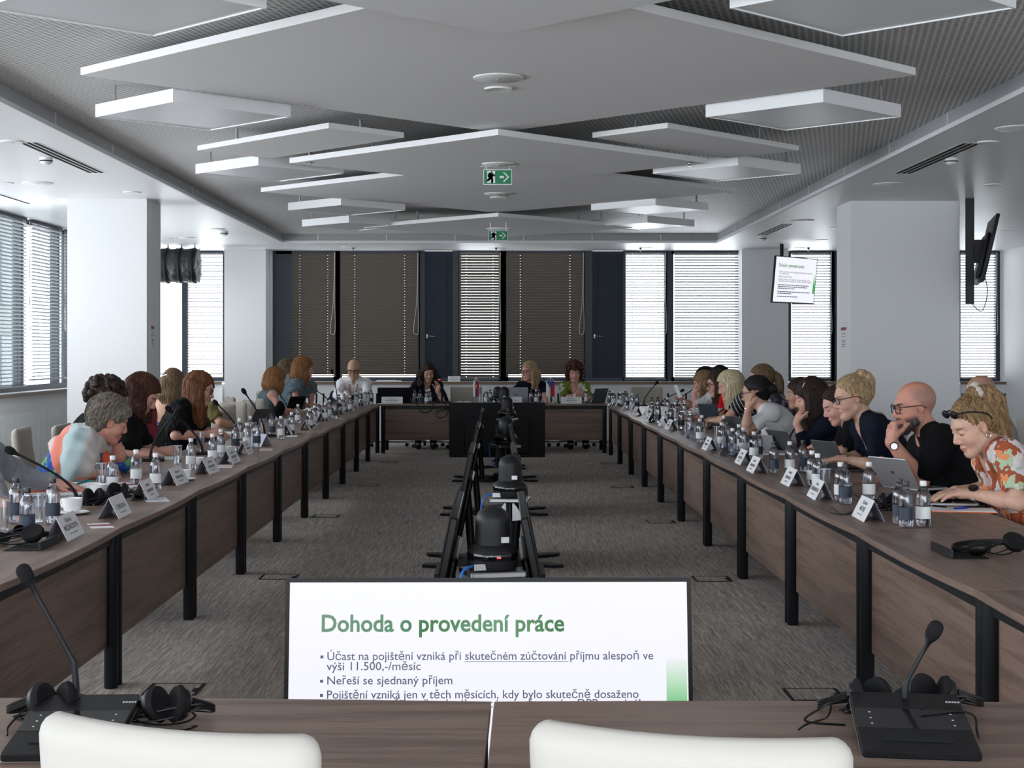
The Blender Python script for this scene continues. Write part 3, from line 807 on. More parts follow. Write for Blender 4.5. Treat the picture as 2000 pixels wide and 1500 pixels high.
def make_chair(fab, tall=0.95, wide=0.49):
    t = thing('conference_chair', '', 'chair')
    # seat faces -y (sitter looks to -y); back at +y
    tilt = Matrix.Translation((0, 0.2, 0.47)) @ Matrix.Rotation(-0.16, 4, 'X')
    b = pad(wide*0.94, wide, tall-0.47, 0.055, 0.032, 0.028)
    b.v = [tuple(tilt @ Vector(p)) for p in b.v]
    bo = b.build('backrest', fab, t, 60)
    sm = MB(); 
    for y_ in (-0.0295, ):
        pts = [tuple(tilt @ Vector((u*wide*0.47, 0.028*(1-u*u)+0.03*math.sin(.78*2.6)+0.0275, (tall-0.47)*0.8))) for u in [-1+2*i/10 for i in range(11)]]
        sm.tube(pts, 0.0022, 5)
    sm.build('seam', M['seam_grey'], bo, True)
    MB().rbox(-wide/2, wide/2, -0.26, 0.2, 0.41, 0.485, 0.06, b=0.02).build('seat', fab, t, 40)
    MB().lathe([(0.03, 0.09), (0.03, 0.3), (0.02, 0.3), (0.02, 0.4)], 14).build('gas_column', M['black_metal'], t, 40)
    MB().box(-0.09, 0.09, -0.09, 0.2, 0.39, 0.412).build('tilt_plate', M['black_metal'], t)
    for k in range(5):
        a = k*2*math.pi/5+0.3
        lg = MB().tube([(0.02*math.cos(a), 0.02*math.sin(a), 0.105), (0.29*math.cos(a), 0.29*math.sin(a), 0.075)], [0.022, 0.014], 8).build('base_leg', M['steel'], t, True)
        c = (0.29*math.cos(a), 0.29*math.sin(a))
        R2 = Matrix.Translation((c[0], c[1], 0.029)) @ Matrix.Rotation(a, 4, 'Z') @ Matrix.Rotation(H2, 4, 'X')
        MB().cyl((0, 0), 0.028, -0.022, 0.022, 14, R2).build('caster', M['black_plastic'], lg, 40)
    return t
ch_b = make_chair(M['beige_fabric']); ch_lit = make_chair(M['beige_fabric_lit'], tall=0.955, wide=0.475)
_used = {}
def chair(proto, x, y, face, label, grp):
    """face: direction the sitter looks, degrees in plan (0 = +x)"""
    rz = math.radians(face)+H2
    if proto not in _used: _used[proto] = 1; o = proto; o.location = (x, y, 0); o.rotation_euler = (0, 0, rz)
    else: o = dup(proto, (x, y, 0), rz)
    o['label'] = label; o['group'] = grp
    return o
GC1, GC2 = 'beige chairs in the foreground', 'beige conference chairs'
chair(ch_lit, -0.378, 2.63, 90-20, 'beige upholstered chair in the left foreground, back to the camera', GC1)
chair(ch_lit, 0.352, 2.60, 90-15, 'beige upholstered chair in the foreground right of the table joint', GC1)

# ---------------------------------------------------------------- televisions
SLIDE = [(0, 'Účast na pojištění vzniká při skutečném zúčtování příjmu alespoň ve'), (1, 'výši 11.500,-/měsíc'), (0, 'Neřeší se sjednaný příjem'),
         (0, 'Pojištění vzniká jen v těch měsících, kdy bylo skutečně dosaženo'), (1, 'rozhodného příjmu (lze dosáhnout i v součtu z více DPP u stejného')]
mat('screen_white', (0.03, 0.03, 0.03), 0.3, spec=0.2, emit=(0.93, 0.93, 1.0), es=0.97)
mat('screen_text', (0.05, 0.05, 0.12), 0.4, emit=(0.1, 0.1, 0.17), es=0.5)
mat('screen_text_soft', (0.2, 0.2, 0.3), 0.4, emit=(0.3, 0.3, 0.42), es=0.6)
def _grad_mat(name, axis, stops, es=0.9):
    m = mat(name, (0, 0, 0), 0.4)
    sp = N(m, 'ShaderNodeSeparateXYZ'); tc = N(m, 'ShaderNodeTexCoord'); L(m, tc.outputs['Generated'], sp.inputs[0])
    c = ramp(m, sp.outputs[axis], stops)
    L(m, c, bsdf(m).inputs['Emission Color']); bsdf(m).inputs['Emission Strength'].default_value = es
_grad_mat('slide_bar', 'Z', [(0.0, (0.03, 0.42, 0.08)), (0.45, (0.05, 0.5, 0.1)), (0.75, (0.5, 0.8, 0.55)), (1.0, (0.93, 0.95, 0.98))])
G1, G2 = (0.07, 0.25, 0.12), (0.02, 0.2, 0.03)
_grad_mat('slide_title', 'X', [(0.0, (0.16, 0.33, 0.22)), (0.3, (0.09, 0.3, 0.14)), (0.42, (0.015, 0.19, 0.025)), (0.72, (0.12, 0.36, 0.15)), (1.0, (0.02, 0.2, 0.03))], 0.75)
TVW, TVH = 1.232, 0.708
mat('screen_off', (0.006, 0.006, 0.008), 0.12)
def tv_body(t, tilt, zb, on, back_detail=True, detail=1):
    """screen facing -y, lower edge at zb, leaning back by tilt; all parts under t"""
    B = Matrix.Translation((0, 0, zb)) @ Matrix.Rotation(-tilt, 4, 'X')
    Pm = B @ Matrix(((1, 0, 0, 0), (0, 0, -1, 0), (0, 1, 0, 0), (0, 0, 0, 1)))     # outline xy -> xz, extrude to -y
    cs = MB().bprism(rrect(-TVW/2, TVW/2, 0, TVH, 0.012, 3), -0.03, 0.0, 0.004, Pm).build('casing', M['black_plastic'], t, 30)
    bz = MB(); w = 0.013
    for x0, x1, z0, z1 in ((-TVW/2, TVW/2, TVH-w, TVH), (-TVW/2, TVW/2, 0, w*1.5), (-TVW/2, -TVW/2+w, w*1.5, TVH-w), (TVW/2-w, TVW/2, w*1.5, TVH-w)):
        bz.box(x0, x1, -0.006, 0.0, z0, z1, B)
    bz.build('bezel', M['black_plastic'], cs)
    sc = MB().box(-TVW/2+w, TVW/2-w, -0.0025, -0.0001, w*1.5, TVH-w, B).build('screen', M['screen_white' if on else 'screen_off'], t)
    bk = MB().rbox(-0.38, 0.38, 0.0, 0.001, 0, 0.001, 0.0001) if False else MB()
    bk.bprism(rrect(-0.42, 0.42, 0.05, 0.52, 0.04, 3), -0.065, -0.0301, 0.012, Pm)
    bk.build('back_cover', M['black_plastic'], t, 30)
    return B, sc
def slide(sc, B, full=True):
    F = B @ Matrix(((1, 0, 0, 0), (0, 0, -1, -0.0032), (0, 1, 0, 0), (0, 0, 0, 1)))
    def at(u, v): return F @ Matrix.Translation((-TVW/2+0.013+u, TVH-0.013-v, 0))
    W_ = TVW-0.026
    text('slide_heading', 'Dohoda o provedení práce', 0.072, M['slide_title'], at(0.094, 0.147), sc, bold=0.0016, width=0.735)
    lh = [0.232, 0.262, 0.304, 0.346, 0.373]
    wd = [0.985, 0.284, 0.377, 0.939, 0.975]
    for (ind, s), v, w in zip(SLIDE, lh, wd):
        text('slide_line', s, 0.035, M['screen_text'], at(0.114, v), sc, bold=0.0002, width=w)
    d = MB()
    for v in (0.232, 0.304, 0.346):
        for a in [at(0.095, v-0.006)]:
            p = [a @ Vector(q) for q in ((0, -0.001, 0), (0.009, -0.001, 0), (0.009, 0.008, 0), (0, 0.008, 0))]; d.quad(*p)
    a = at(0.53, 0.2385); d.quad(*[a @ Vector(q) for q in ((0, 0, 0), (0.314, 0, 0), (0.314, 0.0018, 0), (0, 0.0018, 0))])
    if full:
        for v, segs in ((0.425, 0.9), (0.452, 0.86), (0.479, 0.5), (0.528, 0.95), (0.555, 0.4), (0.60, 0.6)):
            a = at(0.114, v); x = 0
            while x < segs:
                l = 0.03+0.05*random.random(); d.quad(*[a @ Vector(q) for q in ((x, 0, 0), (min(x+l, segs), 0, 0), (min(x+l, segs), 0.014, 0), (x, 0.014, 0))]); x += l+0.012
    d.build('slide_marks', M['screen_text'], sc)
    a = at(W_-0.066, 0.23); 
    MB().quad(*[a @ Vector(q) for q in ((0, -0.30, -0.0004), (0.062, -0.30, -0.0004), (0.062, 0, -0.0004), (0, 0, -0.0004))]).build('slide_bar', M['slide_bar'], sc)
def stand(t, B, zb, cam_h=None, back=0.09):
    """floor stand behind the screen: two feet plates, post, bracket"""
    MB().tube([(0, back+0.06, 0.02), (0, back+0.02, zb+0.42)], 0.03, 10).build('post', M['black_metal'], t, 40)
    MB().box(-0.2, 0.2, 0.055, 0.075, zb+0.15, zb+0.40).build('mount_plate', M['black_metal'], t)
    for s in (-1, 1):
        poly = [(0.0, 0.02), (s*0.12, -0.05), (s*0.26, -0.26), (s*0.33, -0.28), (s*0.36, -0.2), (s*0.27, -0.05), (s*0.27, 0.16), (s*0.36, 0.3), (s*0.33, 0.38), (s*0.25, 0.36), (s*0.12, 0.16), (0, 0.12)]
        if s < 0: poly = poly[::-1]
        MB().prism(poly, 0.0, 0.022, Matrix.Translation((0, back, 0))).build('foot', M['black_metal'], t)
def tv(label, x, y, face, tilt, zb, on=False, grp=None, stnd=True):
    t = thing('television', label, 'television', (x, y, 0), math.radians(face)+H2, grp)
    B, sc = tv_body(t, tilt, zb, on)
    if stnd: stand(t, B, zb)
    return t, B, sc
GT = 'black televisions on low floor stands'
# front screen with the slide, turned to the camera
t, B, sc = tv('television showing the slide, standing behind the nearest table', PX(955, 4.83), 4.74, -90, 0.13, 0.105, True, GT)
slide(sc, B, False)
t.rotation_euler[2] = 0.012
lw = MB()
t, B, sc = tv('far television with its black back to the camera, before the head table', PX(971, 20.3), 20.42, 90, 0.1, 0.125, False, GT)
bd = MB()
for x0, x1, z0, z1 in ((-0.3, 0.3, 0.535, 0.54), (0.2, 0.3, 0.28, 0.31), (0.33, 0.345, 0.26, 0.31)): bd.box(x0, x1, 0.066, 0.068, z0+0.08, z1+0.08)
bd.build('back_socket', M['steel'], t)
tvs = [(7.15, 'nearest pair'), (11.27, 'second pair'), (14.7, 'third pair'), (18.4, 'farthest pair')]
for y, nm in tvs:
    tv('black television facing the left row, %s in the middle aisle' % nm, -0.335, y, 180, 0.2, 0.12, False, GT)
    tv('black television facing the right row, %s in the middle aisle' % nm, 0.262, y, 0, 0.2, 0.12, False, GT)
# hung screens
ph = thing('hung_television', 'ceiling-hung television by the far pillar, showing the slide', 'television', (PX(1549, 24.2), 24.2, 0), math.radians(-41)+H2)
zb = PZ(593, 24.2)
B, sc = tv_body(ph, -0.1, zb, True); slide(sc, B, True)
MB().cyl((0, 0.2), 0.03, zb+0.2, ZS, 12).build('ceiling_pole', M['black_metal'], ph, 40)
MB().box(-0.15, 0.15, 0.03, 0.2, zb+0.25, zb+0.45).build('bracket', M['black_metal'], ph)
ps = thing('hung_television', 'ceiling-hung television seen edge-on right of the thick column', 'television', (PX(1914, 17.0), 17.0, 0), math.radians(-13)+H2)
zb = PZ(553, 17.0)
B, sc = tv_body(ps, -0.22, zb, False)
zc = zb+TVH*0.45
pole = MB().box(-0.04, 0.04, 0.06, 0.15, zb-0.22, ZS)
pole.build('ceiling_pole', M['black_metal'], ps)
MB().box(-0.12, 0.12, -0.05, 0.06, zc-0.1, zc+0.14).build('bracket', M['black_metal'], ps)
MB().tube(crv([(0.02, 0.1, zb-0.2), (0.03, -0.02, zb-0.3), (0.05, -0.08, zb-0.1), (0.06, -0.05, zb+0.1)], 5), 0.006, 6).build('cable', M['black_plastic'], ps, True)

# ---------------------------------------------------------------- remote cameras on stands between the screens
mat('camera_shell', (0.012, 0.012, 0.014), 0.45, spec=0.3)
mat('lens_glass', (0.004, 0.004, 0.006), 0.05)
def ptz(label, x, y, z, yaw, led=None, std=True, sc=1.0):
    t = thing('dome_camera', label, 'camera', (x, y, 0), yaw, 'black pan-tilt dome cameras')
    Z0 = z
    A = Matrix.Translation((0, 0, Z0)) @ Matrix.Scale(sc, 4)
    MB().lathe([(0.095, 0.012), (0.1, 0.016), (0.104, 0.03), (0.106, 0.055)], 32, A).build('camera_base', M['camera_shell'], t, 40)
    MB().lathe([(0.106, 0.055), (0.107, 0.058), (0.107, 0.082), (0.105, 0.086)], 32, A, close=False).build('gloss_band', M['lens_glass'], t, 40)
    MB().lathe([(0.106, 0.085), (0.1, 0.098), (0.082, 0.112), (0.07, 0.118), (0.001, 0.118)], 32, A).build('collar', M['camera_shell'], t, 40)
    hd = MB()
    pr = [(0.074, 0.112), (0.073, 0.17), (0.072, 0.21)]
    for i in range(1, 9):
        a = H2*i/8; pr.append((max(0.001, 0.072*math.cos(a)), 0.21+0.068*math.sin(a)))
    hd.lathe(pr, 32, A); hd.build('dome_head', M['camera_shell'], t, 50)
    Ml = A @ Matrix.Translation((0, 0.055, 0.19)) @ Matrix.Rotation(-H2, 4, 'X')
    MB().lathe([(0.04, 0), (0.042, 0.026), (0.034, 0.03), (0.03, 0.024), (0.001, 0.024)], 24, Ml).build('lens', M['lens_glass'], t, 50)
    MB().box(0.018, 0.052, -0.0745, -0.07, 0.128, 0.152, A).build('rating_plate', M['steel'], t)
    MB().box(-0.1, -0.05, -0.09, -0.075, 0.02, 0.045, A).build('socket_plate', M['steel'], t)
    if led: MB().box(-0.008, 0.008, -0.1085, -0.105, 0.068, 0.073, A).build('status_light', M[led], t)
    if std:
        MB().rbox(-0.12, 0.12, -0.11, 0.11, Z0-0.012, Z0+0.012*sc, 0.01).build('mount_plate', M['steel'], t)
        MB().tube([(0, 0, 0.03), (0, 0, Z0-0.012)], 0.028, 10).build('post', M['black_metal'], t, 40)
        for s in (-1, 1): MB().prism([(s*0.02, -0.11), (s*0.1, -0.1), (s*0.03, 0.0), (s*0.02, 0.0)][::s], 0, 0.006, Matrix.Translation((0, -0.05, Z0-0.13)) @ Matrix.Rotation(H2, 4, 'X') @ Matrix.Translation((0, 0.11, 0))).build('gusset', M['steel'], t)
        MB().cyl((0, 0), 0.16, 0, 0.03, 24).build('floor_plate', M['black_metal'], t, 40)
    else:
        MB().cyl((0, 0), 0.08, Z0, Z0+0.012*sc, 24).build('camera_foot', M['camera_shell'], t, 40)
    cb = crv([(-0.09*sc, -0.06, Z0+0.035), (-0.15, -0.1, Z0+0.02), (-0.17, -0.1, Z0-0.09), (-0.12, -0.05, Z0-0.22), (-0.03, 0.02, Z0-0.36 if std else Z0+0.006)], 6)
    if not std: cb = crv([(-0.09*sc, -0.06, Z0+0.035), (-0.13, -0.09, Z0+0.03), (-0.12, -0.16, Z0+0.01), (-0.06, -0.28, Z0+0.008)], 6)
    MB().tube(cb, 0.0055, 6).build('network_cable', M['cable_blue'], t, True)
ptz('nearest dome camera with a red light, behind the slide screen', PX(962, 6.6), 6.6, PZ(1117, 6.6), 0.25, 'led_red')
ptz('second dome camera from the front in the middle aisle', PX(996, 9.9), 9.9, PZ(975, 9.9), -0.1)
ptz('third dome camera from the front in the middle aisle', PX(988, 15.0), 15.0, PZ(871, 15.0), -1.2)
ptz('fourth dome camera from the front, against the far black screen', PX(990, 19.0), 19.0, PZ(819, 19.0), 1.3)
ptz('fifth dome camera from the front, right of the one on the table', PX(985, 21.4), 21.4, PZ(795, 21.4), -0.4)
ptz('farthest dome camera, standing on the head table', PX(972, 23.5), 23.5, TZ, 0.1, None, False, 0.9)

# ---------------------------------------------------------------- floor boxes
for px, py, lab in ((340, 1347, 'beside the second leg of the left row'), (1590, 1357, 'beside the nearest leg of the right row'), (545, 1127, 'on the left, level with the nearest dome camera'), (1390, 1131, 'on the right, level with the nearest dome camera'),
        (638, 1008, 'on the left, by the second dome camera'), (1290, 1019, 'on the right, by the second dome camera'), (760, 903, 'on the left, before the head table'), (1190, 905, 'on the right, before the head table'), (720, 948, 'on the left, by the third dome camera'), (1215, 951, 'on the right, by the third dome camera')):
    P = T(px, py, 0.0)
    t = thing('floor_box', 'flush floor socket box in the carpet '+lab, 'floor box', (P.x, P.y, 0), 0, 'floor socket boxes')
    MB().box(-0.105, 0.105, -0.12, 0.12, 0.0, 0.0025).build('lid', M['carpet'], t)
    f = MB()
    for x0, x1, y0, y1 in ((-.12, -.105, -.12, .12), (.105, .12, -.12, .12), (-.105, .105, -.12, -.112), (-.105, .105, .112, .12), (.085, .11, -.06, .02)): f.box(x0, x1, y0, y1, 0, 0.004)
    f.build('frame', M['black_metal'], t)
# ---------------------------------------------------------------- water bottles
def lathe_part(name, prof, m, par, n=20, sm=45): return MB().lathe(prof, n).build(name, M[m], par, sm)
BODY = [(0.022, 0.0), (0.029, 0.004), (0.0325, 0.018), (0.0325, 0.128), (0.0315, 0.14), (0.027, 0.155), (0.018, 0.17), (0.0125, 0.177), (0.0125, 0.19)]
def make_bottle(kind):
    t = thing('water_bottle', '', 'bottle')
    MB().lathe(BODY, 22, close=False).build('bottle_body', M['clear_plastic'], t, 45)
    w = [(max(r-0.0012, 0.001), z+0.002) for r, z in BODY[:7]]
    if kind == 'half': w = [(0.021, 0.002), (0.0278, 0.006), (0.0313, 0.02), (0.0313, 0.075)]
    MB().lathe(w, 22).build('water', M['water'], t, 45)
    c = 'cap_black' if kind == 'black' else 'cap_white'
    MB().lathe([(0.0145, 0.183), (0.0152, 0.186), (0.0152, 0.203), (0.0145, 0.205), (0.001, 0.205)], 22).build('cap', M[c], t, 40)
    MB().lathe([(0.0331, 0.038), (0.0331, 0.092)], 22, close=False).build('wrap_label', M['navy_label' if kind == 'black' else 'white_label'], t, 60)
    return t
protos = {k: make_bottle(k) for k in ('white', 'black', 'half')}
bused = {}
def put_bottle(kind, px, py, lab, grp, lim=30.0):
    P = TR(px, py, lim)
    if kind not in bused: bused[kind] = 1; o = protos[kind]
    else: o = copy_tree(protos[kind])
    o.location = (P.x, P.y, TZ); o.rotation_euler = (0, 0, random.uniform(0, 6)); o['label'] = lab; o['group'] = grp
    return o
LB = [('k',31,1022),('k',53,1048),('k',103,1023),('w',220,962.7),('h',266,946.7),('w',304,956),('w',373,917),('w',415,905),('w',431,893),('k',460,880),('w',468,864),('w',482.6,876),('k',501,874),('w',489,858),
      ('k',531,852.4),('h',548.6,858),('w',569.6,848),('w',582,827),('w',604.5,838),('w',614,830),('w',622.5,820),('w',635,822.5),('w',644,815),('k',653.7,818),('w',670.5,808.5),('k',662,801),('k',672,799.5),('w',684,804),('w',695,795),('w',705,792),('w',712.5,789.5),('w',718.5,787.5),('k',725,787)]
RB = [('k',1769,1031),('k',1757,1024),('w',1803,1029),('w',1697,979),('w',1641.6,980),('k',1651,985),('w',1597,957),('w',1586,949),('k',1568.5,922),('w',1542.7,925),('k',1511.5,925),('w',1472.5,899),('k',1481,897),('w',1452,888),('w',1430.7,890),('w',1443,880),('w',1409.5,875),('k',1422,874),('w',1414,857),('w',1367,865),('w',1371,856),('w',1348,845),('k',1330.5,838),('k',1310,831),('w',1337,817),('k',1285.5,826),('k',1272.5,823),('w',1319,822),('w',1304,809),
      ('k',1285,808),('k',1273.5,808),('k',1244.5,799),('w',1235,798),('k',1224.5,796),('k',1221.5,791),('w',1212,793.5),('w',1216,790),('k',1190.5,790),('w',1195,789),('w',1199,788)]
def place_row(lst, row):
    cnt = {}
    tot = {}
    for k, x, y in lst: tot[k] = tot.get(k, 0)+1
    for k, x, y in sorted(lst, key=lambda q: -q[2]):
        i = cnt.get(k, 0); cnt[k] = i+1
        nm = {'k': 'black-capped, navy-labelled', 'w': 'white-capped', 'h': 'half-empty white-capped'}[k]
        pos = 'nearest the camera' if i == 0 else ('farthest from the camera' if i == tot[k]-1 else '%s from the camera' % ordn(i))
        put_bottle({'k': 'black', 'w': 'white', 'h': 'half'}[k], x, y, '%s water bottle on the %s tables, %s of its kind' % (nm, row, pos), 'water bottles on the %s tables' % row, 23.1 if row == 'left' else 22.62)
place_row(LB, 'left'); place_row(RB, 'right')
for k, x, y, lab in (('black', 810, 786.5, 'water bottle behind the black box with a green light, left one'), ('black', 820.5, 786.5, 'water bottle behind the black box with a green light, right one'),
        ('white', 833.5, 786.5, 'white-capped bottle on the head table before the dark-haired woman'), ('white', 839, 784.8, 'water bottle half hidden behind the one before the dark-haired woman'),
        ('white', 949.5, 785.5, 'pale bottle beside the two drinking glasses left of the farthest camera'), ('black', 957.5, 786, 'black-capped bottle left of the farthest dome camera'),
        ('black', 1037, 786.5, 'bottle right of the grey laptop on the head table, left of three'), ('white', 1047, 786.5, 'white-capped bottle right of the grey laptop, middle of three'), ('black', 1053, 785, 'bottle right of the grey laptop on the head table, right of three'),
        ('white', 1145, 785.6, 'white-capped bottle right of the name plate before the curly-haired woman')):
    put_bottle(kind=k, px=x, py=y+2.2, lab=lab, grp='water bottles on the head table')

# ---------------------------------------------------------------- name cards folded as tents
def tent(label, loc, rz, lines, Lc=0.295, Hc=0.098, Wc=0.05, blank=False):
    t = thing('name_card', label, 'name card', loc, rz, 'folded name cards')
    h = Lc/2
    f = MB(); th = 0.0022
    f._add([(-h, -Wc, 0), (h, -Wc, 0), (h, 0, Hc), (-h, 0, Hc), (-h, -Wc+th, 0), (h, -Wc+th, 0), (h, th*0.5, Hc-th), (-h, th*0.5, Hc-th)], [(0,1,2,3),(7,6,5,4),(0,4,5,1),(2,6,7,3),(1,5,6,2),(0,3,7,4)])
    f.build('front_sheet', M['paper' if not blank else 'acrylic'], t)
    b = MB()
    b._add([(-h, Wc, 0), (h, Wc, 0), (h, 0, Hc), (-h, 0, Hc), (-h, Wc-th, 0), (h, Wc-th, 0), (h, -th*0.5, Hc-th), (-h, -th*0.5, Hc-th)], [(3,2,1,0),(4,5,6,7),(1,5,4,0),(3,7,6,2),(2,6,5,1),(4,7,3,0)])
    b.build('back_sheet', M['card_back' if not blank else 'acrylic'], t)
    sl = math.atan2(Hc, Wc); Ls = math.hypot(Hc, Wc)
    F = Matrix.Translation((0, -Wc-0.0006, 0.0003)) @ Matrix.Rotation(sl, 4, 'X')
    if lines:
        a, bnm, c = lines
        if a: text('lettering', a, 0.03, M['ink'], F @ Matrix.Translation((0, Ls*0.68, 0)), t, align='CENTER')
        text('lettering', bnm, 0.032, M['ink'], F @ Matrix.Translation((0, Ls*0.38, 0)), t, bold=0.0004, align='CENTER')
        if c: 
            g = MB(); x = -0.06
            while x < 0.06:
                l = random.uniform(.012, .026); q = [F @ Vector(p) for p in ((x, Ls*.2, 0), (min(x+l, .06), Ls*.2, 0), (min(x+l, .06), Ls*.24, 0), (x, Ls*.24, 0))]; g.quad(*q); x += l+0.006
            g.build('small_print', M['ink_soft'], t)
    elif not blank:
        g = MB()
        for v0, v1, wd in ((.66, .78, .05), (.36, .52, .085), (.18, .24, .05)):
            x = -wd
            while x < wd:
                l = random.uniform(.008, .016); q = [F @ Vector(p) for p in ((x, Ls*v0, 0), (min(x+l, wd), Ls*v0, 0), (min(x+l, wd), Ls*v1, 0), (x, Ls*v1, 0))]; g.quad(*q); x += l+0.006
        g.build('small_print', M['ink_soft'], t)
    return t
RT = [(1689,1020,('Radovan','MATAJS',1),0),(1594,977.5,('Tereza','HERRMANNOVÁ',1),0),(1541,951,None,0),(1470.6,925,None,0),(1446,908.8,None,0),(1417,893,None,1),(1379,880.6,None,0),(1345,858,None,1),(1337,851,None,1),(1304,840,None,0),(1289.5,833,None,0),(1263,824.5,None,0),(1258,817,None,0),(1238,811.5,None,0),(1232,805,None,0),(1216.5,801,None,0),(1203,793.5,None,0)]
n = 0
for i, (x, y, ln, bl) in enumerate(RT):
    C = T(x, y); rz = -H2+random.uniform(-.05, .05)
    lab = 'folded name card on the right row of tables, %s from the camera' % ordn(i)
    if i == 0: lab = 'folded name card reading MATAJS, nearest on the right row'
    if i == 1: lab = 'folded name card with a long name, second on the right row'
    if bl: lab = 'see-through acrylic card stand on the right row, %s card from the camera' % ordn(i)
    tent(lab, (C.x+0.05, C.y+0.149, TZ), rz, ln, blank=bool(bl))
LT = [(131,1057.7,('Katarína','MÉSZÁROSOVÁ',1)),(231,1014,(' ','ČTVRTKOVÁ',1)),(289,978,None),(348,949,None),(412,927,None),(456,906.6,None),(485,889,None),(514,872,None),(570,849.5,None),(604.5,840,None),(617,831.5,None),(636,823,None),(674,809,None),(690,803.5,None),(697.5,798,None),(712,793,None)]
for i, (x, y, ln) in enumerate(LT):
    C = T(x, y); rz = H2+random.uniform(-.05, .05)
    if i == 7: rz += 0.5
    lab = 'folded name card on the left row of tables, %s from the camera' % ordn(i)
    if i == 0: lab = 'nearest folded name card on the left row, beside navy-labelled bottles'
    tent(lab, (C.x-0.05, C.y+0.149, TZ), rz, ln)
tent('name card reading BAKER-PRICE before the black laptop on the head table', (PX(766, 23.36), 23.36, TZ), 0, ('Mária', 'BAKER-PRICE', 1), 0.31, 0.1)
tent('name card partly hidden by a dome camera, before the grey laptop', (PX(1000, 23.36), 23.36, TZ), 0, ('Ivana', 'ĎURČÍKOVÁ', 1), 0.29, 0.1)
tent('name card reading PIKOROVÁ before the curly-haired woman', (PX(1115.5, 23.36), 23.36, TZ), 0, ('Gabriela', 'PIKOROVÁ', 1), 0.31, 0.1)
tent('name card standing on the window sill of the far wall', (PX(887, YF-0.1), YF-0.12, ZSILL), 0.0, None, 0.2, 0.085)

# ---------------------------------------------------------------- gooseneck microphones
def mic_unit(t, rz_local=0.0, big=False):
    Q = Matrix.Rotation(rz_local, 4, 'Z')
    MB().bprism(rrect(-0.11, 0.11, -0.06, 0.1, 0.012), 0, 0.022, 0.006, Q).build('base_unit', M['black_plastic'], t, 40)
    MB().bprism(rrect(-0.095, 0.095, -0.045, 0.0, 0.004), 0.0222, 0.0235, 0.0005, Q).build('touch_panel', M['screen_off'], t, 40)
def microphone(label, base, tip, r=0.0065, foam=0.021, face=0.0, unit=True, bend=0.55):
    t = thing('gooseneck_microphone', label, 'microphone', base, face, 'gooseneck microphones')
    I = Matrix.Rotation(-face, 4, 'Z'); d = I @ (Vector(tip)-Vector(base))
    if unit: mic_unit(t)
    p0 = Vector((0, 0, 0.018)); up = Vector((0, 0, 1))
    hor = Vector((d.x, d.y, 0))
    e = d
    dirn = (e-(p0+Vector((0, 0, d.z*0.3)))).normalized()
    pts = bez(p0, p0+up*d.z*0.3+hor*0.05, e-dirn*d.length*bend, e, 14)
    n = len(pts)
    MB().tube(pts, [r*1.5 if i < 3 else (r*1.15 if i < 6 else r) for i in range(n)], 8).build('gooseneck', M['black_metal'], t, True)
    R3 = (e-pts[-3]).normalized().to_track_quat('Z', 'Y').to_matrix().to_4x4(); R3.translation = e
    MB().lathe([(r, -0.03), (foam*0.55, -0.006), (foam*0.85, 0.008)], 14, R3).build('collar', M['black_plastic'], t, 40)
    MB().lathe([(0.001, 0.0), (foam*0.8, 0.004), (foam, 0.018), (foam*0.98, 0.032), (foam*0.75, 0.047), (foam*0.4, 0.053), (0.001, 0.055)], 18, R3).build('foam_windshield', M['foam'], t, 60)
    return t
MICS = [(150,978,28,884,1,'nearest on the left row'),(293,900,345,803,1,'before the woman writing in black'),(396,887,334,803,1,'with its tip before the red-haired woman\'s sleeve'),(462,846,424,789,1,'before the woman in olive'),(517,852,479,768,1,'beside the empty left chairs'),
        (562,806,539,762,1,'before the short red bob'),(610,794,578,755,1,'before the standing woman'),(643,787,603,755,1,'behind the standing woman'),(659,785,649,728,1,'beside the bald man in a white shirt'),
        (1783,946,1845,845,0,'nearest on the right row, before the bearded man'),(1636,892,1694,834,0,'before the blonde woman with an updo'),(1541,868,1587,802,0,'before the woman with long dark hair'),(1453,843,1501,788,0,'before the woman in a white shirt'),
        (1385,836,1422,792,0,'before the platinum-blonde woman'),(1352,806,1393,769,0,'before the woman in red'),(1322,790,1353,761,0,'by the mouth of the blonde in white'),(1291,786,1330,764,0,'crossing the raised sheet of paper'),(1257,786,1281,750,0,'before the empty far right chair')]
for bx, by, tx, ty, left, lab in MICS:
    B_ = TR(bx, by, 23.0 if left else 22.5); E_ = W(tx, ty, B_.y-0.05)
    microphone('black gooseneck microphone, '+lab, B_, E_, face=(-H2 if left else H2) + (0.2 if left else -0.2))
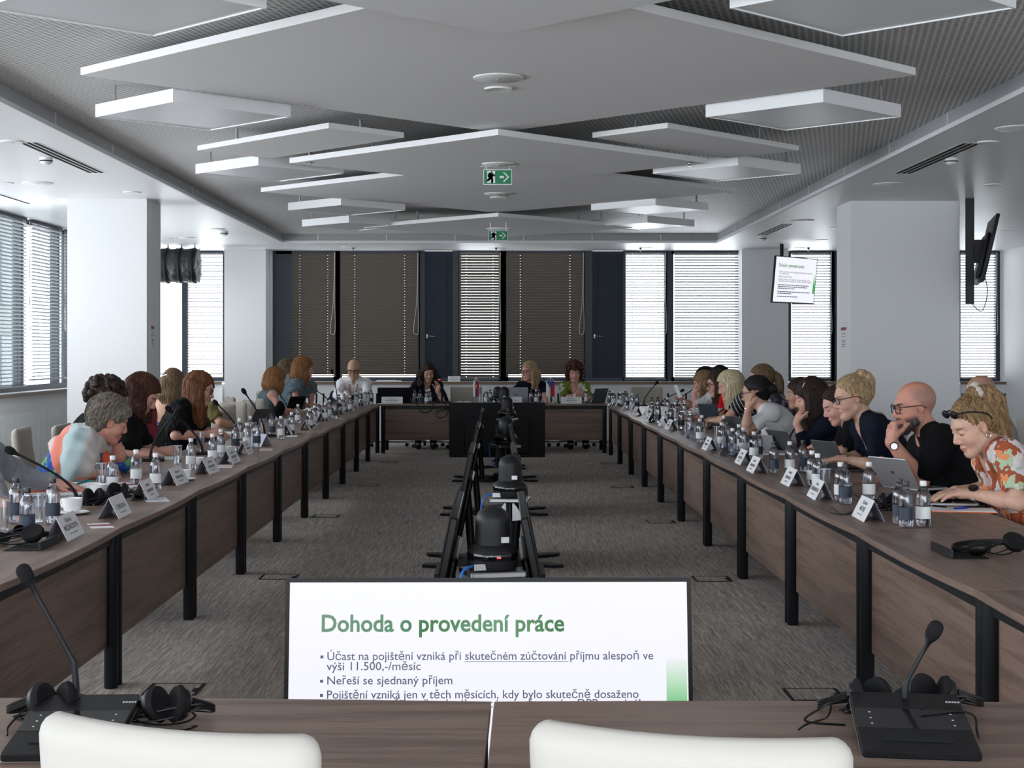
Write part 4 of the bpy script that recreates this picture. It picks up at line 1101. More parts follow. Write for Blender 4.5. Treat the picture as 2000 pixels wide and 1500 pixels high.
# big ones in the foreground
def front_unit(label, tl, tr, br, bl, stem, tip):
    A_, B2, C2, D2 = [T(*p) for p in (tl, tr, br, bl)]
    c = (A_+B2+C2+D2)/4; rz = math.atan2((B2-A_).y, (B2-A_).x)
    t = thing('conference_microphone', label, 'microphone', (c.x, c.y, TZ), rz, 'conference microphone units in the foreground')
    w = ((B2-A_).length+(C2-D2).length)/2; d = ((D2-A_).length+(C2-B2).length)/2
    Q = Matrix.Translation((0, 0, 0.03)) @ Matrix.Rotation(0.13, 4, 'X')
    MB().bprism(rrect(-w/2, w/2, -d/2, d/2, 0.01), -0.008, 0.006, 0.002, Q).build('base_plate', M['black_plastic'], t, 40)
    MB().bprism(rrect(-w/2-.001, w/2+.001, -d/2-.001, d/2+.001, 0.011), -0.0105, -0.0078, 0.0005, Q).build('silver_edge', M['steel'], t, 40)
    MB().box(-w*0.3, w*0.3, -d*0.1, d*0.4, 0.0, 0.03).build('foot', M['black_plastic'], t)
    MB().box(-w/2+.003, w/2-.003, -d*0.13, d*0.2, 0.0062, 0.0068, Q).build('touch_panel', M['screen_off'], t)
    MB().box(-w*0.3, w*0.3, -d*0.33, -d*0.25, 0.0062, 0.009, Q).build('button_bar', M['black_metal'], t)
    g = MB()
    for sx in (-.36, .36):
        for k, yy in enumerate((.13, .03, -.06)): g.box(sx*w-.002, sx*w+.002, d*yy-.002, d*yy+.002, 0.0068, 0.0071, Q)
    for k in range(5): g.box(w*.36+k*.006, w*.36+k*.006+.004, d*.34, d*.36, 0.0061, 0.0066, Q)
    g.build('printed_symbols', M['cord_white'], t)
    s = T(*stem); b0 = Vector(((s.x-c.x)*math.cos(-rz)-(s.y-c.y)*math.sin(-rz), (s.x-c.x)*math.sin(-rz)+(s.y-c.y)*math.cos(-rz), 0.035))
    E = W(tip[0], tip[1], s.y)
    ev = Vector(((E.x-c.x)*math.cos(-rz)-(E.y-c.y)*math.sin(-rz), (E.x-c.x)*math.sin(-rz)+(E.y-c.y)*math.cos(-rz), E.z-TZ))
    MB().lathe([(0.013, 0), (0.012, 0.012), (0.009, 0.016)], 16, Matrix.Translation(b0)).build('socket', M['black_plastic'], t, 40)
    k1 = b0+Vector((0, 0, (ev.z-b0.z)*.3))+(ev-b0)*0.05
    pts = bez(b0, b0+Vector((0, 0, .04)), k1-Vector((0, 0, .01)), k1, 6)+bez(k1, k1+(ev-k1)*.2, k1+(ev-k1)*.7, ev, 8)[1:]
    n = len(pts)
    MB().tube(pts, [0.0078-0.0028*i/n if i < 7 else 0.0048 for i in range(n)], 10).build('gooseneck', M['black_metal'], t, True)
    R3 = (ev-pts[-2]).normalized().to_track_quat('Z', 'Y').to_matrix().to_4x4(); R3.translation = ev
    MB().lathe([(0.005, -0.03), (0.0065, -0.012), (0.011, -0.002)], 14, R3).build('collar', M['black_plastic'], t, 40)
    MB().lathe([(0.001, -0.004), (0.0115, -0.002), (0.0155, 0.008), (0.0165, 0.022), (0.0145, 0.032), (0.009, 0.038), (0.001, 0.04)], 22, R3).build('foam_windshield', M['foam'], t, 60)
front_unit('black conference microphone unit in the right foreground', (1654,1402), (1872,1409), (1914,1485), (1691,1485), (1767,1412), (1817,1246))
front_unit('black conference microphone unit behind the left foreground chair', (68,1410), (258,1408), (235,1488), (12,1488), (150,1412), (57,1135))

# ---------------------------------------------------------------- headphones and their cables
def headphones(label, P, rz, sc=1.0, cable=None, folded=True, wind=3, flat=False):
    t = thing('headphones', label, 'headphones', P, rz, 'black headphones')
    def cup(c, ax, nm):
        R3 = Vector(ax).normalized().to_track_quat('Z', 'Y').to_matrix().to_4x4(); R3.translation = Vector(c)*sc
        o = MB().lathe([(0.001, -0.012*sc), (0.026*sc, -0.011*sc), (0.032*sc, -0.004*sc), (0.033*sc, 0.004*sc)], 22, R3).build('ear_cup', M['black_plastic'], t, 50)
        MB().lathe([(0.034*sc, 0.004*sc), (0.038*sc, 0.010*sc), (0.034*sc, 0.019*sc), (0.02*sc, 0.016*sc), (0.001, 0.014*sc)], 22, R3).build('ear_pad', M['foam'], o, 60)
    if flat:
        cup((-0.05, 0.02, 0.02), (0.2, 0.3, 1), 0); cup((0.06, -0.02, 0.035), (-0.2, -0.6, 0.9), 1)
        pts = [(0.06, 0, .03), (0.10, 0.06, .03), (0.06, 0.13, .025), (-0.02, 0.14, .02), (-0.08, 0.09, .018), (-0.055, 0.03, .02)]
    else:
        cup((-0.026, 0, 0.04), (0.75, -0.35, 0.25), 0); cup((0.03, 0, 0.04), (-0.75, -0.35, 0.25), 1)
        pts = [(-0.045, 0.005, .045), (-0.09, 0.04, .02), (-0.05, 0.09, .012), (0.03, 0.1, .012), (0.09, 0.05, .02), (0.05, 0.005, .045)]
    P3 = [Vector(p)*sc for p in pts]
    cv_ = crv(P3, 6)
    bb = MB()
    for dz in (-0.005, 0.0, 0.005): bb.tube([p+Vector((0, 0, dz*sc)) for p in cv_], 0.0035*sc, 6)
    bb.build('headband', M['black_plastic'], t, True)
    r2 = random.Random(sum(map(ord, label)))
    for k in range(wind):
        pp = []
        for i in range(9):
            a = i/8*2*math.pi; pp.append(Vector((0.06*math.cos(a)*(1+.1*k), -0.02+0.012*math.sin(a)+0.004*k, 0.022+0.014*math.sin(a+k)+0.004*k))*sc)
        MB().tube(crv(pp, 4), 0.0022*sc, 5).build('wound_cable', M['black_plastic'], t, True)
    if cable:
        I = Matrix.Rotation(-rz, 4, 'Z')
        MB().tube(crv([I @ (Vector(c)-Vector(P)) for c in cable], 6), 0.0024, 6).build('loose_cable', M['black_plastic'], t, True)
    return t
def TT(x, y, dz=0.006): v = T(x, y, TZ+dz); return v
headphones('black headphones with wound cable, right of the left foreground microphone', T(325, 1416), 0.1, 1.05, [TT(372,1420,.02), TT(384,1418), TT(350,1428), TT(300,1424), TT(270,1410)])
headphones('black headphones with a hanging loop, at the left foreground microphone', T(104, 1412), 0.15, 1.1, [TT(60,1400,.03), TT(40,1396,.03), TT(16,1420,.015), TT(14,1436)])
headphones('black headphones with tangled cable, left of the right foreground microphone', T(1692, 1396), 0.3, 1.0, [TT(1650,1416,.01), TT(1590,1412,.03), TT(1572,1404,.05), TT(1600,1385,.06), TT(1622,1373,.07), TT(1615,1400,.03), TT(1575,1415,.01), TT(1560,1425,.006)], flat=False)
headphones('black headphones behind the right foreground microphone, band reaching right', T(1822, 1392), -0.5, 1.05, [TT(1800,1386,.05), TT(1826,1372,.06), TT(1860,1384,.05), TT(1902,1398,.04), TT(1908,1426,.02), TT(1912,1442)])
headphones('black headphones beside the open cable lid, near right table', T(1945, 1086), 0.6, 1.25, None, flat=True, wind=2)
headphones('black headphones under the sunglasses at the near left picture edge', T(28, 1066), 0.2, 1.25, [TT(75,1050,.03), TT(60,1030,.05), TT(20,1038,.03), TT(2,1050)], flat=True)
headphones('black headphones behind the second name card of the left row', T(182, 990), 0.2, 1.2, None)
headphones('black headphones on the left row, left of those behind the second card', T(232, 978), -0.3, 1.2, None)
headphones('black coiled headphones behind the MATAJS name card', T(1735, 1000), 0.2, 1.2, [TT(1695,990,.02), TT(1650,1005), TT(1625,990), TT(1622,1001), TT(1655,1003,.01), TT(1690,975,.03), TT(1672,945,.05), TT(1664,960,.03), TT(1690,980)], wind=5)
def cable(label, pts, r=0.0028, m='black_plastic', lz=0.004):
    o = MB().tube(crv(pts, 6), r, 6).build('cable', M[m], None, True)
    return tag(o, label, 'cable')
P0 = 23.09
cable('black cable hanging in a loop over the front of the head table', [W(812, 784, 23.3), W(814, 787, P0), W(818, 797, P0-.04), W(824, 805, P0-.04), W(838, 805, P0-.04), W(844, 797, P0-.04), W(846, 787, P0), W(848, 783, 23.3)], 0.006)
cable('black cable falling in a round loop left of the far black screen', [W(858, 780, 23.3), W(866, 786, P0), W(872, 794, P0-.04), W(876, 798, P0-.05), W(868, 801, P0-.05), W(856, 804, P0-.06), W(851, 811, P0-.06), W(857, 816, P0-.06), W(868, 814, P0-.05), W(874, 806, P0-.05), W(875, 797, P0-.045)], 0.006)

# ---------------------------------------------------------------- laptops
def laptop(label, loc, face, opened=112, m='laptop_grey', w=0.32, d=0.22, hinge_up=0.0, marks=None):
    """loc: middle of the hinge; face: plan direction from the hinge to the user, degrees"""
    t = thing('laptop', label, 'laptop', loc, math.radians(face)+H2, 'laptops')
    MB().bprism(rrect(-w/2, w/2, -d, 0, 0.012), 0.0, 0.014, 0.002).build('base', M[m], t, 40)
    kb = MB()
    for r_ in range(5):
        for c in range(13): x0 = -w/2+0.025+c*(w-0.05)/13; kb.box(x0, x0+(w-.05)/13-.003, -0.045-r_*.019, -0.03-r_*.019, 0.0141, 0.0152)
    kb.build('keyboard', M['black_matte'], t)
    Q = Matrix.Translation((0, 0.0, 0.014)) @ Matrix.Rotation(math.radians(90-opened), 4, 'X')
    E = Q @ Matrix(((1, 0, 0, 0), (0, 0, -1, 0), (0, 1, 0, 0), (0, 0, 0, 1)))
    Q2 = Matrix.Translation((0, 0.0, 0.012)) @ Matrix.Rotation(-math.radians(opened-90), 4, 'X') @ Matrix(((1, 0, 0, 0), (0, 0, -1, 0), (0, 1, 0, 0), (0, 0, 0, 1)))
    lid = MB().bprism(rrect(-w/2, w/2, 0, d*0.96, 0.01), -0.008, 0.0, 0.002, Q2).build('lid', M[m], t, 40)
    MB().box(-w/2+.008, w/2-.008, 0.01, d*.94, 0.0002, 0.0008, Q2).build('screen', M['screen_off'], lid)
    if marks:
        g = MB(); g.box(-0.012, 0.012, d*.45, d*.55, -0.0086, -0.0081, Q2); g.build('lid_emblem', M['chrome'], lid)
    return t
def HT(x, y): return T(x, y)
laptop('silver laptop with open lid before the bearded man', HT(1760, 955), 28, 122, 'laptop_silver', 0.31, 0.21, marks=1)
laptop('grey laptop before the blonde woman with an updo', HT(1630, 918), 20, 115, 'laptop_grey', 0.31, 0.21)
laptop('grey laptop before the woman with pulled-back dark hair, nearer of two', HT(1541, 884), 20, 125, 'laptop_grey', 0.31, 0.21)
laptop('silver-edged laptop before the woman with long dark hair, farther of two', HT(1530, 872), 15, 115, 'laptop_silver', 0.31, 0.21)
laptop('black laptop below the hand of the woman in a white shirt', HT(1447, 857), 25, 112, 'laptop_grey', 0.31, 0.21)
laptop('dark blue-grey laptop before the woman in red', HT(1391, 834), 28, 105, mat('laptop_blue', (0.03, 0.036, 0.055), 0.4) and 'laptop_blue', 0.33, 0.24)
laptop('dark laptop standing open on the left row beside the empty chairs', HT(497, 834), 160, 118, 'laptop_grey', 0.31, 0.21)
laptop('black laptop between the two red-haired women', HT(572, 806), 150, 112, 'black_plastic', 0.32, 0.22)
laptop('small dark tablet computer before the bald man in a white shirt', (PX(695, 23.0), 23.0, TZ), 90, 112, 'black_plastic', 0.2, 0.14)
laptop('black laptop behind the BAKER-PRICE name card', (PX(776, 23.5), 23.5, TZ), 90, 105, 'black_plastic', 0.58, 0.24)
laptop('grey laptop with its lid to the camera on the head table', (PX(1007, 23.5), 23.5, TZ), 90, 102, mat('laptop_lilac', (0.34, 0.33, 0.38), 0.4) and 'laptop_lilac', 0.37, 0.24, marks=1)
laptop('grey laptop turned sideways at the right end of the head table', (PX(1168, 23.5), 23.5, TZ), 140, 108, 'laptop_grey', 0.33, 0.23)
tb = laptop('thin tablet with a white edge, standing among bottles on the right row', HT(1505, 882), 25, 108, 'laptop_silver', 0.16, 0.13)
t = thing('tablet', 'thin silver tablet lying under the hands of the ponytailed woman', 'tablet', T(1852, 984), -0.15)
MB().bprism(rrect(-0.14, 0.14, -0.1, 0.1, 0.012), 0.0, 0.012, 0.002).build('body', M['laptop_silver'], t, 40)
MB().box(-0.13, 0.13, -0.09, 0.09, 0.0122, 0.0128).build('screen', M['screen_off'], t)

# ---------------------------------------------------------------- drinking glasses, cups, papers, pens
def tumbler(label, x, y, h=0.13, r=0.031, fill=0.0):
    t = thing('drinking_glass', label, 'glass', T(x, y), 0, 'drinking glasses')
    MB().lathe([(0.001, 0.001), (r*.86, 0.001), (r, h), (r-.0015, h), (r*.84, 0.008), (0.001, 0.008)], 22, close=False).build('glass_wall', M['clear_glass'], t, 40)
    MB().lathe([(r-.002, h-.002), (r+.0008, h-.001), (r+.0006, h+.001), (r-.002, h+.001)], 22, close=False).build('rim', M['cord_white'], t, 40)
    if fill: MB().lathe([(r*.83, 0.009), (r*.9, 0.009+fill), (0.001, 0.009+fill)], 22).build('water', M['water'], t, 40)
for x, y, lab in ((198,948,'beside the nearest white-capped bottle of the left row'),(72,1019,'behind the nearest three bottles'),(4,1036,'cut by the left picture edge'),(347,907,'before the hands of the woman writing in black'),(392,876,'before the woman with long red hair'),
        (512,845,'beside the dark laptop of the left row'),(558,846,'among bottles before the empty left chairs'),(1399,862,'before the platinum-blonde woman'),(1459,858,'at the elbow of the woman in a white shirt'),(1604,944,'behind bottles before the blonde with an updo'),(1612,962,'right of bottles before the blonde with an updo'),(1346,852,'before the woman in red'),
        (943,786,'left of two on the head table'),(937,786.5,'right beside the open magazine on the head table'),(1122,786.5,'before the curly-haired woman')):
    tumbler('clear drinking glass '+lab, x, y, fill=0.05 if x in (198, 347) else 0)
def cup(label, x, y, s=1.0, saucer=True, handle=True, spoon=False):
    t = thing('coffee_cup', label, 'cup', T(x, y), 2.6, 'white cups')
    z = 0.012 if saucer else 0.0
    MB().lathe([(0.024*s, z), (0.034*s, z+.006*s), (0.042*s, z+.03*s), (0.044*s, z+.058*s), (0.041*s, z+.058*s), (0.038*s, z+.03*s), (0.001, z+.01*s)], 24).build('bowl', M['cup_white'], t, 50)
    if handle: MB().tube(crv([(0.041*s, 0, z+.05*s), (0.062*s, 0, z+.048*s), (0.066*s, 0, z+.03*s), (0.055*s, 0, z+.018*s), (0.039*s, 0, z+.018*s)], 5), 0.0045*s, 8).build('handle', M['cup_white'], t, True)
    if saucer: MB().lathe([(0.035*s, 0), (0.06*s, 0.004), (0.075*s, 0.011), (0.073*s, 0.013), (0.05*s, 0.007), (0.001, 0.007)], 28).build('saucer', M['cup_white'], t, 50)
    if spoon: MB().tube([(0.04*s, -0.05*s, 0.014), (0.07*s, -0.03*s, 0.016), (0.11*s, 0.0, 0.02)], [0.008, 0.003, 0.003], 8).build('teaspoon', M['chrome'], t, True)
cup('white coffee cup on a saucer behind the nearest left name card', 141, 1004, 1.12, spoon=True)
cup('white coffee cup behind the headphones on the left row', 192, 974, 1.12)
cup('white cup on a saucer behind the fourth left name card', 361, 938, 0.9, handle=False)
cup('white cup beside the microphone foot before the red-haired woman', 388, 908, 0.9, False, False)
cup('small white cup with yellow wrappers before the red-haired woman', 445, 884, 0.85, False, False)
def sheet(name, label, cat, x, y, rz, w, l, th=0.0012, m='paper', lines=0, band=None, grp=None, pts=None):
    t = thing(name, label, cat, T(x, y), rz, grp)
    MB().box(-w/2, w/2, -l/2, l/2, 0.0005, th).build('page', M[m], t)
    if lines:
        g = MB()
        for k in range(lines):
            yy = l*0.38-k*l*0.76/lines; g.box(-w*.38, w*(.38-.2*(k % 3 == 2)), yy-.0025, yy+.0025, th, th+.0004)
        g.build('printed_lines', M['ink_soft'], t)
    if band: MB().box(-w/2, w/2, -l*.1, l*.2, th, th+.0004).build('colour_band', M[band], t)
    return t
GL = 'leaflets and papers on the tables'
sheet('leaflet', 'leaflet with a dark red band beside the nearest left name card', 'leaflet', 196, 1027, 0.35, 0.1, 0.21, band='red_print', grp=GL)
sheet('leaflet', 'leaflet with a red band under the fifth left name card', 'leaflet', 440, 911, 0.1, 0.1, 0.24, band='red_print', grp=GL)
sheet('leaflet', 'leaflet with a red print beyond the seventh left name card', 'leaflet', 520, 878, 0.1, 0.1, 0.24, band='red_print', grp=GL)
sheet('leaflet', 'white leaflet on the left row before the short red bob', 'leaflet', 570, 852, 0.1, 0.1, 0.24, grp=GL)
sheet('leaflet', 'white leaflet farther along the left row before the standing woman', 'leaflet', 660, 818, 0.1, 0.1, 0.22, grp=GL)
sheet('paper_sheet', 'printed sheet with pink marks below the nearest left microphone', 'paper', 108, 962, 0.2, 0.30, 0.4, 0.006, 'paper', 9, 'coral', GL)
sheet('booklet', 'thick white booklet with a teal ribbon before the woman in a shawl', 'booklet', 150, 952, 0.05, 0.24, 0.2, 0.022, 'paper', 0, None, GL)
MB_ = MB().tube(crv([T(150, 946, TZ+.026), T(165, 940, TZ+.028), T(182, 940, TZ+.026)], 5), 0.006, 6).build('ribbon', M['teal_cloth'], None, True); tag(MB_, 'teal ribbon lying on the white booklet', 'ribbon')
sheet('paper_sheet', 'printed paper on the left row behind the half-empty bottle', 'paper', 245, 948, -0.2, 0.21, 0.28, 0.004, 'paper', 8, 'red_print', GL)
sheet('paper_sheet', 'printed strip under the third left name card', 'paper', 305, 976, 0.3, 0.12, 0.25, 0.001, 'paper', 6, None, GL)
sheet('paper_sheet', 'sheet under the writing hand of the woman in black', 'paper', 322, 895, 0.1, 0.24, 0.34, 0.004, 'paper', 6, None, GL)
sheet('paper_sheet', 'sheets before the red-haired woman with glasses', 'paper', 436, 852, 0.1, 0.26, 0.5, 0.03, 'paper', 0, None, GL)
sheet('book', 'dark-covered notebook before the nearest left microphone', 'book', 60, 985, 0.2, 0.22, 0.3, 0.012, 'paper_grey', 0, None, GL)
sheet('paper_sheet', 'bright sheet before the blonde in white', 'paper', 1300, 818, 0.0, 0.35, 0.6, 0.003, 'paper', 0, None, GL)
sheet('paper_sheet', 'white papers before the woman with long dark hair', 'paper', 1515, 886, -0.1, 0.3, 0.35, 0.01, 'paper', 0, 'red_print', GL)
sheet('paper_sheet', 'white papers below the woman in a white shirt', 'paper', 1478, 872, -0.1, 0.3, 0.35, 0.02, 'paper', 0, None, GL)
t = sheet('writing_pad', 'white pad on an orange board before the ponytailed woman', 'writing pad', 1880, 997, -0.2, 0.3, 0.2, 0.006, 'paper', 0, None, None)
MB().box(-0.155, 0.155, -0.106, 0.1, 0.0, 0.004).build('orange_board', M['orange_board'], t)
def pen(label, a, b, m, r=0.0045):
    c = (Vector(a)+Vector(b))/2
    t = thing('pen', label, 'pen', c, 0, 'pens'); a = Vector(a)-c; b = Vector(b)-c
    MB().tube([a, a.lerp(b, .88)], r, 8).build('barrel', M[m], t, True)
    MB().tube([a.lerp(b, .88), b], [r, r*.25], 8).build('tip', M['black_plastic'], t, True)
pen('blue pen on the white pad before the ponytailed woman, right one', T(1888, 992, TZ+.012), T(1862, 993, TZ+.012), 'plastic_blue')
pen('dark blue pen on the white pad before the ponytailed woman, left one', T(1848, 990, TZ+.012), T(1820, 987, TZ+.012), 'navy_cloth')
pen('long black pen on the white pad before the ponytailed woman', T(1925, 988, TZ+.012), T(1880, 991, TZ+.012), 'black_plastic')
# sunglasses, cable lids
def lid_box(label, x, y, rz):
    t = thing('table_socket', label, 'table socket', T(x, y), rz, 'cable lids in the table tops')
    MB().box(-0.14, 0.14, -0.07, 0.07, 0.0003, 0.003).build('frame', M['black_matte'], t)
    MB().box(-0.14, 0.14, -0.075, -0.067, 0.003, 0.035).build('flap', M['black_metal'], t)
lid_box('open black cable lid in the near right table', 1875, 1083, -H2)
lid_box('open black cable lid at the near left picture edge', 62, 1068, H2)
t = thing('sunglasses', 'dark sunglasses lying before the nearest bottles on the left', 'sunglasses', T(52, 1050), 0.4)
for s in (-1, 1): MB().lathe([(0.001, 0), (0.025, 0.002), (0.026, 0.004), (0.001, 0.005)], 18, Matrix.Translation((s*.03, 0, .03)) @ Matrix.Rotation(H2, 4, 'X')).build('tinted_lens', M['dark_lens'], t, 40)
MB().tube(crv([(-.057, .0, .034), (-.06, .05, .03), (-.05, .12, .01)], 5), .0025, 6).tube(crv([(.057, 0, .034), (.06, .05, .03), (.05, .12, .01)], 5), .0025, 6).tube([(-.012, 0, .036), (.012, 0, .036)], .0025, 6).build('frame', M['black_plastic'], t, True)
# head table things: box with green light, flags, magazine
t = thing('control_box', 'black box with a green light on the head table', 'box', (PX(815, 23.4), 23.4, TZ))
MB().bprism([(-.1, -.05), (.1, -.05), (.1, .07), (-.1, .07)], 0, .1, .012).build('housing', M['black_plastic'], t, 30)
MB().box(-.008, .008, -.052, -.0505, .08, .09).build('status_light', M['led_green'], t)
def flag(label, x, Y, w, h, cols, kind):
    t = thing('table_flag', label, 'flag', (x, Y, TZ), 0, 'table flags')
    MB().lathe([(0.05, 0), (0.045, .008), (0.012, .014), (0.006, .02)], 20).build('foot', M['chrome'], t, 40)
    MB().cyl((0, 0), .004, .01, h+.16, 8).build('pole', M['chrome'], t)
    MB().tube([(-w/2, -.006, h+.1), (0, -.004, h+.155), (w/2, -.006, h+.1)], .0025, 6).tube([(-w/2, -.006, h+.1), (w/2, -.006, h+.1)], .003, 6).build('hanging_cord', M['cord_white'], t)
    n = 8; z0, z1 = .1, .1+h
    def cloth(x0, x1, za, zb, nm, m, y_=-.012):
        mb = MB()
        for i in range(n):
            a = x0+(x1-x0)*i/n; b = x0+(x1-x0)*(i+1)/n
            fy = lambda q: y_+.008*math.sin(q/w*6)
            mb.quad((a, fy(a), za), (b, fy(b), za), (b, fy(b), zb), (a, fy(a), zb)); mb.quad((b, fy(b)+.0015, za), (a, fy(a)+.0015, za), (a, fy(a)+.0015, zb), (b, fy(b)+.0015, zb))
        mb.build(nm, M[m], t)
    if kind == 'bands':
        for i, c in enumerate(cols): cloth(-w/2+w*i/3, -w/2+w*(i+1)/3, z0, z1, 'cloth_band', c)
        zc = z0+h*.62
        g = MB(); g.prism([(-.022, zc-.0), (0, zc-.035), (.022, zc), (.022, zc+.04), (-.022, zc+.04)], .02, .0215, Matrix.Rotation(H2, 4, 'X')); g.build('crest', M['flag_red'], t)
        g = MB(); F = Matrix.Rotation(H2, 4, 'X'); g.box(-.003, .003, zc-.015, zc+.035, .0215, .0225, F); g.box(-.012, .012, zc+.018, zc+.023, .0215, .0225, F); g.box(-.008, .008, zc+.006, zc+.011, .0215, .0225, F); g.build('crest_cross', M['flag_white'], t)
    else:
        cloth(-w/2, 0, z0, z1, 'cloth_half', 'flag_white'); cloth(0, w/2, z0, z1, 'cloth_half', 'flag_red')
        g = MB(); F = Matrix.Rotation(H2, 4, 'X'); g.prism([(-w/2, z1), (0, z1-w*.78), (w/2, z1)], .0205, .022, F); g.build('wedge', M['flag_blue'], t)
    return t
flag('small flag with white, blue and red upright bands and a crest', PX(930, 23.4), 23.4, .08, .23, ('flag_white', 'flag_blue', 'flag_red'), 'bands')
flag('small flag with a blue wedge over white and red halves', PX(1075, 23.35), 23.35, .125, .23, (), 'wedge')
t = thing('magazine', 'open magazine lying on the head table left of the banded flag', 'magazine', (PX(905, 23.4), 23.4, TZ), 0.0)
for s in (-1, 1):
    mb = MB(); pr = [(0, .012), (.03, .03), (.08, .028), (.14, .01)]
    for (a, za), (b, zb_) in zip(pr[:-1], pr[1:]): mb._add([(s*a, -.12, za), (s*b, -.12, zb_), (s*b, .12, zb_), (s*a, .12, za), (s*a, -.12, 0), (s*b, -.12, 0), (s*b, .12, 0), (s*a, .12, 0)], [(0,1,2,3), (4,7,6,5), (0,4,5,1), (2,6,7,3), (1,5,6,2), (0,3,7,4)])
    mb.build('page_block', M['paper'], t, 40)
mic2 = [(PX(1105, 23.55), 'before the curly-haired woman'), (PX(866, 23.5), 'between dark-haired woman and empty chair')]
for x, lab in mic2:
    t = thing('microphone_base', 'low black microphone base on the head table '+lab, 'microphone', (x, 23.5, TZ))
    MB().bprism(rrect(-.11, .11, -.07, .07, .01), 0, .03, .006).build('base_unit', M['black_plastic'], t, 40)
    MB().tube([(-.02, 0, .03), (-.02, 0, .13)], .014, 8).build('short_stem', M['black_metal'], t, True)
t = thing('gooseneck_microphone', 'microphone with a glowing red ring before the dark-haired woman', 'microphone', (PX(845, 23.45), 23.45, TZ), 0, 'gooseneck microphones')
mic_unit(t)
pts = bez((0, .02, .02), (0, .02, .15), (.05, .0, .25), (PX(858, 23.45)-PX(845, 23.45), 0, PZ(742, 23.45)-TZ), 12)
MB().tube(pts, .006, 8).build('gooseneck', M['black_metal'], t, True)
MB().cyl((pts[-1].x, pts[-1].y), .013, pts[-1].z, pts[-1].z+.012, 14).build('light_ring', M['led_red'], t, 40)
MB().lathe([(.012, 0), (.02, .012), (.02, .03), (.01, .05), (.001, .052)], 16, Matrix.Translation(pts[-1]+Vector((0, 0, .012)))).build('foam_windshield', M['foam'], t, 60)
# things on the far sill
t = thing('paper_stack', 'papers and pens lying on the far window sill', 'papers', (PX(772, YF-.1), YF-.12, ZSILL))
MB().box(-.3, .1, -.07, .06, 0, .02).build('sheets', M['paper'], t)
MB().box(.02, .16, -.05, .0, .02, .04).build('remote_control', M['black_plastic'], t)
# ---------------------------------------------------------------- solid shapes by distance fields (bodies, clothes, hair)
A3 = lambda v: np.array(tuple(v), float)
def unit(v): v = A3(v); n = np.linalg.norm(v); return v/n if n > 1e-9 else v
class Shape:
    def __init__(s): s.l = []
    def cone(s, a, b, ra, rb, k=0.02, op=1, flat=None):
        """rounded cone from a to b; flat = (axis, f) widens it along an axis by f"""
        a, b = A3(a), A3(b); ba = b-a; bb = max(ba @ ba, 1e-9); R = max(ra, rb)*(flat[1] if flat else 1)
        lo, hi = np.minimum(a, b)-R, np.maximum(a, b)+R
        if flat: fa = unit(flat[0]); c = 1-1/flat[1]
        def fn(x, y, z):
            x, y, z = x-a[0], y-a[1], z-a[2]
            t = np.clip((x*ba[0]+y*ba[1]+z*ba[2])/bb, 0, 1)
            x, y, z = x-t*ba[0], y-t*ba[1], z-t*ba[2]
            if flat:
                q = (x*fa[0]+y*fa[1]+z*fa[2])*c; x, y, z = x-q*fa[0], y-q*fa[1], z-q*fa[2]
            return np.sqrt(x*x+y*y+z*z)-(ra+(rb-ra)*t)
        s.l.append((lo, hi, fn, k, op)); return s
    def ell(s, c, r, R=None, k=0.02, op=1):
        c = A3(c); r = A3(r if hasattr(r, '__len__') else (r, r, r)); R = np.eye(3) if R is None else R
        ext = np.sqrt(((R*r)**2).sum(1))
        def fn(x, y, z):
            x, y, z = x-c[0], y-c[1], z-c[2]
            k0 = 0; k1 = 0
            for i in range(3):
                q = (x*R[0, i]+y*R[1, i]+z*R[2, i])/r[i]; k0 = k0+q*q; k1 = k1+(q/r[i])**2
            k0 = np.sqrt(k0); k1 = np.sqrt(k1)
            return k0*(k0-1)/np.maximum(k1, 1e-6)
        s.l.append((c-ext, c+ext, fn, k, op)); return s
    def plane(s, p, n):                           # keep the side against n
        p = A3(p); n = unit(n)
        s.l.append((None, None, lambda x, y, z: (x-p[0])*n[0]+(y-p[1])*n[1]+(z-p[2])*n[2], 0, 2)); return s
    def warp(s, fn): s.l.append((None, None, fn, 0, 3)); return s
    def mesh(s, vox):
        add = [q for q in s.l if q[4] == 1]
        kk = max(q[3] for q in add)
        lo = np.min([q[0] for q in add], 0)-kk*.6-3*vox; hi = np.max([q[1] for q in add], 0)+kk*.6+3*vox
        n = np.ceil((hi-lo)/vox).astype(int)+1
        D = np.full(n, 0.5, np.float32)
        ax = [(lo[i]+vox*np.arange(n[i])).astype(np.float32) for i in range(3)]
        for l_, h_, fn, k, op in s.l:
            if l_ is None: sl = tuple(slice(0, m) for m in n)
            else:
                m = k+2*vox
                i0 = np.clip(np.floor((l_-m-lo)/vox), 0, n).astype(int); i1 = np.clip(np.ceil((h_+m-lo)/vox)+1, 0, n).astype(int)
                if (i1 <= i0).any(): continue
                sl = tuple(slice(a, b) for a, b in zip(i0, i1))
            d = fn(ax[0][sl[0]][:, None, None], ax[1][sl[1]][None, :, None], ax[2][sl[2]][None, None, :])
            C = D[sl]
            if op == 1:
                if k > 0: h = np.maximum(k-np.abs(C-d), 0)/k; D[sl] = np.minimum(C, d)-h*h*k*.25
                else: D[sl] = np.minimum(C, d)
            elif op == -1:
                d = -d; h = np.maximum(k-np.abs(C-d), 0)/k if k > 0 else 0
                D[sl] = np.maximum(C, d)+h*h*k*.25
            elif op == 2: D[sl] = np.maximum(C, d)
            else: D[sl] = C+d
        return nets(D, lo, vox)
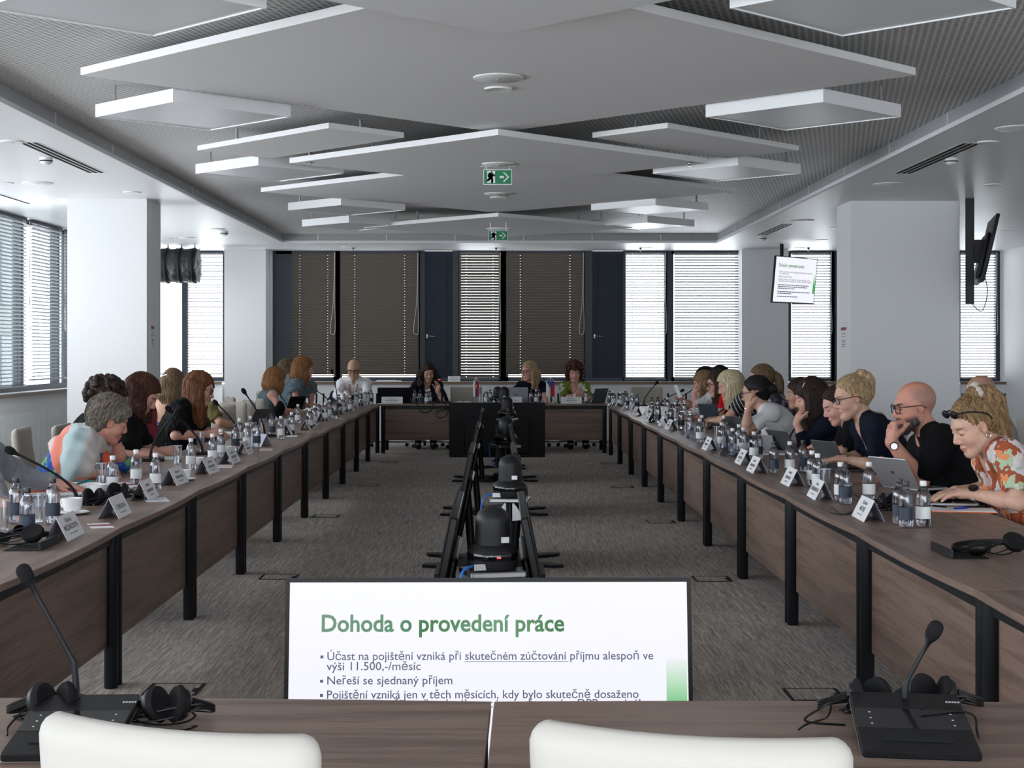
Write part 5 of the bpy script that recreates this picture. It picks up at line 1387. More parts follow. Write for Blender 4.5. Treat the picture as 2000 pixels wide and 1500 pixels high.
def nets(D, lo, v):
    ins = D < 0
    n = np.array(D.shape); c = np.zeros(n-1, np.uint8)
    offs = [(i, j, k) for i in (0, 1) for j in (0, 1) for k in (0, 1)]
    for i, j, k in offs: c += ins[i:n[0]-1+i, j:n[1]-1+j, k:n[2]-1+k]
    act = np.argwhere((c > 0) & (c < 8))
    idx = np.full(n-1, -1, np.int32); idx[act[:, 0], act[:, 1], act[:, 2]] = np.arange(len(act))
    val = [D[act[:, 0]+i, act[:, 1]+j, act[:, 2]+k] for i, j, k in offs]
    acc = np.zeros((len(act), 3)); cnt = np.zeros(len(act))
    for p in range(8):
        for q in range(p+1, 8):
            o1, o2 = np.array(offs[p]), np.array(offs[q])
            if np.abs(o1-o2).sum() != 1: continue
            a, b = val[p], val[q]; cr = (a < 0) != (b < 0)
            t = np.where(cr, a/np.where(cr, a-b, 1), 0)
            acc += np.where(cr[:, None], o1+(o2-o1)*t[:, None], 0); cnt += cr
    P = lo+v*(act+acc/cnt[:, None])
    F = []
    for axis in range(3):
        s0 = [slice(None)]*3; s1 = [slice(None)]*3; s0[axis] = slice(0, -1); s1[axis] = slice(1, None)
        e = np.argwhere(ins[tuple(s0)] != ins[tuple(s1)])
        b, cx = (axis+1) % 3, (axis+2) % 3
        ok = (e[:, b] > 0) & (e[:, cx] > 0) & (e[:, b] < n[b]-1) & (e[:, cx] < n[cx]-1); e = e[ok]
        def g(db, dc):
            q = e.copy(); q[:, b] += db; q[:, cx] += dc; return idx[q[:, 0], q[:, 1], q[:, 2]]
        f = np.stack([g(-1, -1), g(0, -1), g(0, 0), g(-1, 0)], 1)
        i_ = ins[e[:, 0], e[:, 1], e[:, 2]]
        f[~i_] = f[~i_][:, ::-1]; F.append(f)
    return P, np.concatenate(F)
def np_mesh(name, P, F, m, col=None):
    me = bpy.data.meshes.new(name)
    me.vertices.add(len(P)); me.vertices.foreach_set('co', P.astype(np.float32).ravel())
    me.loops.add(F.size); me.loops.foreach_set('vertex_index', F.astype(np.int32).ravel())
    me.polygons.add(len(F)); me.polygons.foreach_set('loop_start', np.arange(0, F.size, 4, dtype=np.int32))
    me.update(calc_edges=True); me.polygons.foreach_set('use_smooth', np.ones(len(F), bool))
    if m is not None: me.materials.append(m)
    if col is not None:
        a = me.color_attributes.new('Col', 'FLOAT_COLOR', 'POINT')
        a.data.foreach_set('color', np.concatenate([col, np.ones((len(col), 1))], 1).astype(np.float32).ravel())
    return me

# materials for people
def _skin():
    m = mat('skin', (0.5, 0.3, 0.22), 0.5, spec=0.35)
    a = N(m, 'ShaderNodeAttribute'); a.attribute_name = 'Col'
    no = N(m, 'ShaderNodeTexNoise', Scale=60.0, Detail=3.0); L(m, coords(m), no.inputs['Vector'])
    mx = N(m, 'ShaderNodeMix', data_type='RGBA', blend_type='MULTIPLY'); mx.inputs['Factor'].default_value = 1
    L(m, a.outputs['Color'], mx.inputs['A']); L(m, ramp(m, no.outputs['Fac'], [(0.3, (0.93, 0.9, 0.88)), (0.7, (1.05, 1.04, 1.04))]), mx.inputs['B'])
    L(m, mx.outputs['Result'], bsdf(m).inputs['Base Color'])
_skin()
def hair_mat(name, dark, light, freq=34):
    m = mat(name, light, 0.5, spec=0.22)
    v = coords(m, (freq, freq, 3.0))
    no = N(m, 'ShaderNodeTexNoise', Scale=3.2, Detail=5.0, Roughness=0.65); L(m, v, no.inputs['Vector'])
    L(m, ramp(m, no.outputs['Fac'], [(0.36, dark), (0.66, light)]), bsdf(m).inputs['Base Color'])
    bu = N(m, 'ShaderNodeBump', Strength=0.9, Distance=0.008); L(m, no.outputs['Fac'], bu.inputs['Height']); L(m, bu.outputs['Normal'], bsdf(m).inputs['Normal'])
for nm, d, l in (('dark_brown', (0.012, 0.007, 0.006), (0.05, 0.028, 0.02)), ('black', (0.006, 0.005, 0.006), (0.02, 0.016, 0.015)), ('auburn', (0.03, 0.010, 0.007), (0.10, 0.035, 0.02)),
        ('red_brown', (0.07, 0.025, 0.012), (0.24, 0.095, 0.04)), ('copper', (0.13, 0.05, 0.018), (0.40, 0.19, 0.075)), ('grey', (0.045, 0.038, 0.032), (0.32, 0.27, 0.22)),
        ('blonde', (0.22, 0.135, 0.065), (0.62, 0.46, 0.28)), ('dark_blonde', (0.11, 0.062, 0.03), (0.42, 0.27, 0.14)), ('platinum', (0.42, 0.34, 0.2), (0.80, 0.71, 0.5)), ('light_brown', (0.06, 0.036, 0.02), (0.25, 0.16, 0.09)),
        ('ombre', (0.02, 0.012, 0.01), (0.09, 0.05, 0.03)), ('stubble', (0.03, 0.025, 0.024), (0.12, 0.10, 0.09))):
    hair_mat('hair_'+nm, d, l)
def cloth(name, col, **kw):
    return mat(name, col, 0.9, spec=0.15, bump=(350, 0.25, 0.0015), sheen=0.0)
for nm, c in (('black_cloth', (0.005, 0.005, 0.006)), ('white_cloth', (0.72, 0.72, 0.74)), ('cream_cloth', (0.52, 0.48, 0.44)), ('grey_cloth', (0.24, 0.25, 0.28)), ('red_cloth', (0.55, 0.008, 0.015)),
        ('slate_cloth', (0.11, 0.155, 0.18)), ('olive_cloth', (0.13, 0.115, 0.045)), ('pale_cloth', (0.32, 0.42, 0.46)), ('trousers_dark', (0.012, 0.013, 0.018)), ('jeans', (0.05, 0.07, 0.12)), ('shoe', (0.012, 0.011, 0.01))):
    cloth(nm, c)
def pattern(name, base, layers, rough=0.85, kind='Object'):
    """layers: (scale, threshold, colour, kind of noise, seed shift)"""
    m = mat(name, base, rough)
    cur = None
    for sc, th, colr, tp, sh in layers:
        mp = coords(m, (sc, sc, sc), (sh, sh*.7, sh*1.3))
        if tp == 'vor':
            t = N(m, 'ShaderNodeTexVoronoi', Scale=1.0); t.inputs['Randomness'].default_value = 0.9
            ns = N(m, 'ShaderNodeTexNoise', Scale=1.6, Detail=1.0); L(m, mp, ns.inputs['Vector'])
            mv = N(m, 'ShaderNodeMix', data_type='VECTOR'); mv.inputs['Factor'].default_value = 0.6
            L(m, mp, mv.inputs['A']); L(m, ns.outputs['Color'], mv.inputs['B']); L(m, mv.outputs['Result'], t.inputs['Vector']); o = t.outputs['Distance']
        elif tp == 'ring':
            t = N(m, 'ShaderNodeTexVoronoi', Scale=1.0); L(m, mp, t.inputs['Vector'])
            q = N(m, 'ShaderNodeMath', operation='PINGPONG'); q.inputs[1].default_value = 0.14; L(m, t.outputs['Distance'], q.inputs[0]); o = q.outputs[0]
        else:
            t = N(m, 'ShaderNodeTexNoise', Scale=1.0, Detail=1.5); L(m, mp, t.inputs['Vector']); o = t.outputs['Fac']
        lt = N(m, 'ShaderNodeMath', operation='LESS_THAN'); lt.inputs[1].default_value = th; L(m, o, lt.inputs[0])
        mx = N(m, 'ShaderNodeMix', data_type='RGBA'); L(m, lt.outputs[0], mx.inputs['Factor'])
        if cur is None: mx.inputs['A'].default_value = (*base, 1)
        else: L(m, cur, mx.inputs['A'])
        mx.inputs['B'].default_value = (*colr, 1); cur = mx.outputs['Result']
    L(m, cur, bsdf(m).inputs['Base Color']); return m
pattern('rust_print', (0.33, 0.075, 0.03), [(19, .47, (0.62, 0.57, 0.60), 'vor', 0.3), (17, .30, (0.40, 0.50, 0.34), 'vor', 1.9), (19, .26, (0.72, 0.25, 0.10), 'vor', 4.1), (30, .27, (0.66, 0.6, 0.56), 'vor', 7.7)])
pattern('blue_green_print', (0.01, 0.06, 0.38), [(26, .38, (0.16, 0.42, 0.06), 'vor', 0.4), (44, .03, (0.02, 0.10, 0.35), 'ring', 0.9), (60, .38, (0.14, 0.4, 0.08), 'noise', 2.2)])
pattern('green_white_print', (0.16, 0.22, 0.03), [(13, .42, (0.62, 0.62, 0.55), 'vor', 0.6), (26, .25, (0.10, 0.15, 0.03), 'vor', 2.6)])
pattern('dark_floral', (0.02, 0.02, 0.035), [(24, .36, (0.30, 0.26, 0.33), 'vor', 1.0), (30, .25, (0.10, 0.06, 0.12), 'vor', 3.0)])
pattern('brown_print', (0.45, 0.42, 0.38), [(20, .36, (0.30, 0.12, 0.03), 'vor', 1.0)])
pattern('blue_print', (0.05, 0.07, 0.25), [(45, .42, (0.55, 0.57, 0.65), 'vor', 1.0)])
pattern('slate_ruffle', (0.11, 0.16, 0.19), [(40, .40, (0.20, 0.26, 0.30), 'noise', 1.0)])
def _stripes():
    m = mat('stripe_cloth', (0.01, 0.01, 0.012), 0.85)
    w = N(m, 'ShaderNodeTexWave', Scale=9.0, Distortion=1.2); w.inputs['Detail Scale'].default_value = 0.6; L(m, coords(m, (1, 1, 1), (0, .5, 0.3)), w.inputs['Vector'])
    L(m, ramp(m, w.outputs['Fac'], [(0.86, (0.010, 0.010, 0.013)), (0.9, (0.6, 0.6, 0.62))], 'CONSTANT'), bsdf(m).inputs['Base Color'])
_stripes()
def _shawl():
    m = mat('shawl_cloth', (0.4, 0.5, 0.5), 0.9, sheen=0.3)
    tc = N(m, 'ShaderNodeTexCoord'); no = N(m, 'ShaderNodeTexNoise', Scale=9.0, Detail=4.0); L(m, tc.outputs['Object'], no.inputs['Vector'])
    sp = N(m, 'ShaderNodeSeparateXYZ'); L(m, tc.outputs['Generated'], sp.inputs[0])
    s1 = N(m, 'ShaderNodeMath', operation='MULTIPLY_ADD'); s1.inputs[1].default_value = 0.12; L(m, no.outputs['Fac'], s1.inputs[0]); L(m, sp.outputs['X'], s1.inputs[2])
    c = ramp(m, s1.outputs[0], [(0.0, (0.52, 0.43, 0.40)), (0.21, (0.52, 0.43, 0.40)), (0.25, (0.66, 0.16, 0.10)), (0.42, (0.62, 0.18, 0.12)), (0.46, (0.33, 0.43, 0.45)), (0.86, (0.35, 0.45, 0.47)), (0.93, (0.55, 0.5, 0.48)), (1.0, (0.57, 0.52, 0.5))])
    z = N(m, 'ShaderNodeMath', operation='MULTIPLY_ADD'); z.inputs[1].default_value = 0.25; L(m, no.outputs['Fac'], z.inputs[0]); L(m, sp.outputs['Z'], z.inputs[2])
    g = N(m, 'ShaderNodeMath', operation='GREATER_THAN'); g.inputs[1].default_value = 0.30; L(m, z.outputs[0], g.inputs[0])
    mx = N(m, 'ShaderNodeMix', data_type='RGBA'); L(m, g.outputs[0], mx.inputs['Factor']); mx.inputs['A'].default_value = (0.50, 0.36, 0.34, 1); L(m, c, mx.inputs['B'])
    L(m, mx.outputs['Result'], bsdf(m).inputs['Base Color'])
    bu = N(m, 'ShaderNodeBump', Strength=0.4, Distance=0.004); n2 = N(m, 'ShaderNodeTexNoise', Scale=120.0); L(m, tc.outputs['Object'], n2.inputs['Vector']); L(m, n2.outputs['Fac'], bu.inputs['Height']); L(m, bu.outputs['Normal'], bsdf(m).inputs['Normal'])
_shawl()
SKIN = {'fair': (0.60, 0.37, 0.28), 'pink': (0.62, 0.34, 0.27), 'tan': (0.50, 0.29, 0.20), 'warm': (0.55, 0.33, 0.24), 'ruddy': (0.60, 0.29, 0.22)}
# ---------------------------------------------------------------- people
def frame3(yaw, pitch=0.0, roll=0.0):
    y, p, r = map(math.radians, (yaw, pitch, roll))
    f = np.array((math.cos(y), math.sin(y), 0.0)); s = np.array((-math.sin(y), math.cos(y), 0.0)); u = np.array((0, 0, 1.0))
    f, u = f*math.cos(p)-u*math.sin(p), u*math.cos(p)+f*math.sin(p)
    s, u = s*math.cos(r)+u*math.sin(r), u*math.cos(r)-s*math.sin(r)
    return np.stack([f, s, u], 1)
def head_shape(S_, c, R, sc, fem, ears=True):
    p = lambda f, s, u: c+R @ np.array((f, s, u))*sc
    e = lambda ctr, r, k=.015, op=1, Q=None: S_.ell(p(*ctr), np.array(r)*sc, R if Q is None else Q, k*sc, op)
    cn = lambda a, b, ra, rb, k=.015, op=1: S_.cone(p(*a), p(*b), ra*sc, rb*sc, k*sc, op)
    w = 0.93 if fem else 1.0
    e((-.014, 0, .036), (.099, .077*w, .088)); e((.030, 0, -.024), (.062, .060*w, .088), .03)
    for s in (-1, 1):
        cn((.004, s*.051*w, -.058), (.062, s*.014, -.098), .019, .017, .03)
        e((.052, s*.040*w, -.030), (.030, .026, .026), .025)
    e((.066, 0, -.099), (.020, .021, .016), .02)
    e((.066, 0, .030), (.025, .052, .016), .02)
    cn((.086, 0, .014), (.106, 0, -.026), .008, .0115, .012)
    for s in (-1, 1): e((.094, s*.0115, -.035), (.012, .008, .008), .008)
    for s in (-1, 1): e((.096, s*.033, .006), (.014, .018, .011), .014, -1)
    for s in (-1, 1): e((.0765, s*.032, .006), (.0135, .0155, .0125), .003)
    e((.086, 0, -.062), (.012, .022, .0065), .008); e((.083, 0, -.0735), (.012, .019, .0065), .006)
    if ears:
        for s in (-1, 1):
            Q = R @ frame3(s*18, 0, 0)
            e((-.006, s*.077*w, -.002), (.019, .0085, .031), .006, 1, Q); e((.0, s*.086*w, .0), (.010, .007, .018), .006, -1, Q)
def hand_shape(S_, wr, hd, pn, left, pose, hs=1.0, thumb=None):
    hd = unit(hd); pn = unit(A3(pn)-hd*(A3(pn) @ hd)); lat = np.cross(hd, -pn)*(1 if left else -1)   # towards the thumb
    wr = A3(wr)
    S_.cone(wr-hd*.01, wr+hd*.05*hs, .024*hs, .026*hs, .015, 1, (lat, 1.45))
    curl = {'flat': (.22, .22, .15), 'relax': (.45, .55, .35), 'fist': (1.25, 1.5, .8), 'hold': (.75, .95, .6), 'point': (.5, .5, .3)}[pose]
    ln = ((.043, .026, .021), (.047, .03, .023), (.044, .028, .022), (.034, .021, .019))
    for i in range(4):
        o = (1.5-i)*.0205*hs
        kn = wr+hd*(.088-.004*abs(i-1)-(.006 if i == 3 else 0))*hs+lat*o
        S_.cone(wr+hd*.015+lat*o*.6, kn, .0135*hs, .0115*hs, .01)
        a = 0; q = kn; d0 = unit(hd+lat*(1.5-i)*.05)
        for j in range(3):
            a += curl[j]*(1.25 if i == 3 else (0.85 if i == 0 and pose != 'fist' else 1))
            d = d0*math.cos(a)+pn*math.sin(a); q2 = q+d*ln[i][j]*hs
            S_.cone(q, q2, (.0098-.0011*j)*hs, (.0090-.0011*j)*hs, .004); q = q2
    b = wr+hd*.022*hs+lat*.024*hs+pn*.004
    td = unit(thumb) if thumb is not None else unit(hd*.75+lat*.62+pn*.28)
    m = b+td*.042*hs; t2 = unit(td*.9+hd*.35+(pn*.25 if pose != 'flat' else 0)); tip = m+t2*.032*hs
    S_.cone(b, m, .0155*hs, .0115*hs, .012); S_.cone(m, tip, .0112*hs, .0085*hs, .004); S_.cone(tip, tip+t2*.018*hs, .0092*hs, .0075*hs, .004)

def hair_shape(st, sc, g, fem=True, seed=0):
    """head-local hair (f, s, u); g is down in the head's frame"""
    S_ = Shape(); w = .93 if fem else 1.0; kind = st['kind']; t = st.get('t', .004 if st['kind'] in ('ponytail', 'bun', 'updo') else .012); Ln = st.get('len', .12)
    g = unit(g)
    S_.ell((-.016, 0, .040), (.103+t, .079*w+t, .092+t), None, .01)
    pulled = kind in ('ponytail', 'bun', 'updo')
    if pulled: S_.cone((-.05, 0, .0), (-.062, 0, -.035), .055, .034, .03, 1, ((0, 1, 0), 1.25))
    else: S_.cone((-.05, 0, -.0), (-.055, 0, -.05), .06+t*.5, .045+t*.3, .03, 1, ((0, 1, 0), 1.15))
    hl = st.get('hairline', .064)
    S_.ell((.114, 0, hl-.100), (.094, .135, .1), None, .022 if pulled else .012, -1)
    if pulled:
        for s in (-1, 1): S_.ell((.035, s*.085, -.055), (.06, .05, .075), None, .01, -1)
    if st.get('ears', False) or kind in ('ponytail', 'bun', 'updo', 'short', 'shaved'):
        for s in (-1, 1): S_.ell((.002, s*(.09+t*.6), -.012), (.027+t*.4, .035+t*.6, .034+t*.3), None, .006, -1); S_.ell((-.01, s*.09, -.075), (.055, .05, .05), None, .01, -1)
        S_.cone((.04, -.12, -.03), (.04, .12, -.03), .042, .042, .01, -1)
    rnd = random.Random(seed+11)
    if kind in ('bob', 'long', 'curlylong'):
        n = 15
        for i in range(n):
            th = math.radians(-104+208*i/(n-1))                      # 0 = back
            x, y = -.014-.092*math.cos(th)*1.0, .086*w*math.sin(th)*1.02
            if abs(th) > 1.7: x += .004
            a = np.array((x, y, .025+.01*math.cos(th)))
            L_ = Ln*(1.0 if abs(th) < 1.2 else .92)*(1+rnd.uniform(-.05, .05))
            out = np.array((-.018*math.cos(th), .012*math.sin(th), 0))
            m = a+g*L_*.5+out; b = a+g*L_+out*(.4 if kind == 'bob' else 1.2)+np.array((rnd.uniform(-.008, .008),)*3)
            r0 = .02+t*.4
            if kind == 'curlylong':
                q = a
                for j in range(5):
                    q2 = a+g*L_*(j+1)/5+out*1.5+np.array((rnd.uniform(-.022, .022), rnd.uniform(-.022, .022), 0)); S_.cone(q, q2, r0*.85, r0*.85, .010); q = q2
            else:
                S_.cone(a, m, r0, r0*.95, .022); S_.cone(m, b, r0*.95, r0*(.72 if kind == 'bob' else .5), .022)
        S_.ell((.122, 0, -.045), (.084, .105, .10), None, .012, -1)
    if kind == 'curly':
        for i in range(130):
            u_ = rnd.uniform(-.55, 1); a = rnd.uniform(-math.pi, math.pi); r = math.sqrt(max(0, 1-u_*u_))
            p = np.array((-.018+(.116+t)*r*math.cos(a), (.096+t)*r*math.sin(a), .038+(.106+t)*u_))
            if p[0] > .035 and p[2] < .06: continue
            S_.ell(p, rnd.uniform(.015, .026), None, .004)
        if Ln > .13:
            for i in range(40):
                a = rnd.uniform(-2.0, 2.0); S_.ell((-.02-.1*math.cos(a), .10*math.sin(a), rnd.uniform(-.09, 0)), rnd.uniform(.016, .03), None, .004)
    if kind in ('ponytail', 'updo'):
        k0 = np.array(st.get('knot', (-.118, 0, .055)))
        S_.ell(k0, .026, None, .015)
        tail = [k0+np.array((-.012, 0, .006))]; d = unit(np.array((-.8, 0, .25)))
        nn = 8
        for j in range(nn):
            d = unit(d+g*st.get('drop', .8)); tail.append(tail[-1]+d*Ln/nn)
        for j in range(nn):
            for sft in (-1, 0, 1):
                wv = st.get('wave', 0)*math.sin(j*1.9+sft*1.3); wv2 = st.get('wave', 0)*math.sin((j+1)*1.9+sft*1.3)
                o = np.array((wv, sft*.019*min(1, (j+1)/3), .006*sft)); o2 = np.array((wv2, sft*.019*min(1, (j+2)/3), 0))
                r = st.get('tr', .024)*(1-.55*(j/nn)**2); S_.cone(tail[j]+o, tail[j+1]+o2, r, r*.95, .014)
    if kind == 'bun':
        S_.ell(st.get('knot', (-.125, 0, .03)), (.038, .04, .038), None, .012)
    if kind == 'updo':
        for j in range(7):
            a = j*.9; S_.cone((-.08-.02*math.cos(a), .022*math.sin(a), .12), (-.085, .028*math.cos(a), .135), .016, .012, .01)
    amp = st.get('amp', .0017); fr = st.get('fr', 50)
    def rip(x, y, z):
        th = np.arctan2(y, x+.02); return amp*np.sin(fr*th+5*np.sin(z*26+3*th)+seed)+amp*.5*np.sin(fr*2.3*th+9*np.sin(z*17))
    S_.warp(rip)
    return S_
def strands(me, st, g, seed, n):
    """fine locks laid over the hair surface along its flow, as tapered tubes"""
    from mathutils.kdtree import KDTree
    nv = len(me.vertices); P = np.empty(nv*3, np.float32); me.vertices.foreach_get('co', P); P = P.reshape(-1, 3)
    NM = np.array([v.normal[:] for v in me.vertices])
    kd = KDTree(nv)
    for i in range(nv): kd.insert(P[i], i)
    kd.balance()
    rs = np.random.default_rng(seed); kind = st['kind']; pulled = kind in ('ponytail', 'bun', 'updo'); knot = np.array(st.get('knot', (-.118, 0, .05))); g = unit(g)
    V = []; Fq = []
    for i in rs.choice(nv, min(n, nv), replace=False):
        p = P[i].astype(float)
        if p[0] > .09 and p[2] < .0: continue
        pts = []; last = i
        L_ = rs.uniform(.07, .2)
        for k in range(22):
            pts.append(p+NM[last]*.0012)
            if pulled and (p-knot) @ (p-knot) > .03**2 and p[2] > -.07 and p[0] > knot[0]-.03: d = unit(knot-p)
            elif kind == 'short': d = unit(np.array((-.9, .0, -.15))+g*.35)
            else:
                o = p-np.array((.01, 0, .12)); o[2] = 0; d = unit(unit(o)*(.9 if p[2] > .05 else .1)+g*.8)
            d = unit(d-NM[last]*(d @ NM[last])); q = p+d*.011
            co, j, _ = kd.find(q); c2 = np.array(co)
            q = q*.35+c2*.65
            if np.linalg.norm(q-p) < .004 or k*.011 > L_: break
            p = q; last = j
        if len(pts) < 4: continue
        A = np.array(pts)
        for _ in range(2): A[1:-1] = (A[:-2]+2*A[1:-1]+A[2:])/4
        m = len(A); r = rs.uniform(.0012, .0026); b = len(V)
        T_ = np.gradient(A, axis=0); T_ /= np.maximum(np.linalg.norm(T_, axis=1, keepdims=True), 1e-9)
        a0 = NM[last]; 
        for k in range(m):
            u1 = unit(a0-T_[k]*(a0 @ T_[k])); u2 = np.cross(T_[k], u1); rr = r*(math.sin(math.pi*(k+.3)/(m-.4)))**.6
            V += [A[k]+u1*rr*1.1, A[k]+u2*rr, A[k]-u1*rr, A[k]-u2*rr]
        for k in range(m-1):
            for e in range(4): Fq.append((b+k*4+e, b+k*4+(e+1) % 4, b+k*4+4+(e+1) % 4, b+k*4+4+e))
    return (np.array(V), np.array(Fq)) if V else (np.zeros((0, 3)), np.zeros((0, 4), int))
def glasses_mesh(sc, thick=.0022, w=.027, h=.021, round_=.012):
    mb = MB(); ln = MB()
    for s in (-1, 1):
        c = np.array((.104, s*.034, .004)); pts = []
        for x, z in rrect(-w, w, -h, h, round_, 4): pts.append((c[0]-abs(x+s*.0)*.12-.004*(s*x > 0), c[1]+x, c[2]+z))
        mb.tube(pts+[pts[0]], thick, 6); n = len(ln.v); ln.v += pts; ln.f.append(tuple(range(n, n+len(pts))))
        mb.tube([(.099, s*.061, .012), (.05, s*.078, .012), (.0, s*.084, .012), (-.03, s*.083, -.006)], thick, 6)
    mb.tube([(.107, -.008, .008), (.107, .008, .008)], thick, 6)
    return mb, ln
PEOPLE = []
def person(label, Y, head, hd, hip, face, arms, top, hair, sc=1.12, fem=True, skin='fair', b=1.0, shw=None, vox=.006, eyes='down', trousers='trousers_dark', glasses=None, stand=False, beard=None, legs=True, buzz=False, neckfwd=0.0, grp=None):
    """head: photo position of the head centre; hd: yaw, pitch, roll; hip: x, y, z in the room; arms: {'L'|'R': dict(el=, wr=, pose=, hd=, pn=, sh=)}"""
    t = thing('person', label, 'person', (hip[0], hip[1], 0))
    O = np.array((hip[0], hip[1], 0.0))
    C = A3(W(head[0], head[1], Y))-O; R = frame3(*hd)
    Hh = np.array((0, 0, hip[2])); ft = frame3(face); f, s, up = ft[:, 0], ft[:, 1], ft[:, 2]
    Np = C+R @ np.array((-.045+neckfwd, 0, -.135))*sc
    tv_ = unit(Np-Hh); Lt = np.linalg.norm(Np-Hh); tf = unit(f-tv_*(f @ tv_)); T3 = np.stack([tf, s, tv_], 1)
    shw = shw or (.165 if fem else .19)
    B = Shape()
    head_shape(B, C, R, sc, fem)
    nk = C+R @ np.array((-.022, 0, -.05))*sc
    B.cone(Np-tv_*.03, nk, (.056 if fem else .066)*b**.5, (.050 if fem else .060), .03)
    def torso(Q, g=0.0, loose=1.0):
        Q.ell(Hh+tv_*.02, np.array((.12*b, .170*b**.5, .12))+g, T3, .05)
        Q.ell(Hh+tv_*Lt*.36+tf*(.015+.02*(b-1)), np.array((.112*b*b, .145*b, .17))*loose+g, T3, .06)
        Q.ell(Hh+tv_*Lt*.68-tf*.012, np.array((.112*b, .158*b**.5, .19))*(1+.3*(loose-1))+g, T3, .06)
        if fem:
            for q in (-1, 1): Q.ell(Hh+tv_*Lt*.62+tf*.08*b+s*q*.066, np.array((.058, .06, .065))*b+g, T3, .04)
    torso(B)
    J = {}
    for k, q in (('L', 1), ('R', -1)):
        a = arms.get(k, {})
        Sp = A3(W(*a['sh']))-O if 'sh' in a else Np-tv_*(.075 if fem else .09)+s*q*shw+tf*.015
        E = A3(W(*a['el']))-O if 'el' in a else Sp+s*q*.05+f*.13+np.array((0, 0, TZ+.05-Sp[2]))
        Wr = A3(W(*a['wr']))-O if 'wr' in a else E+f*.24-s*q*.07+np.array((0, 0, TZ+.035-E[2]))
        J[k] = (Sp, E, Wr, a)
    SL, SR = J['L'][0], J['R'][0]
    def shoulders(Q, g=0.0):
        Q.cone(SL, SR, .058*b**.5+g, .058*b**.5+g, .05)
        for k in 'LR':
            Q.ell(J[k][0], .056*b**.5+g, None, .03)
            Q.cone(Np+(nk-Np)*.25, J[k][0], .043+g, .045+g, .04)
    shoulders(B)
    ab = (.92 if fem else 1.06)*b**.7
    for k in 'LR':
        Sp, E, Wr, a = J[k]
        B.cone(Sp, E, .049*ab, .040*ab, .025); B.cone(E, E+(Wr-E)*.35, .040*ab, .041*ab, .02); B.cone(E+(Wr-E)*.35, Wr, .041*ab, .0275*ab, .02)
        hdv = A3(a['hd']) if 'hd' in a else Wr-E
        if a.get('hand', True): hand_shape(B, Wr, hdv, a.get('pn', (0, 0, -1)), k == 'L', a.get('pose', 'relax'), (1.0 if fem else 1.12)*sc/1.1, a.get('thumb'))
    def leg_pts(q):
        if stand:
            hj = Hh+s*q*.09-np.array((0, 0, .02)); kn = hj*np.array((1, 1, 0))+np.array((0, 0, .46))+f*.06; an = kn*np.array((1, 1, 0))+np.array((0, 0, .09))-f*.03
        else:
            hj = Hh+s*q*.085; kn = hj+f*.42+s*q*.03; kn[2] = .50; an = kn+f*.02; an[2] = .10
        return hj, kn, an
    if legs:
        for q in (-1, 1):
            hj, kn, an = leg_pts(q)
            B.cone(hj, kn, .082*b, .055, .04); B.cone(kn, an, .052, .034, .03); B.cone(an-np.array((0, 0, .035)), an+f*.15-np.array((0, 0, .065)), .036, .026, .02)
    P, F = B.mesh(vox)
    # colour by region
    base = np.array(SKIN[skin]); col = np.tile(base, (len(P), 1))
    q = ((P-C) @ R)/sc
    def blend(mask, c_): m = np.clip(mask, 0, 1)[:, None]; col[:] = col*(1-m)+np.array(c_)*m
    def em(ctr, r, soft=.35): return np.clip((1-np.sqrt((((q-np.array(ctr))/np.array(r))**2).sum(1)))/soft+.3, 0, 1)
    near = (np.abs(q) < .16).all(1)
    for s_ in (-1, 1):
        blend(em((.07, s_*.042, -.03), (.05, .03, .03), .9)*near*.30, base*np.array((1.0, .72, .70)))
        blend(em((-.005, s_*.08, 0), (.03, .02, .035), .6)*near*.4, base*np.array((1.0, .7, .66)))
    blend(em((.11, 0, -.03), (.025, .018, .018), .8)*near*.3, base*np.array((1.0, .7, .66)))
    blend(em((.09, 0, -.0675), (.025, .0245, .0115))*near, base*np.array((.88, .60, .60)) if fem else base*np.array((.90, .70, .68)))
    hc = {'blonde': (.25, .17, .1), 'platinum': (.3, .22, .14), 'dark_blonde': (.16, .1, .06), 'grey': (.12, .1, .09)}.get((hair or {}).get('col', ''), (.05, .03, .025))
    for s_ in (-1, 1):
        blend(em((.085, s_*.035, .0275), (.035, .022, .0052))*near*.85, hc)
        if eyes == 'open':
            blend(em((.09, s_*.032, .006), (.03, .0145, .0068))*near, (.62, .58, .56)); blend(em((.09, s_*.031, .006), (.03, .0065, .0072))*near, (.03, .022, .02))
            blend(em((.09, s_*.032, .0125), (.03, .0155, .003))*near, (.06, .04, .035))
        else: blend(em((.088, s_*.032, .0005), (.03, .0155, .0034))*near, (.06, .035, .03))
    if buzz:
        cap = np.clip((q[:, 2]-.005-(q[:, 0]-.0)*.9)/.03, 0, 1)*np.clip((.105-q[:, 2])/.03, 0, 1)*np.clip((.04-q[:, 0])/.03, 0, 1)*near*(q[:, 2] > -.05)
        blend(cap*.45, (.17, .14, .13))
        blend(np.clip((q[:, 2]-.09)/.03, 0, 1)*near*.35, base*np.array((1.05, .62, .5)))
    if beard:
        bm = np.clip((-.035-q[:, 2]+(.05-q[:, 0])*.25)/.02, 0, 1)*np.clip((q[:, 0]-.0)/.02, 0, 1)*near*(q[:, 2] > -.14)
        blend(bm*.8, (.06, .05, .047))
    body = link('body', np_mesh('body', P, F, M['skin'], col), t)
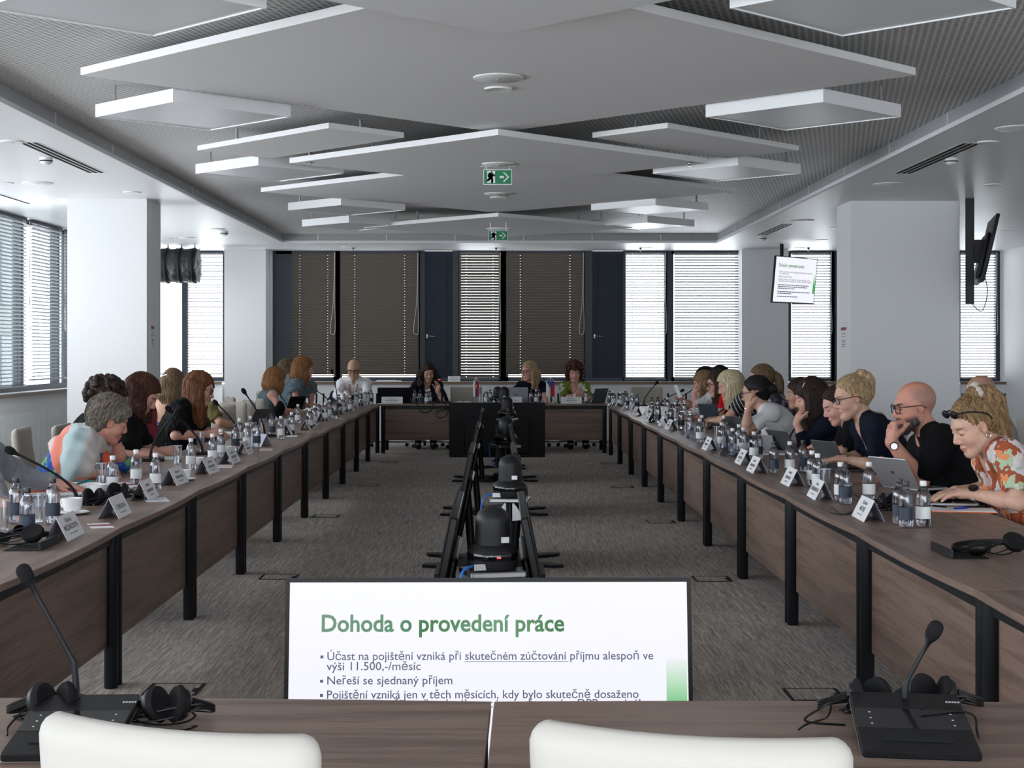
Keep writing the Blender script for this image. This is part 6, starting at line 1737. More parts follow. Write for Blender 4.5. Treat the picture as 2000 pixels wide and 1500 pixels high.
    # clothes
    if top:
        tp = Shape(); g = top.get('g', .012); lo_ = top.get('loose', 1.05)
        torso(tp, g, lo_); shoulders(tp, g*.9)
        sl = top.get('sleeve', .35)
        for k in 'LR':
            Sp, E, Wr, a = J[k]; l1, l2 = np.linalg.norm(E-Sp), np.linalg.norm(Wr-E); d = sl*(l1+l2); sr = top.get('sr', .014)
            if sl > 0:
                if d <= l1: tp.cone(Sp, Sp+(E-Sp)*d/l1, .049*ab+g, .045*ab+sr, .03)
                else:
                    e2 = E+(Wr-E)*min(1, (d-l1)/l2); tp.cone(Sp, E, .049*ab+g, .043*ab+sr, .03); tp.cone(E, e2, .043*ab+sr, (.043-.014*min(1, (d-l1)/l2))*ab+sr, .02)
            else: tp.cone(Sp+s*(1 if k == 'L' else -1)*.055, Sp+s*(1 if k == 'L' else -1)*.12, .075, .09, .02, -1)
        if sl > 0:
            for k in 'LR':                          # clean cuffs
                Sp, E, Wr, a = J[k]; l1, l2 = np.linalg.norm(E-Sp), np.linalg.norm(Wr-E); d = sl*(l1+l2)
                if d <= l1: p0 = Sp+(E-Sp)*d/l1; dr = unit(E-Sp)
                else: p0 = E+(Wr-E)*min(1, (d-l1)/l2); dr = unit(Wr-E)
                tp.cone(p0+dr*.055, p0+dr*.10, .058, .062, .004, -1)
        nd = unit(nk-Np)
        ng = top.get('neck', 'round')
        tp.cone(Np+tv_*(.012 if ng != 'wide' else -.005), Np+nd*.2, .062*b**.4+(.012 if ng == 'wide' else 0), .12, .01, -1)
        if ng == 'v': tp.ell(Np+tf*.10-tv_*.06, (.07, .042, .125), T3, .008, -1); tp.ell(Np+tf*.06-tv_*.0, (.07, .062, .05), T3, .01, -1)
        if ng == 'collar': 
            tp.cone(Np+tv_*.02-nd*.02, Np+nd*.045, .075, .066, .012); tp.cone(Np-nd*.03, Np+nd*.2, .054, .062, .004, -1); tp.ell(Np+tf*.085-tv_*.0, (.05, .03, .06), T3, .008, -1)
        rs = np.random.default_rng(int(sum(map(ord, label))))
        k1, k2 = rs.normal(0, 26, 3), rs.normal(0, 38, 3); am = top.get('wr', .0032)
        tp.warp(lambda x, y, z: am*np.sin(x*k1[0]+y*k1[1]+z*k1[2]+1.7*np.sin(x*k2[1]+y*k2[2]+z*k2[0]))+am*.6*np.sin((x*k2[0]+y*k2[1]+z*k2[2])*1.3))
        pz = Hh-tv_*.10
        if 'cut' in top: tp.plane(Hh+tv_*Lt*top['cut']+tf*.0, unit(tv_-tf*.35))
        tp.plane(pz, -tv_)
        P2, F2 = tp.mesh(max(vox, .005)); link(top.get('name', 'top'), np_mesh('top', P2, F2, M[top['m']]), t)
    if legs:
        tr = Shape(); tr.ell(Hh-np.array((0, 0, .0)), np.array((.135*b, .185*b**.5, .115)), T3 if stand else ft, .05)
        for q_ in (-1, 1):
            hj, kn, an = leg_pts(q_); tr.cone(hj, kn, .094*b, .066, .04); tr.cone(kn, an+np.array((0, 0, .01)), .064, .052, .03)
        P2, F2 = tr.mesh(.009); link('trousers', np_mesh('trousers', P2, F2, M[trousers]), t)
        for q_ in (-1, 1):
            hj, kn, an = leg_pts(q_); sh = Shape(); fl = np.array((an[0], an[1], 0))
            sh.cone(fl-f*.035+up*.042, fl+f*.17+up*.035, .043, .034, .02, 1, (s, 1.12)); sh.cone(fl+up*.05, fl+up*.085, .046, .046, .02); sh.plane((0, 0, 0.0), (0, 0, -1))
            P2, F2 = sh.mesh(.009); link('shoe', np_mesh('shoe', P2, F2, M['shoe']), t)
    HM = Matrix.Identity(4)
    for i in range(3):
        for j in range(3): HM[i][j] = float(R[i, j]*sc)
        HM[i][3] = float(C[i])
    if hair:
        hs = hair_shape(hair, sc, R.T @ np.array((0, 0, -1.0)), fem, int(sum(map(ord, label))) % 97)
        P2, F2 = hs.mesh(max(vox, .0045)/sc)
        ns = 520 if vox <= .005 else (330 if vox <= .006 else 160)
        if hair['kind'] != 'curly':
            tm = np_mesh('tmp', P2, F2, None); V3, F3 = strands(tm, hair, R.T @ np.array((0, 0, -1.0)), len(P2), ns); bpy.data.meshes.remove(tm)
            F2 = np.concatenate([F2, F3+len(P2)]); P2 = np.concatenate([P2, V3])
        ho = link('hair', np_mesh('hair', P2, F2, M['hair_'+hair['col']]), t); ho.matrix_local = HM
        if hair.get('tie'):
            tie = MB(); k0 = hair.get('knot', (-.118, 0, .055)); rr = random.Random(3)
            for i in range(14):
                a = i*2*math.pi/14; tie.sphere((k0[0]-.012+rr.uniform(-.006, .006), k0[1]+.034*math.cos(a), k0[2]+.008+.034*math.sin(a)), (rr.uniform(.012, .018),)*3, 10, 7)
            o = tie.build('hair_tie', M[hair['tie']], t, True); o.matrix_local = HM
        if hair.get('clip'):
            o = MB().rbox(-.022, .022, -.004, .004, 0, .006, .003, Matrix.Translation(hair['clip'][:3]) @ Matrix.Rotation(hair['clip'][3], 4, 'Z') @ Matrix.Rotation(hair['clip'][4], 4, 'Y')).build('hair_clip', M[hair['clip'][5]], t, True); o.matrix_local = HM
    if beard:
        bs = Shape()
        for q_ in (-1, 1): bs.cone((.022, q_*.050, -.067), (.064, q_*.015, -.103), .0190, .0215, .03); bs.cone((.014, q_*.055, -.045), (.022, q_*.05, -.067), .010, .018, .02); bs.cone((.03, q_*.035, -.055), (.075, q_*.018, -.085), .02, .02, .02)
        bs.ell((.070, 0, -.104), (.024, .027, .022), None, .02)
        bs.ell((.098, 0, -.0675), (.02, .022, .009), None, .006, -1)
        bs.cone((.085, -.02, -.052), (.085, .02, -.052), .0105, .0105, .006)
        bs.warp(lambda x, y, z: .002*np.sin(x*420+5*np.sin(z*300))*np.sin(y*400)+.001*np.sin(z*700))
        P2, F2 = bs.mesh(.004); o = link('beard', np_mesh('beard', P2, F2, M['hair_stubble']), t); o.matrix_local = HM
    if glasses:
        mb, ln = glasses_mesh(sc, **(glasses if isinstance(glasses, dict) else {}))
        o = mb.build('glasses', M['black_plastic'], t, True); o.matrix_local = HM
        l2 = ln.build('lenses', M['lens'], o)
    info = dict(t=t, O=O, C=C, R=R, sc=sc, Np=Np, J=J, HM=HM, tv=tv_, tf=tf, s=s, f=f, H=Hh, L=Lt, T3=T3, nk=nk)
    PEOPLE.append(info); return info
def watch(I, k, face_m, strap_m, ab=.0275, off=.012, facing=None, name='wristwatch'):
    Sp, E, Wr, a = I['J'][k]; d = unit(Wr-E); c = Wr-d*off
    Q = Vector(d).to_track_quat('Z', 'Y').to_matrix().to_4x4(); Q.translation = Vector(c)
    o = MB().lathe([(ab+.004, -.011), (ab+.0055, -.008), (ab+.0055, .008), (ab+.004, .011)], 20, Q, close=False).build(name, M[strap_m], I['t'], 40)
    if facing is not None:
        n = unit(A3(facing)-d*(A3(facing) @ d)); Q2 = Vector(n).to_track_quat('Z', 'Y').to_matrix().to_4x4(); Q2.translation = Vector(c+n*(ab+.0055))
        MB().lathe([(.022, 0), (.024, .003), (.024, .009), (.021, .011)], 22, Q2).build('watch_case', M['black_plastic'], o, 40)
        MB().lathe([(.001, .0112), (.019, .0112), (.019, .0118), (.001, .0119)], 22, Q2).build('watch_face', M[face_m], o, 40)
def seat(I_, label, back=0.0, face=None, proto=None, dx=0.0, dy=0.0, side=0.0):
    t = I_['t']; f = I_['f']
    chair(ch_b, t.location.x-f[0]*back+dx, t.location.y-f[1]*back+dy, math.degrees(math.atan2(f[1], f[0])) if face is None else face, label, GC2)
# ---------------------------------------------------------------- right row (they look towards -x), from the camera outwards
HZ = 0.56
def hipR(Y, x=2.80, z=HZ): return (x, Y, z)
I = person('woman with a blonde ponytail in a rust-coloured patterned blouse, nearest on the right', 8.0, (1903, 832), (190, 25, 0), hipR(8.05, 2.80), 186,
    {'L': dict(sh=(1968, 888, 7.84), el=(1988, 982, 7.72), wr=(1897, 964, 7.85), pose='flat', hd=(-1, .12, .0)), 'R': dict(el=(1945, 950, 8.32), wr=(1885, 958, 8.25), pose='flat', hd=(-1, -.15, -.02))},
    dict(m='rust_print', neck='v', sleeve=.33, g=.016, sr=.028, loose=1.1), dict(kind='ponytail', col='dark_blonde', len=.36, knot=(-.055, 0, .118), hairline=.085, tie='cream_cloth', amp=.0025, drop=.75, tr=.034, wave=.008), sc=1.17, skin='fair', b=1.06, vox=.004)
watch(I, 'L', 'screen_off', 'cream_cloth', facing=(-.2, -.5, .8))
er = MB()
for s_ in (-1, 1): er.tube([(-.008+.010*math.sin(a*.7), s_*.080, -.043+.010*math.cos(a*.7)) for a in range(10)], .0018, 5)
o = er.build('earring', M['chrome'], I['t'], True); o.matrix_local = I['HM']
sg = MB()
for s_ in (-1, 1): sg.sphere((.082, s_*.038, .092), (.010, .030, .019), 14, 8); sg.tube(crv([(.078, s_*.066, .095), (.03, s_*.088, .085), (-.03, s_*.092, .05), (-.05, s_*.088, .015)], 4), .003, 6)
o = sg.build('sunglasses', M['black_plastic'], I['t'], True); o.matrix_local = I['HM']
seat(I, 'beige chair under the ponytailed woman, at the right picture edge', .02)

I = person('bald bearded man with glasses in a black T-shirt, hand at his chin', 9.2, (1786, 795), (186, 8, 0), hipR(9.2, 2.86), 184,
    {'L': dict(sh=(1842, 858, 9.0), el=(1797, 940, 9.02), wr=(1741, 862, 8.98), pose='fist', hd=(.10, .10, .9), pn=(.95, .2, .1), thumb=(.75, .05, .65)), 'R': dict(el=(1770, 925, 9.55), wr=(1722, 936, 9.5), pose='flat', hd=(-1, -.3, -.12))},
    dict(m='black_cloth', neck='round', sleeve=.36, g=.014, sr=.024), None, sc=1.17, fem=False, skin='ruddy', b=1.22, vox=.004, glasses=True, beard=True, buzz=True, shw=.2)
watch(I, 'L', 'screen_white', 'black_plastic', .029, .018, (-.35, -.92, .1))
seat(I, 'beige chair under the bearded man in black', .02)

I = person('blonde woman with glasses and a loose updo in a navy short-sleeved dress', 10.3, (1664, 777), (185, 13, 0), hipR(10.3, 2.74), 184,
    {'L': dict(sh=(1712, 832, 10.12), el=(1714, 910, 10.1), wr=(1652, 897, 10.2), pose='flat', hd=(-1, .2, .0)), 'R': dict(el=(1690, 890, 10.5), wr=(1640, 894, 10.5), pose='flat')},
    dict(m='navy_cloth', neck='v', sleeve=.35, g=.013, sr=.022), dict(kind='updo', col='blonde', len=.13, knot=(-.085, 0, .10), hairline=.086, drop=.9, clip=(-.095, 0, .13, 0.2, .4, 'steel')), sc=1.13, skin='fair', vox=.0045, glasses=dict(w=.028, h=.017, round_=.007))
watch(I, 'L', 'wood_edge', 'wood_edge')
seat(I, 'beige chair under the blonde woman with an updo', .02)

I = person('woman with pulled-back dark hair in black, half hidden by the blonde updo', 11.5, (1637, 792), (184, 24, 0), hipR(11.5, 2.78), 184,
    {'L': dict(sh=(1668, 838, 11.35), el=(1641, 884, 11.3), wr=(1607, 876, 11.4), pose='relax'), 'R': dict(el=(1640, 874, 11.7), wr=(1606, 871, 11.6), pose='relax')},
    dict(m='black_cloth', neck='wide', sleeve=.4, sr=.026), dict(kind='bun', col='dark_brown', knot=(-.12, 0, .02), hairline=.084), sc=1.1, skin='pink', vox=.006)
seat(I, 'beige chair under the woman with pulled-back dark hair', .05)

I = person('woman with very long dark hair hiding her face, in a navy top', 12.6, (1583, 778), (176, 14, 0), hipR(12.6, 2.82), 182,
    {'L': dict(sh=(1612, 832, 12.4), el=(1572, 868, 12.4), wr=(1556, 826, 12.45), pose='fist', hd=(.3, .2, .9), pn=(.9, .2, 0)), 'R': dict(el=(1580, 866, 12.8), wr=(1548, 866, 12.8), pose='flat')},
    dict(m='navy_cloth', sleeve=.78, sr=.016), dict(kind='long', col='dark_brown', len=.33, t=.02, clip=(.03, .075, .105, .3, .9, 'chrome'), hairline=.055), sc=1.14, skin='pink', vox=.006)
seat(I, 'beige chair under the woman with very long dark hair', .05)

I = person('dark-haired person behind the woman with very long dark hair, mostly hidden', 14.6, (1561, 770), (172, 5, 0), hipR(14.6, 3.15), 180, {}, dict(m='black_cloth', sleeve=.4), dict(kind='short', col='dark_brown', t=.012), sc=1.1, skin='tan', vox=.007)
seat(I, 'beige chair under the mostly hidden dark-haired person', .03)

I = person('woman with a dark bun and glasses in a white shirt, hand on cheek', 13.5, (1476, 768), (152, 10, 0), hipR(13.5, 2.62), 172,
    {'L': dict(sh=(1507, 806, 13.3), el=(1457, 842, 13.25), wr=(1461, 798, 13.2), pose='relax', hd=(.12, .15, .95), pn=(.9, .3, 0)), 'R': dict(el=(1510, 862, 13.75), wr=(1488, 868, 13.4), pose='flat')},
    dict(m='white_cloth', neck='round', sleeve=.34, g=.016, sr=.022), dict(kind='bun', col='black', knot=(-.13, 0, .012), hairline=.084), sc=1.14, skin='warm', b=1.1, vox=.0055, glasses=True)
watch(I, 'L', 'chrome', 'chrome', .026, .004, None, 'bracelet')
seat(I, 'beige chair under the woman in a white shirt', .05)

I = person('woman with a brown ponytail and dark floral top, behind the white shirt', 15.4, (1487, 742), (180, 10, 0), hipR(15.4, 2.95, .58), 180, {'L': dict(el=(1500, 815, 15.2), wr=(1480, 820, 15.3))},
    dict(m='dark_floral', sleeve=.55, sr=.02), dict(kind='ponytail', col='light_brown', len=.24, knot=(-.112, 0, .01), hairline=.08, drop=1.3, tr=.03), sc=1.14, skin='pink', vox=.006)
seat(I, 'beige chair under the woman in a dark floral top', .05)

I = person('platinum-blonde woman in a black top with white stripes', 15.8, (1426, 754), (180, 17, 0), hipR(15.8, 2.62), 182,
    {'L': dict(sh=(1449, 785, 15.6), el=(1418, 820, 15.55), wr=(1398, 821, 15.7), pose='relax'), 'R': dict(el=(1425, 818, 16.0), wr=(1396, 819, 15.95))},
    dict(m='stripe_cloth', sleeve=.26, sr=.022), dict(kind='long', col='platinum', len=.24, t=.015, hairline=.074), sc=1.14, skin='fair', b=1.12, vox=.006)
seat(I, 'beige chair under the platinum-blonde woman', .05)

I = person('woman in a red top with glasses and long dark hair turning blond at the ends', 17.2, (1402, 750), (182, 12, 0), hipR(17.2, 2.66), 182,
    {'L': dict(sh=(1420, 780, 17.0), el=(1407, 806, 16.95), wr=(1392, 815, 17.1)), 'R': {}}, dict(m='red_cloth', sleeve=.3, sr=.024), dict(kind='long', col='ombre', len=.27, t=.012, hairline=.078), sc=1.12, skin='pink', vox=.006, glasses=True)
seat(I, 'beige chair under the woman in red', .05)

I = person('woman with a blonde bob in a white top, hand at her mouth', 18.8, (1374, 750), (172, 15, 0), hipR(18.8, 2.72), 180,
    {'L': dict(sh=(1389, 776, 18.6), el=(1361, 790, 18.5), wr=(1355, 770, 18.55), pose='fist', hd=(.2, .1, .9), pn=(.9, .2, .1)), 'R': {}}, dict(m='white_cloth', sleeve=.62, sr=.016), dict(kind='bob', col='dark_blonde', len=.15, t=.016, hairline=.074), sc=1.13, skin='pink', vox=.0065)
seat(I, 'beige chair under the woman with a blonde bob', .05)

I = person('dark-haired person holding up a white sheet, behind the blonde bob', 20.6, (1376, 740), (182, 12, 0), hipR(20.6, 2.9), 180,
    {'L': dict(el=(1352, 792, 20.4), wr=(1334, 782, 20.4), pose='fist', hd=(-.6, 0, .6)), 'R': {}}, dict(m='brown_print', sleeve=.3, sr=.02), dict(kind='short', col='black', t=.014), sc=1.13, skin='tan', vox=.007)
PS = MB(); q0, q1, q2, q3 = W(1325, 777, 20.35), W(1332, 776, 20.25), W(1322, 751, 20.4), W(1316, 753, 20.5)
n_ = Vector((.004, .006, 0)); PS._add([q0, q1, q2, q3, q0+n_, q1+n_, q2+n_, q3+n_], [(0,1,2,3), (7,6,5,4), (0,4,5,1), (1,5,6,2), (2,6,7,3), (3,7,4,0)])
tag(PS.build('paper_sheet', M['paper']), 'white sheet held up above the right row of bottles', 'paper')
seat(I, 'beige chair under the person holding up a sheet', .05)
I = person('dark-haired person between the blonde bob and the woman in red, farther back', 19.9, (1404, 739), (183, 6, 0), hipR(19.9, 3.05), 180, {}, dict(m='black_cloth', sleeve=.5), dict(kind='short', col='black', t=.014), sc=1.13, skin='pink', vox=.007)
seat(I, 'beige chair under the dark-haired person behind the woman in red', .05)

I = person('bald man with dark glasses in the second row, behind the ponytailed woman', 11.6, (1914, 771), (198, 10, 0), (3.75, 11.6, HZ), 185, {'L': dict(el=(1960, 850, 11.4), wr=(1935, 860, 11.3))}, dict(m='grey_cloth', sleeve=.35), None, sc=1.13, fem=False, skin='tan', vox=.0065, glasses=True, buzz=True)
seat(I, 'beige chair under the bald man in the second row', .03)

# ---------------------------------------------------------------- left row (they look towards +x)
def hipL(Y, x=-2.88, z=HZ): return (x, Y, z)
I = person('person in a grey shirt at the left picture edge, only an arm in view', 8.4, (-80, 845), (-5, 15, 0), hipL(8.45, -3.28), 0,
    {'R': dict(sh=(-30, 905, 8.25), el=(-5, 985, 8.1), wr=(2, 985, 7.95), pose='relax', hd=(1, .2, -.1)), 'L': dict(sh=(-15, 890, 8.7), el=(50, 935, 8.9), wr=(112, 946, 8.85), pose='flat', hd=(1, -.1, -.1))},
    dict(m='grey_cloth', sleeve=.93, sr=.02, g=.016), dict(kind='short', col='dark_brown', t=.01), sc=1.12, fem=False, skin='pink', vox=.0055)
seat(I, 'beige chair under the person in grey at the left picture edge', .05)
I = person('grey-haired woman in a shawl and a blue-green patterned dress, leaning on her hand', 10.0, (213, 822), (26, 20, 8), (-2.86, 10.0, .58), 14,
    {'R': dict(sh=(158, 868, 9.8), el=(150, 925, 9.62), wr=(192, 925, 9.68), pose='relax', hd=(1, .1, -.05)), 'L': dict(sh=(192, 862, 10.15), el=(236, 905, 10.2), wr=(226, 855, 10.1), pose='relax', hd=(-.05, .1, .95), pn=(-.95, -.2, 0))},
    dict(m='blue_green_print', sleeve=.52, sr=.02, g=.014), dict(kind='short', col='grey', t=.024, amp=.003, fr=40, hairline=.070), sc=1.13, skin='ruddy', b=1.1, vox=.0045)
watch(I, 'L', 'screen_off', 'black_plastic', .029, .015)
# shawl over her shoulders, open scarf ends in front
sh = Shape(); Np, tv_, s_, tf = I['Np'], I['tv'], I['s'], I['tf']; SL, SR = I['J']['L'][0], I['J']['R'][0]; ER = I['J']['R'][1]
sh.cone(SL, SR, .092, .092, .05); sh.ell(I['H']+tv_*I['L']*.62-tf*.03, (.155, .21, .25), I['T3'], .06)
sh.cone(SR, SR+(ER-SR)*.75+np.array((0, 0, -.01)), .10, .105, .05); sh.cone(SL, SL*.75+Np*.25-tv_*.2+tf*.1, .085, .06, .04)
sh.cone(Np+s_*.07-tf*.03, Np-s_*.07-tf*.03, .058, .058, .03); sh.cone(Np-s_*.06, Np-s_*.045+tf*.10-tv_*.16, .045, .05, .03)
sh.cone(Np+tv_*.0, Np+(I['nk']-Np)*1.2, .060, .10, .01, -1)
sh.plane(I['H']+tv_*I['L']*.42, -unit(tv_+.35*tf))
sh.warp(lambda x, y, z: .006*np.sin(x*22+z*38+2*np.sin(y*20))+.004*np.sin(x*55-z*30+y*18))
P2, F2 = sh.mesh(.005); link('shawl', np_mesh('shawl', P2, F2, M['shawl_cloth']), I['t'])
sc_ = Shape(); a = Np+s_*.03+tf*.09-tv_*.02; sc_.cone(a, a+np.array((.07, 0, -.15)), .035, .045, .03); sc_.cone(a+np.array((.07, 0, -.15)), a+np.array((.08, .0, -.27)), .045, .03, .03); sc_.warp(lambda x, y, z: .004*np.sin(x*60+z*25))
P2, F2 = sc_.mesh(.005); link('scarf_end', np_mesh('scarf_end', P2, F2, M['coral']), I['t'])
seat(I, 'beige chair under the woman in a shawl', .08)
I = person('person with dark curls, mostly hidden behind the grey-haired woman', 11.5, (208, 782), (25, 15, 0), hipL(11.5, -3.1), 5, {}, dict(m='black_cloth', sleeve=.4), dict(kind='curly', col='dark_brown', t=.008, len=.1, clip=(-.05, -.06, .13, .3, .3, 'teal_cloth')), sc=1.13, skin='pink', vox=.006)
seat(I, 'beige chair under the person with dark curls', .05)
I = person('woman with a dark reddish-brown bob in a black T-shirt, writing', 12.0, (277, 772), (0, 32, 0), hipL(12.0, -2.92), 2,
    {'R': dict(sh=(251, 832, 11.8), el=(263, 890, 11.65), wr=(318, 881, 11.85), pose='hold', hd=(1, .15, -.1), pn=(.1, .8, -.6)), 'L': dict(sh=(262, 822, 12.2), el=(290, 880, 12.25), wr=(322, 886, 12.2), pose='flat')},
    dict(m='black_cloth', sleeve=.42, g=.016, sr=.026), dict(kind='bob', col='auburn', len=.19, t=.016, hairline=.080), sc=1.17, skin='pink', b=1.05, vox=.0045)
pen('blue pen in the hand of the woman writing in black', W(322, 866, 11.9), W(331, 889, 11.95), 'plastic_blue', .005)
seat(I, 'beige chair under the woman writing in black', .08)
jk = Shape(); c0 = A3(W(291, 838, 12.75)); jk.ell(c0+np.array((0, 0, 0)), (.055, .2, .26), None, .03); jk.warp(lambda x, y, z: .006*np.sin(z*40+y*30)); P2, F2 = jk.mesh(.008)
o = link('jacket', np_mesh('jacket', P2, F2, M['crimson'])); tag(o, 'crimson garment hung over a chair behind the woman writing in black', 'jacket')
chair(ch_b, c0[0]+.12, 12.75, 0, 'beige chair with a crimson garment over its back', GC2)
I = person('woman with long red-brown hair and glasses in a loose black top', 14.0, (390, 760), (4, 16, 0), hipL(14.0, -2.95), 4,
    {'R': dict(sh=(350, 800, 13.8), el=(342, 850, 13.55), wr=(408, 848, 13.75), pose='hold', hd=(1, .2, .15), pn=(.1, .8, -.5)), 'L': dict(sh=(368, 800, 14.25), el=(395, 842, 14.3), wr=(424, 846, 14.2))},
    dict(m='black_cloth', sleeve=.4, g=.022, sr=.05, loose=1.15), dict(kind='long', col='red_brown', len=.33, t=.012, hairline=.074), sc=1.16, skin='pink', b=1.08, vox=.005, glasses=dict(w=.028, h=.018, round_=.006))
pen('blue pen in the hand of the woman with long red-brown hair', W(414, 838, 13.85), W(432, 845, 13.85), 'plastic_blue', .006)
seat(I, 'beige chair under the woman with long red-brown hair', .08)
I = person('woman seen from behind with half-up light brown hair, blue patterned straps', 15.3, (340, 750), (68, 0, 0), (-3.2, 15.25, HZ), 75, {}, dict(m='blue_print', sleeve=0, neck='wide', cut=.62), dict(kind='long', col='light_brown', len=.25, t=.008, clip=(-.118, .01, .075, 1.57, .2, 'chrome')), sc=1.14, skin='tan', vox=.006)
seat(I, 'cream chair beside the woman seen from behind', .1, -20)
I = person('woman in an olive blouse, her head hidden behind the red-brown hair', 16.4, (396, 764), (0, 18, 0), hipL(16.4, -3.15), 0,
    {'R': dict(sh=(411, 800, 16.1), el=(430, 826, 16.0), wr=(462, 833, 16.1), pose='flat'), 'L': dict(sh=(398, 798, 16.6), el=(425, 822, 16.7), wr=(458, 830, 16.5))}, dict(m='olive_cloth', sleeve=.28, sr=.024), dict(kind='bob', col='dark_brown', len=.12), sc=1.1, skin='tan', b=1.05, vox=.006)
seat(I, 'beige chair under the woman in olive', .08)
I = person('seated woman with a short copper bob in a blue-grey sleeveless top', 19.2, (539, 744), (32, 4, 0), hipL(19.2, -2.9, .58), 20, {'R': dict(sh=(531, 772, 19.0), el=(545, 795, 18.9), wr=(556, 808, 19.1))}, dict(m='slate_cloth', sleeve=0, g=.012), dict(kind='bob', col='copper', len=.15, t=.022), sc=1.15, skin='pink', vox=.0065)
seat(I, 'beige chair under the woman with a short copper bob', .05)
bg = Shape(); bg.ell(A3(W(546, 800, 18.9)), (.06, .09, .10), None, .02); bg.warp(lambda x, y, z: .008*np.sin(x*40+z*30)); P2, F2 = bg.mesh(.01)
tag(link('handbag', np_mesh('handbag', P2, F2, M['black_cloth'])), 'black bag hanging at the table edge before the copper bob', 'bag')
I = person('woman with long brown hair behind the standing woman, in a pale top', 21.6, (563, 724), (28, 6, 0), hipL(21.6, -2.88, .64), 20, {}, dict(m='pale_cloth', sleeve=.4), dict(kind='bob', col='light_brown', len=.2, t=.018), sc=1.15, skin='pink', vox=.007)
seat(I, 'beige chair under the woman with long brown hair in a pale top', .05)
I = person('standing woman with copper hair in a grey-blue ruffled top, leaning on the table', 20.4, (593, 722), (14, 2, 0), (-2.72, 20.8, .82), 8,
    {'R': dict(sh=(576, 754, 20.2), el=(577, 777, 20.1), wr=(573, 797, 20.0), pose='flat', hd=(.6, -.5, -.2)), 'L': dict(sh=(605, 753, 20.6), el=(608, 773, 20.6), wr=(607, 791, 20.6), pose='flat', hd=(1, .1, -.2))},
    dict(m='slate_ruffle', sleeve=.2, g=.02, sr=.045, wr=.008), dict(kind='bob', col='copper', len=.21, t=.02), sc=1.16, skin='pink', stand=True, vox=.0055)

# ---------------------------------------------------------------- head table (they face the camera)
I = person('bald man with glasses in a white shirt at the left corner of the head table', 24.0, (691, 722), (-92, 20, 0), (PX(689, 24.45), 24.5, HZ), -90,
    {'R': dict(el=(659, 772, 23.9), wr=(676, 780, 23.55), pose='flat'), 'L': dict(el=(717, 772, 23.9), wr=(700, 781, 23.55), pose='flat')},
    dict(m='white_cloth', neck='collar', sleeve=.95, sr=.02, g=.016), None, sc=1.2, fem=False, skin='tan', vox=.0065, glasses=True, b=1.05)
ld = MB(); Np, tf, s_, tv_ = I['Np'], I['tf'], I['s'], I['tv']
for q in (-1, 1): ld.tube(crv([Np+s_*q*.06-tf*.02, Np+s_*q*.055+tf*.125-tv_*.08, Np+s_*q*.02+tf*.155-tv_*.25, Np+tf*.16-tv_*.30], 5), .006, 6)
ld.build('lanyard', M['flag_red'], I['t'], True)
seat(I, 'beige chair under the bald man in a white shirt', .05)
jk = Shape(); c0 = A3(W(654, 788, 24.5)); jk.ell(c0, (.11, .12, .2), None, .03); jk.warp(lambda x, y, z: .008*np.sin(x*40+z*30)); P2, F2 = jk.mesh(.01)
tag(link('jacket', np_mesh('jacket', P2, F2, M['navy_cloth'])), 'navy jacket over the chair of the bald man in a white shirt', 'jacket')
I = person('woman with wavy dark hair in a navy top, one hand raised', 24.3, (836, 728), (-76, 18, 4), (PX(830, 24.6), 24.6, HZ), -86,
    {'R': dict(el=(797, 778, 24.1), wr=(808, 786, 23.8)), 'L': dict(el=(866, 786, 24.0), wr=(855, 764, 23.95), pose='relax', hd=(.05, -.15, .95), pn=(-.5, -.8, 0))},
    dict(m='navy_cloth', neck='v', sleeve=.62, sr=.05, g=.018), dict(kind='curlylong', col='dark_brown', len=.2, t=.014, hairline=.074), sc=1.17, skin='warm', vox=.006)
seat(I, 'beige chair under the dark-haired woman in navy', .05)
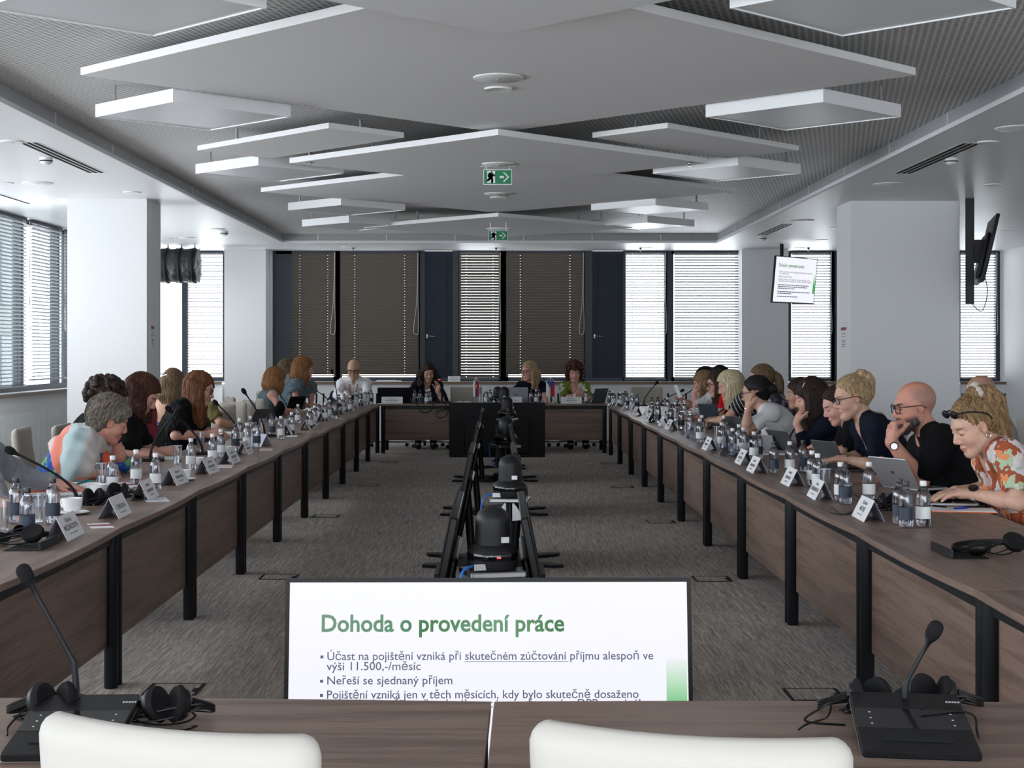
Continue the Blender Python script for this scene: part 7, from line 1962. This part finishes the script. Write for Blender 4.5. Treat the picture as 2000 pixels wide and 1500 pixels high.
I = person('woman with long wavy blonde hair and glasses in a navy T-shirt, head turned', 24.2, (1033, 726), (-138, 4, 0), (PX(1036, 24.6), 24.6, HZ), -96,
    {'R': dict(el=(1003, 764, 24.2), wr=(1008, 786, 23.8)), 'L': dict(el=(1063, 770, 24.1), wr=(1068, 788, 23.8))},
    dict(m='navy_cloth', sleeve=.35, sr=.02), dict(kind='curlylong', col='blonde', len=.26, t=.014, hairline=.078), sc=1.17, skin='pink', vox=.006, glasses=True)
seat(I, 'beige chair under the blonde woman with glasses at the head table', .05)
I = person('woman with short curly brown hair in a green and white patterned top', 24.2, (1122, 728), (-90, 10, 0), (PX(1126, 24.6), 24.6, HZ), -90,
    {'R': dict(el=(1103, 778, 24.1), wr=(1126, 772, 23.95), pose='relax', hd=(.8, -.2, .2), pn=(.2, .9, 0)), 'L': dict(el=(1151, 778, 24.1), wr=(1136, 772, 23.95), pose='relax', hd=(-.6, -.2, .35), pn=(-.2, .9, 0))},
    dict(m='green_white_print', neck='v', sleeve=.5, sr=.02), dict(kind='curly', col='auburn', len=.2, t=.014), sc=1.17, skin='pink', vox=.006)
seat(I, 'beige chair under the curly-haired woman', .05)

# ---------------------------------------------------------------- chairs nobody sits on
chair(ch_b, PX(910, 24.25), 24.15, -90, 'empty beige chair at the head table between the dark-haired and the blonde woman', GC2)
chair(ch_b, PX(1262, 24.2), 24.1, -95, 'empty beige chair at the far right corner, behind the bottles', GC2)
chair(ch_b, PX(508, 17.9)+.15, 17.95, 20, 'empty beige chair with its pale edge to the camera, left of the copper bob', GC2)
chair(ch_b, PX(531, 18.4)+.15, 18.5, 15, 'empty beige chair touching the black bag, before the copper bob', GC2)
chair(ch_b, PX(450, 16.5)+.1, 16.95, 40, 'low empty beige chair with brown straps over it, nearer of two', GC2)
chair(ch_b, PX(478, 17.2)+.1, 17.45, 40, 'low empty beige chair beside the left microphones, farther of two', GC2)
chair(ch_b, PX(20, 9.2)+.1, 9.15, 25, 'empty beige chair before the woman in a shawl, at the left picture edge', GC2)
chair(ch_b, 3.98, 12.7, 185, 'empty beige chair behind the blonde ponytail, left of two', GC2)
chair(ch_b, 3.75, 11.05, 180, 'empty beige chair behind the blonde ponytail, at the right picture edge', GC2)
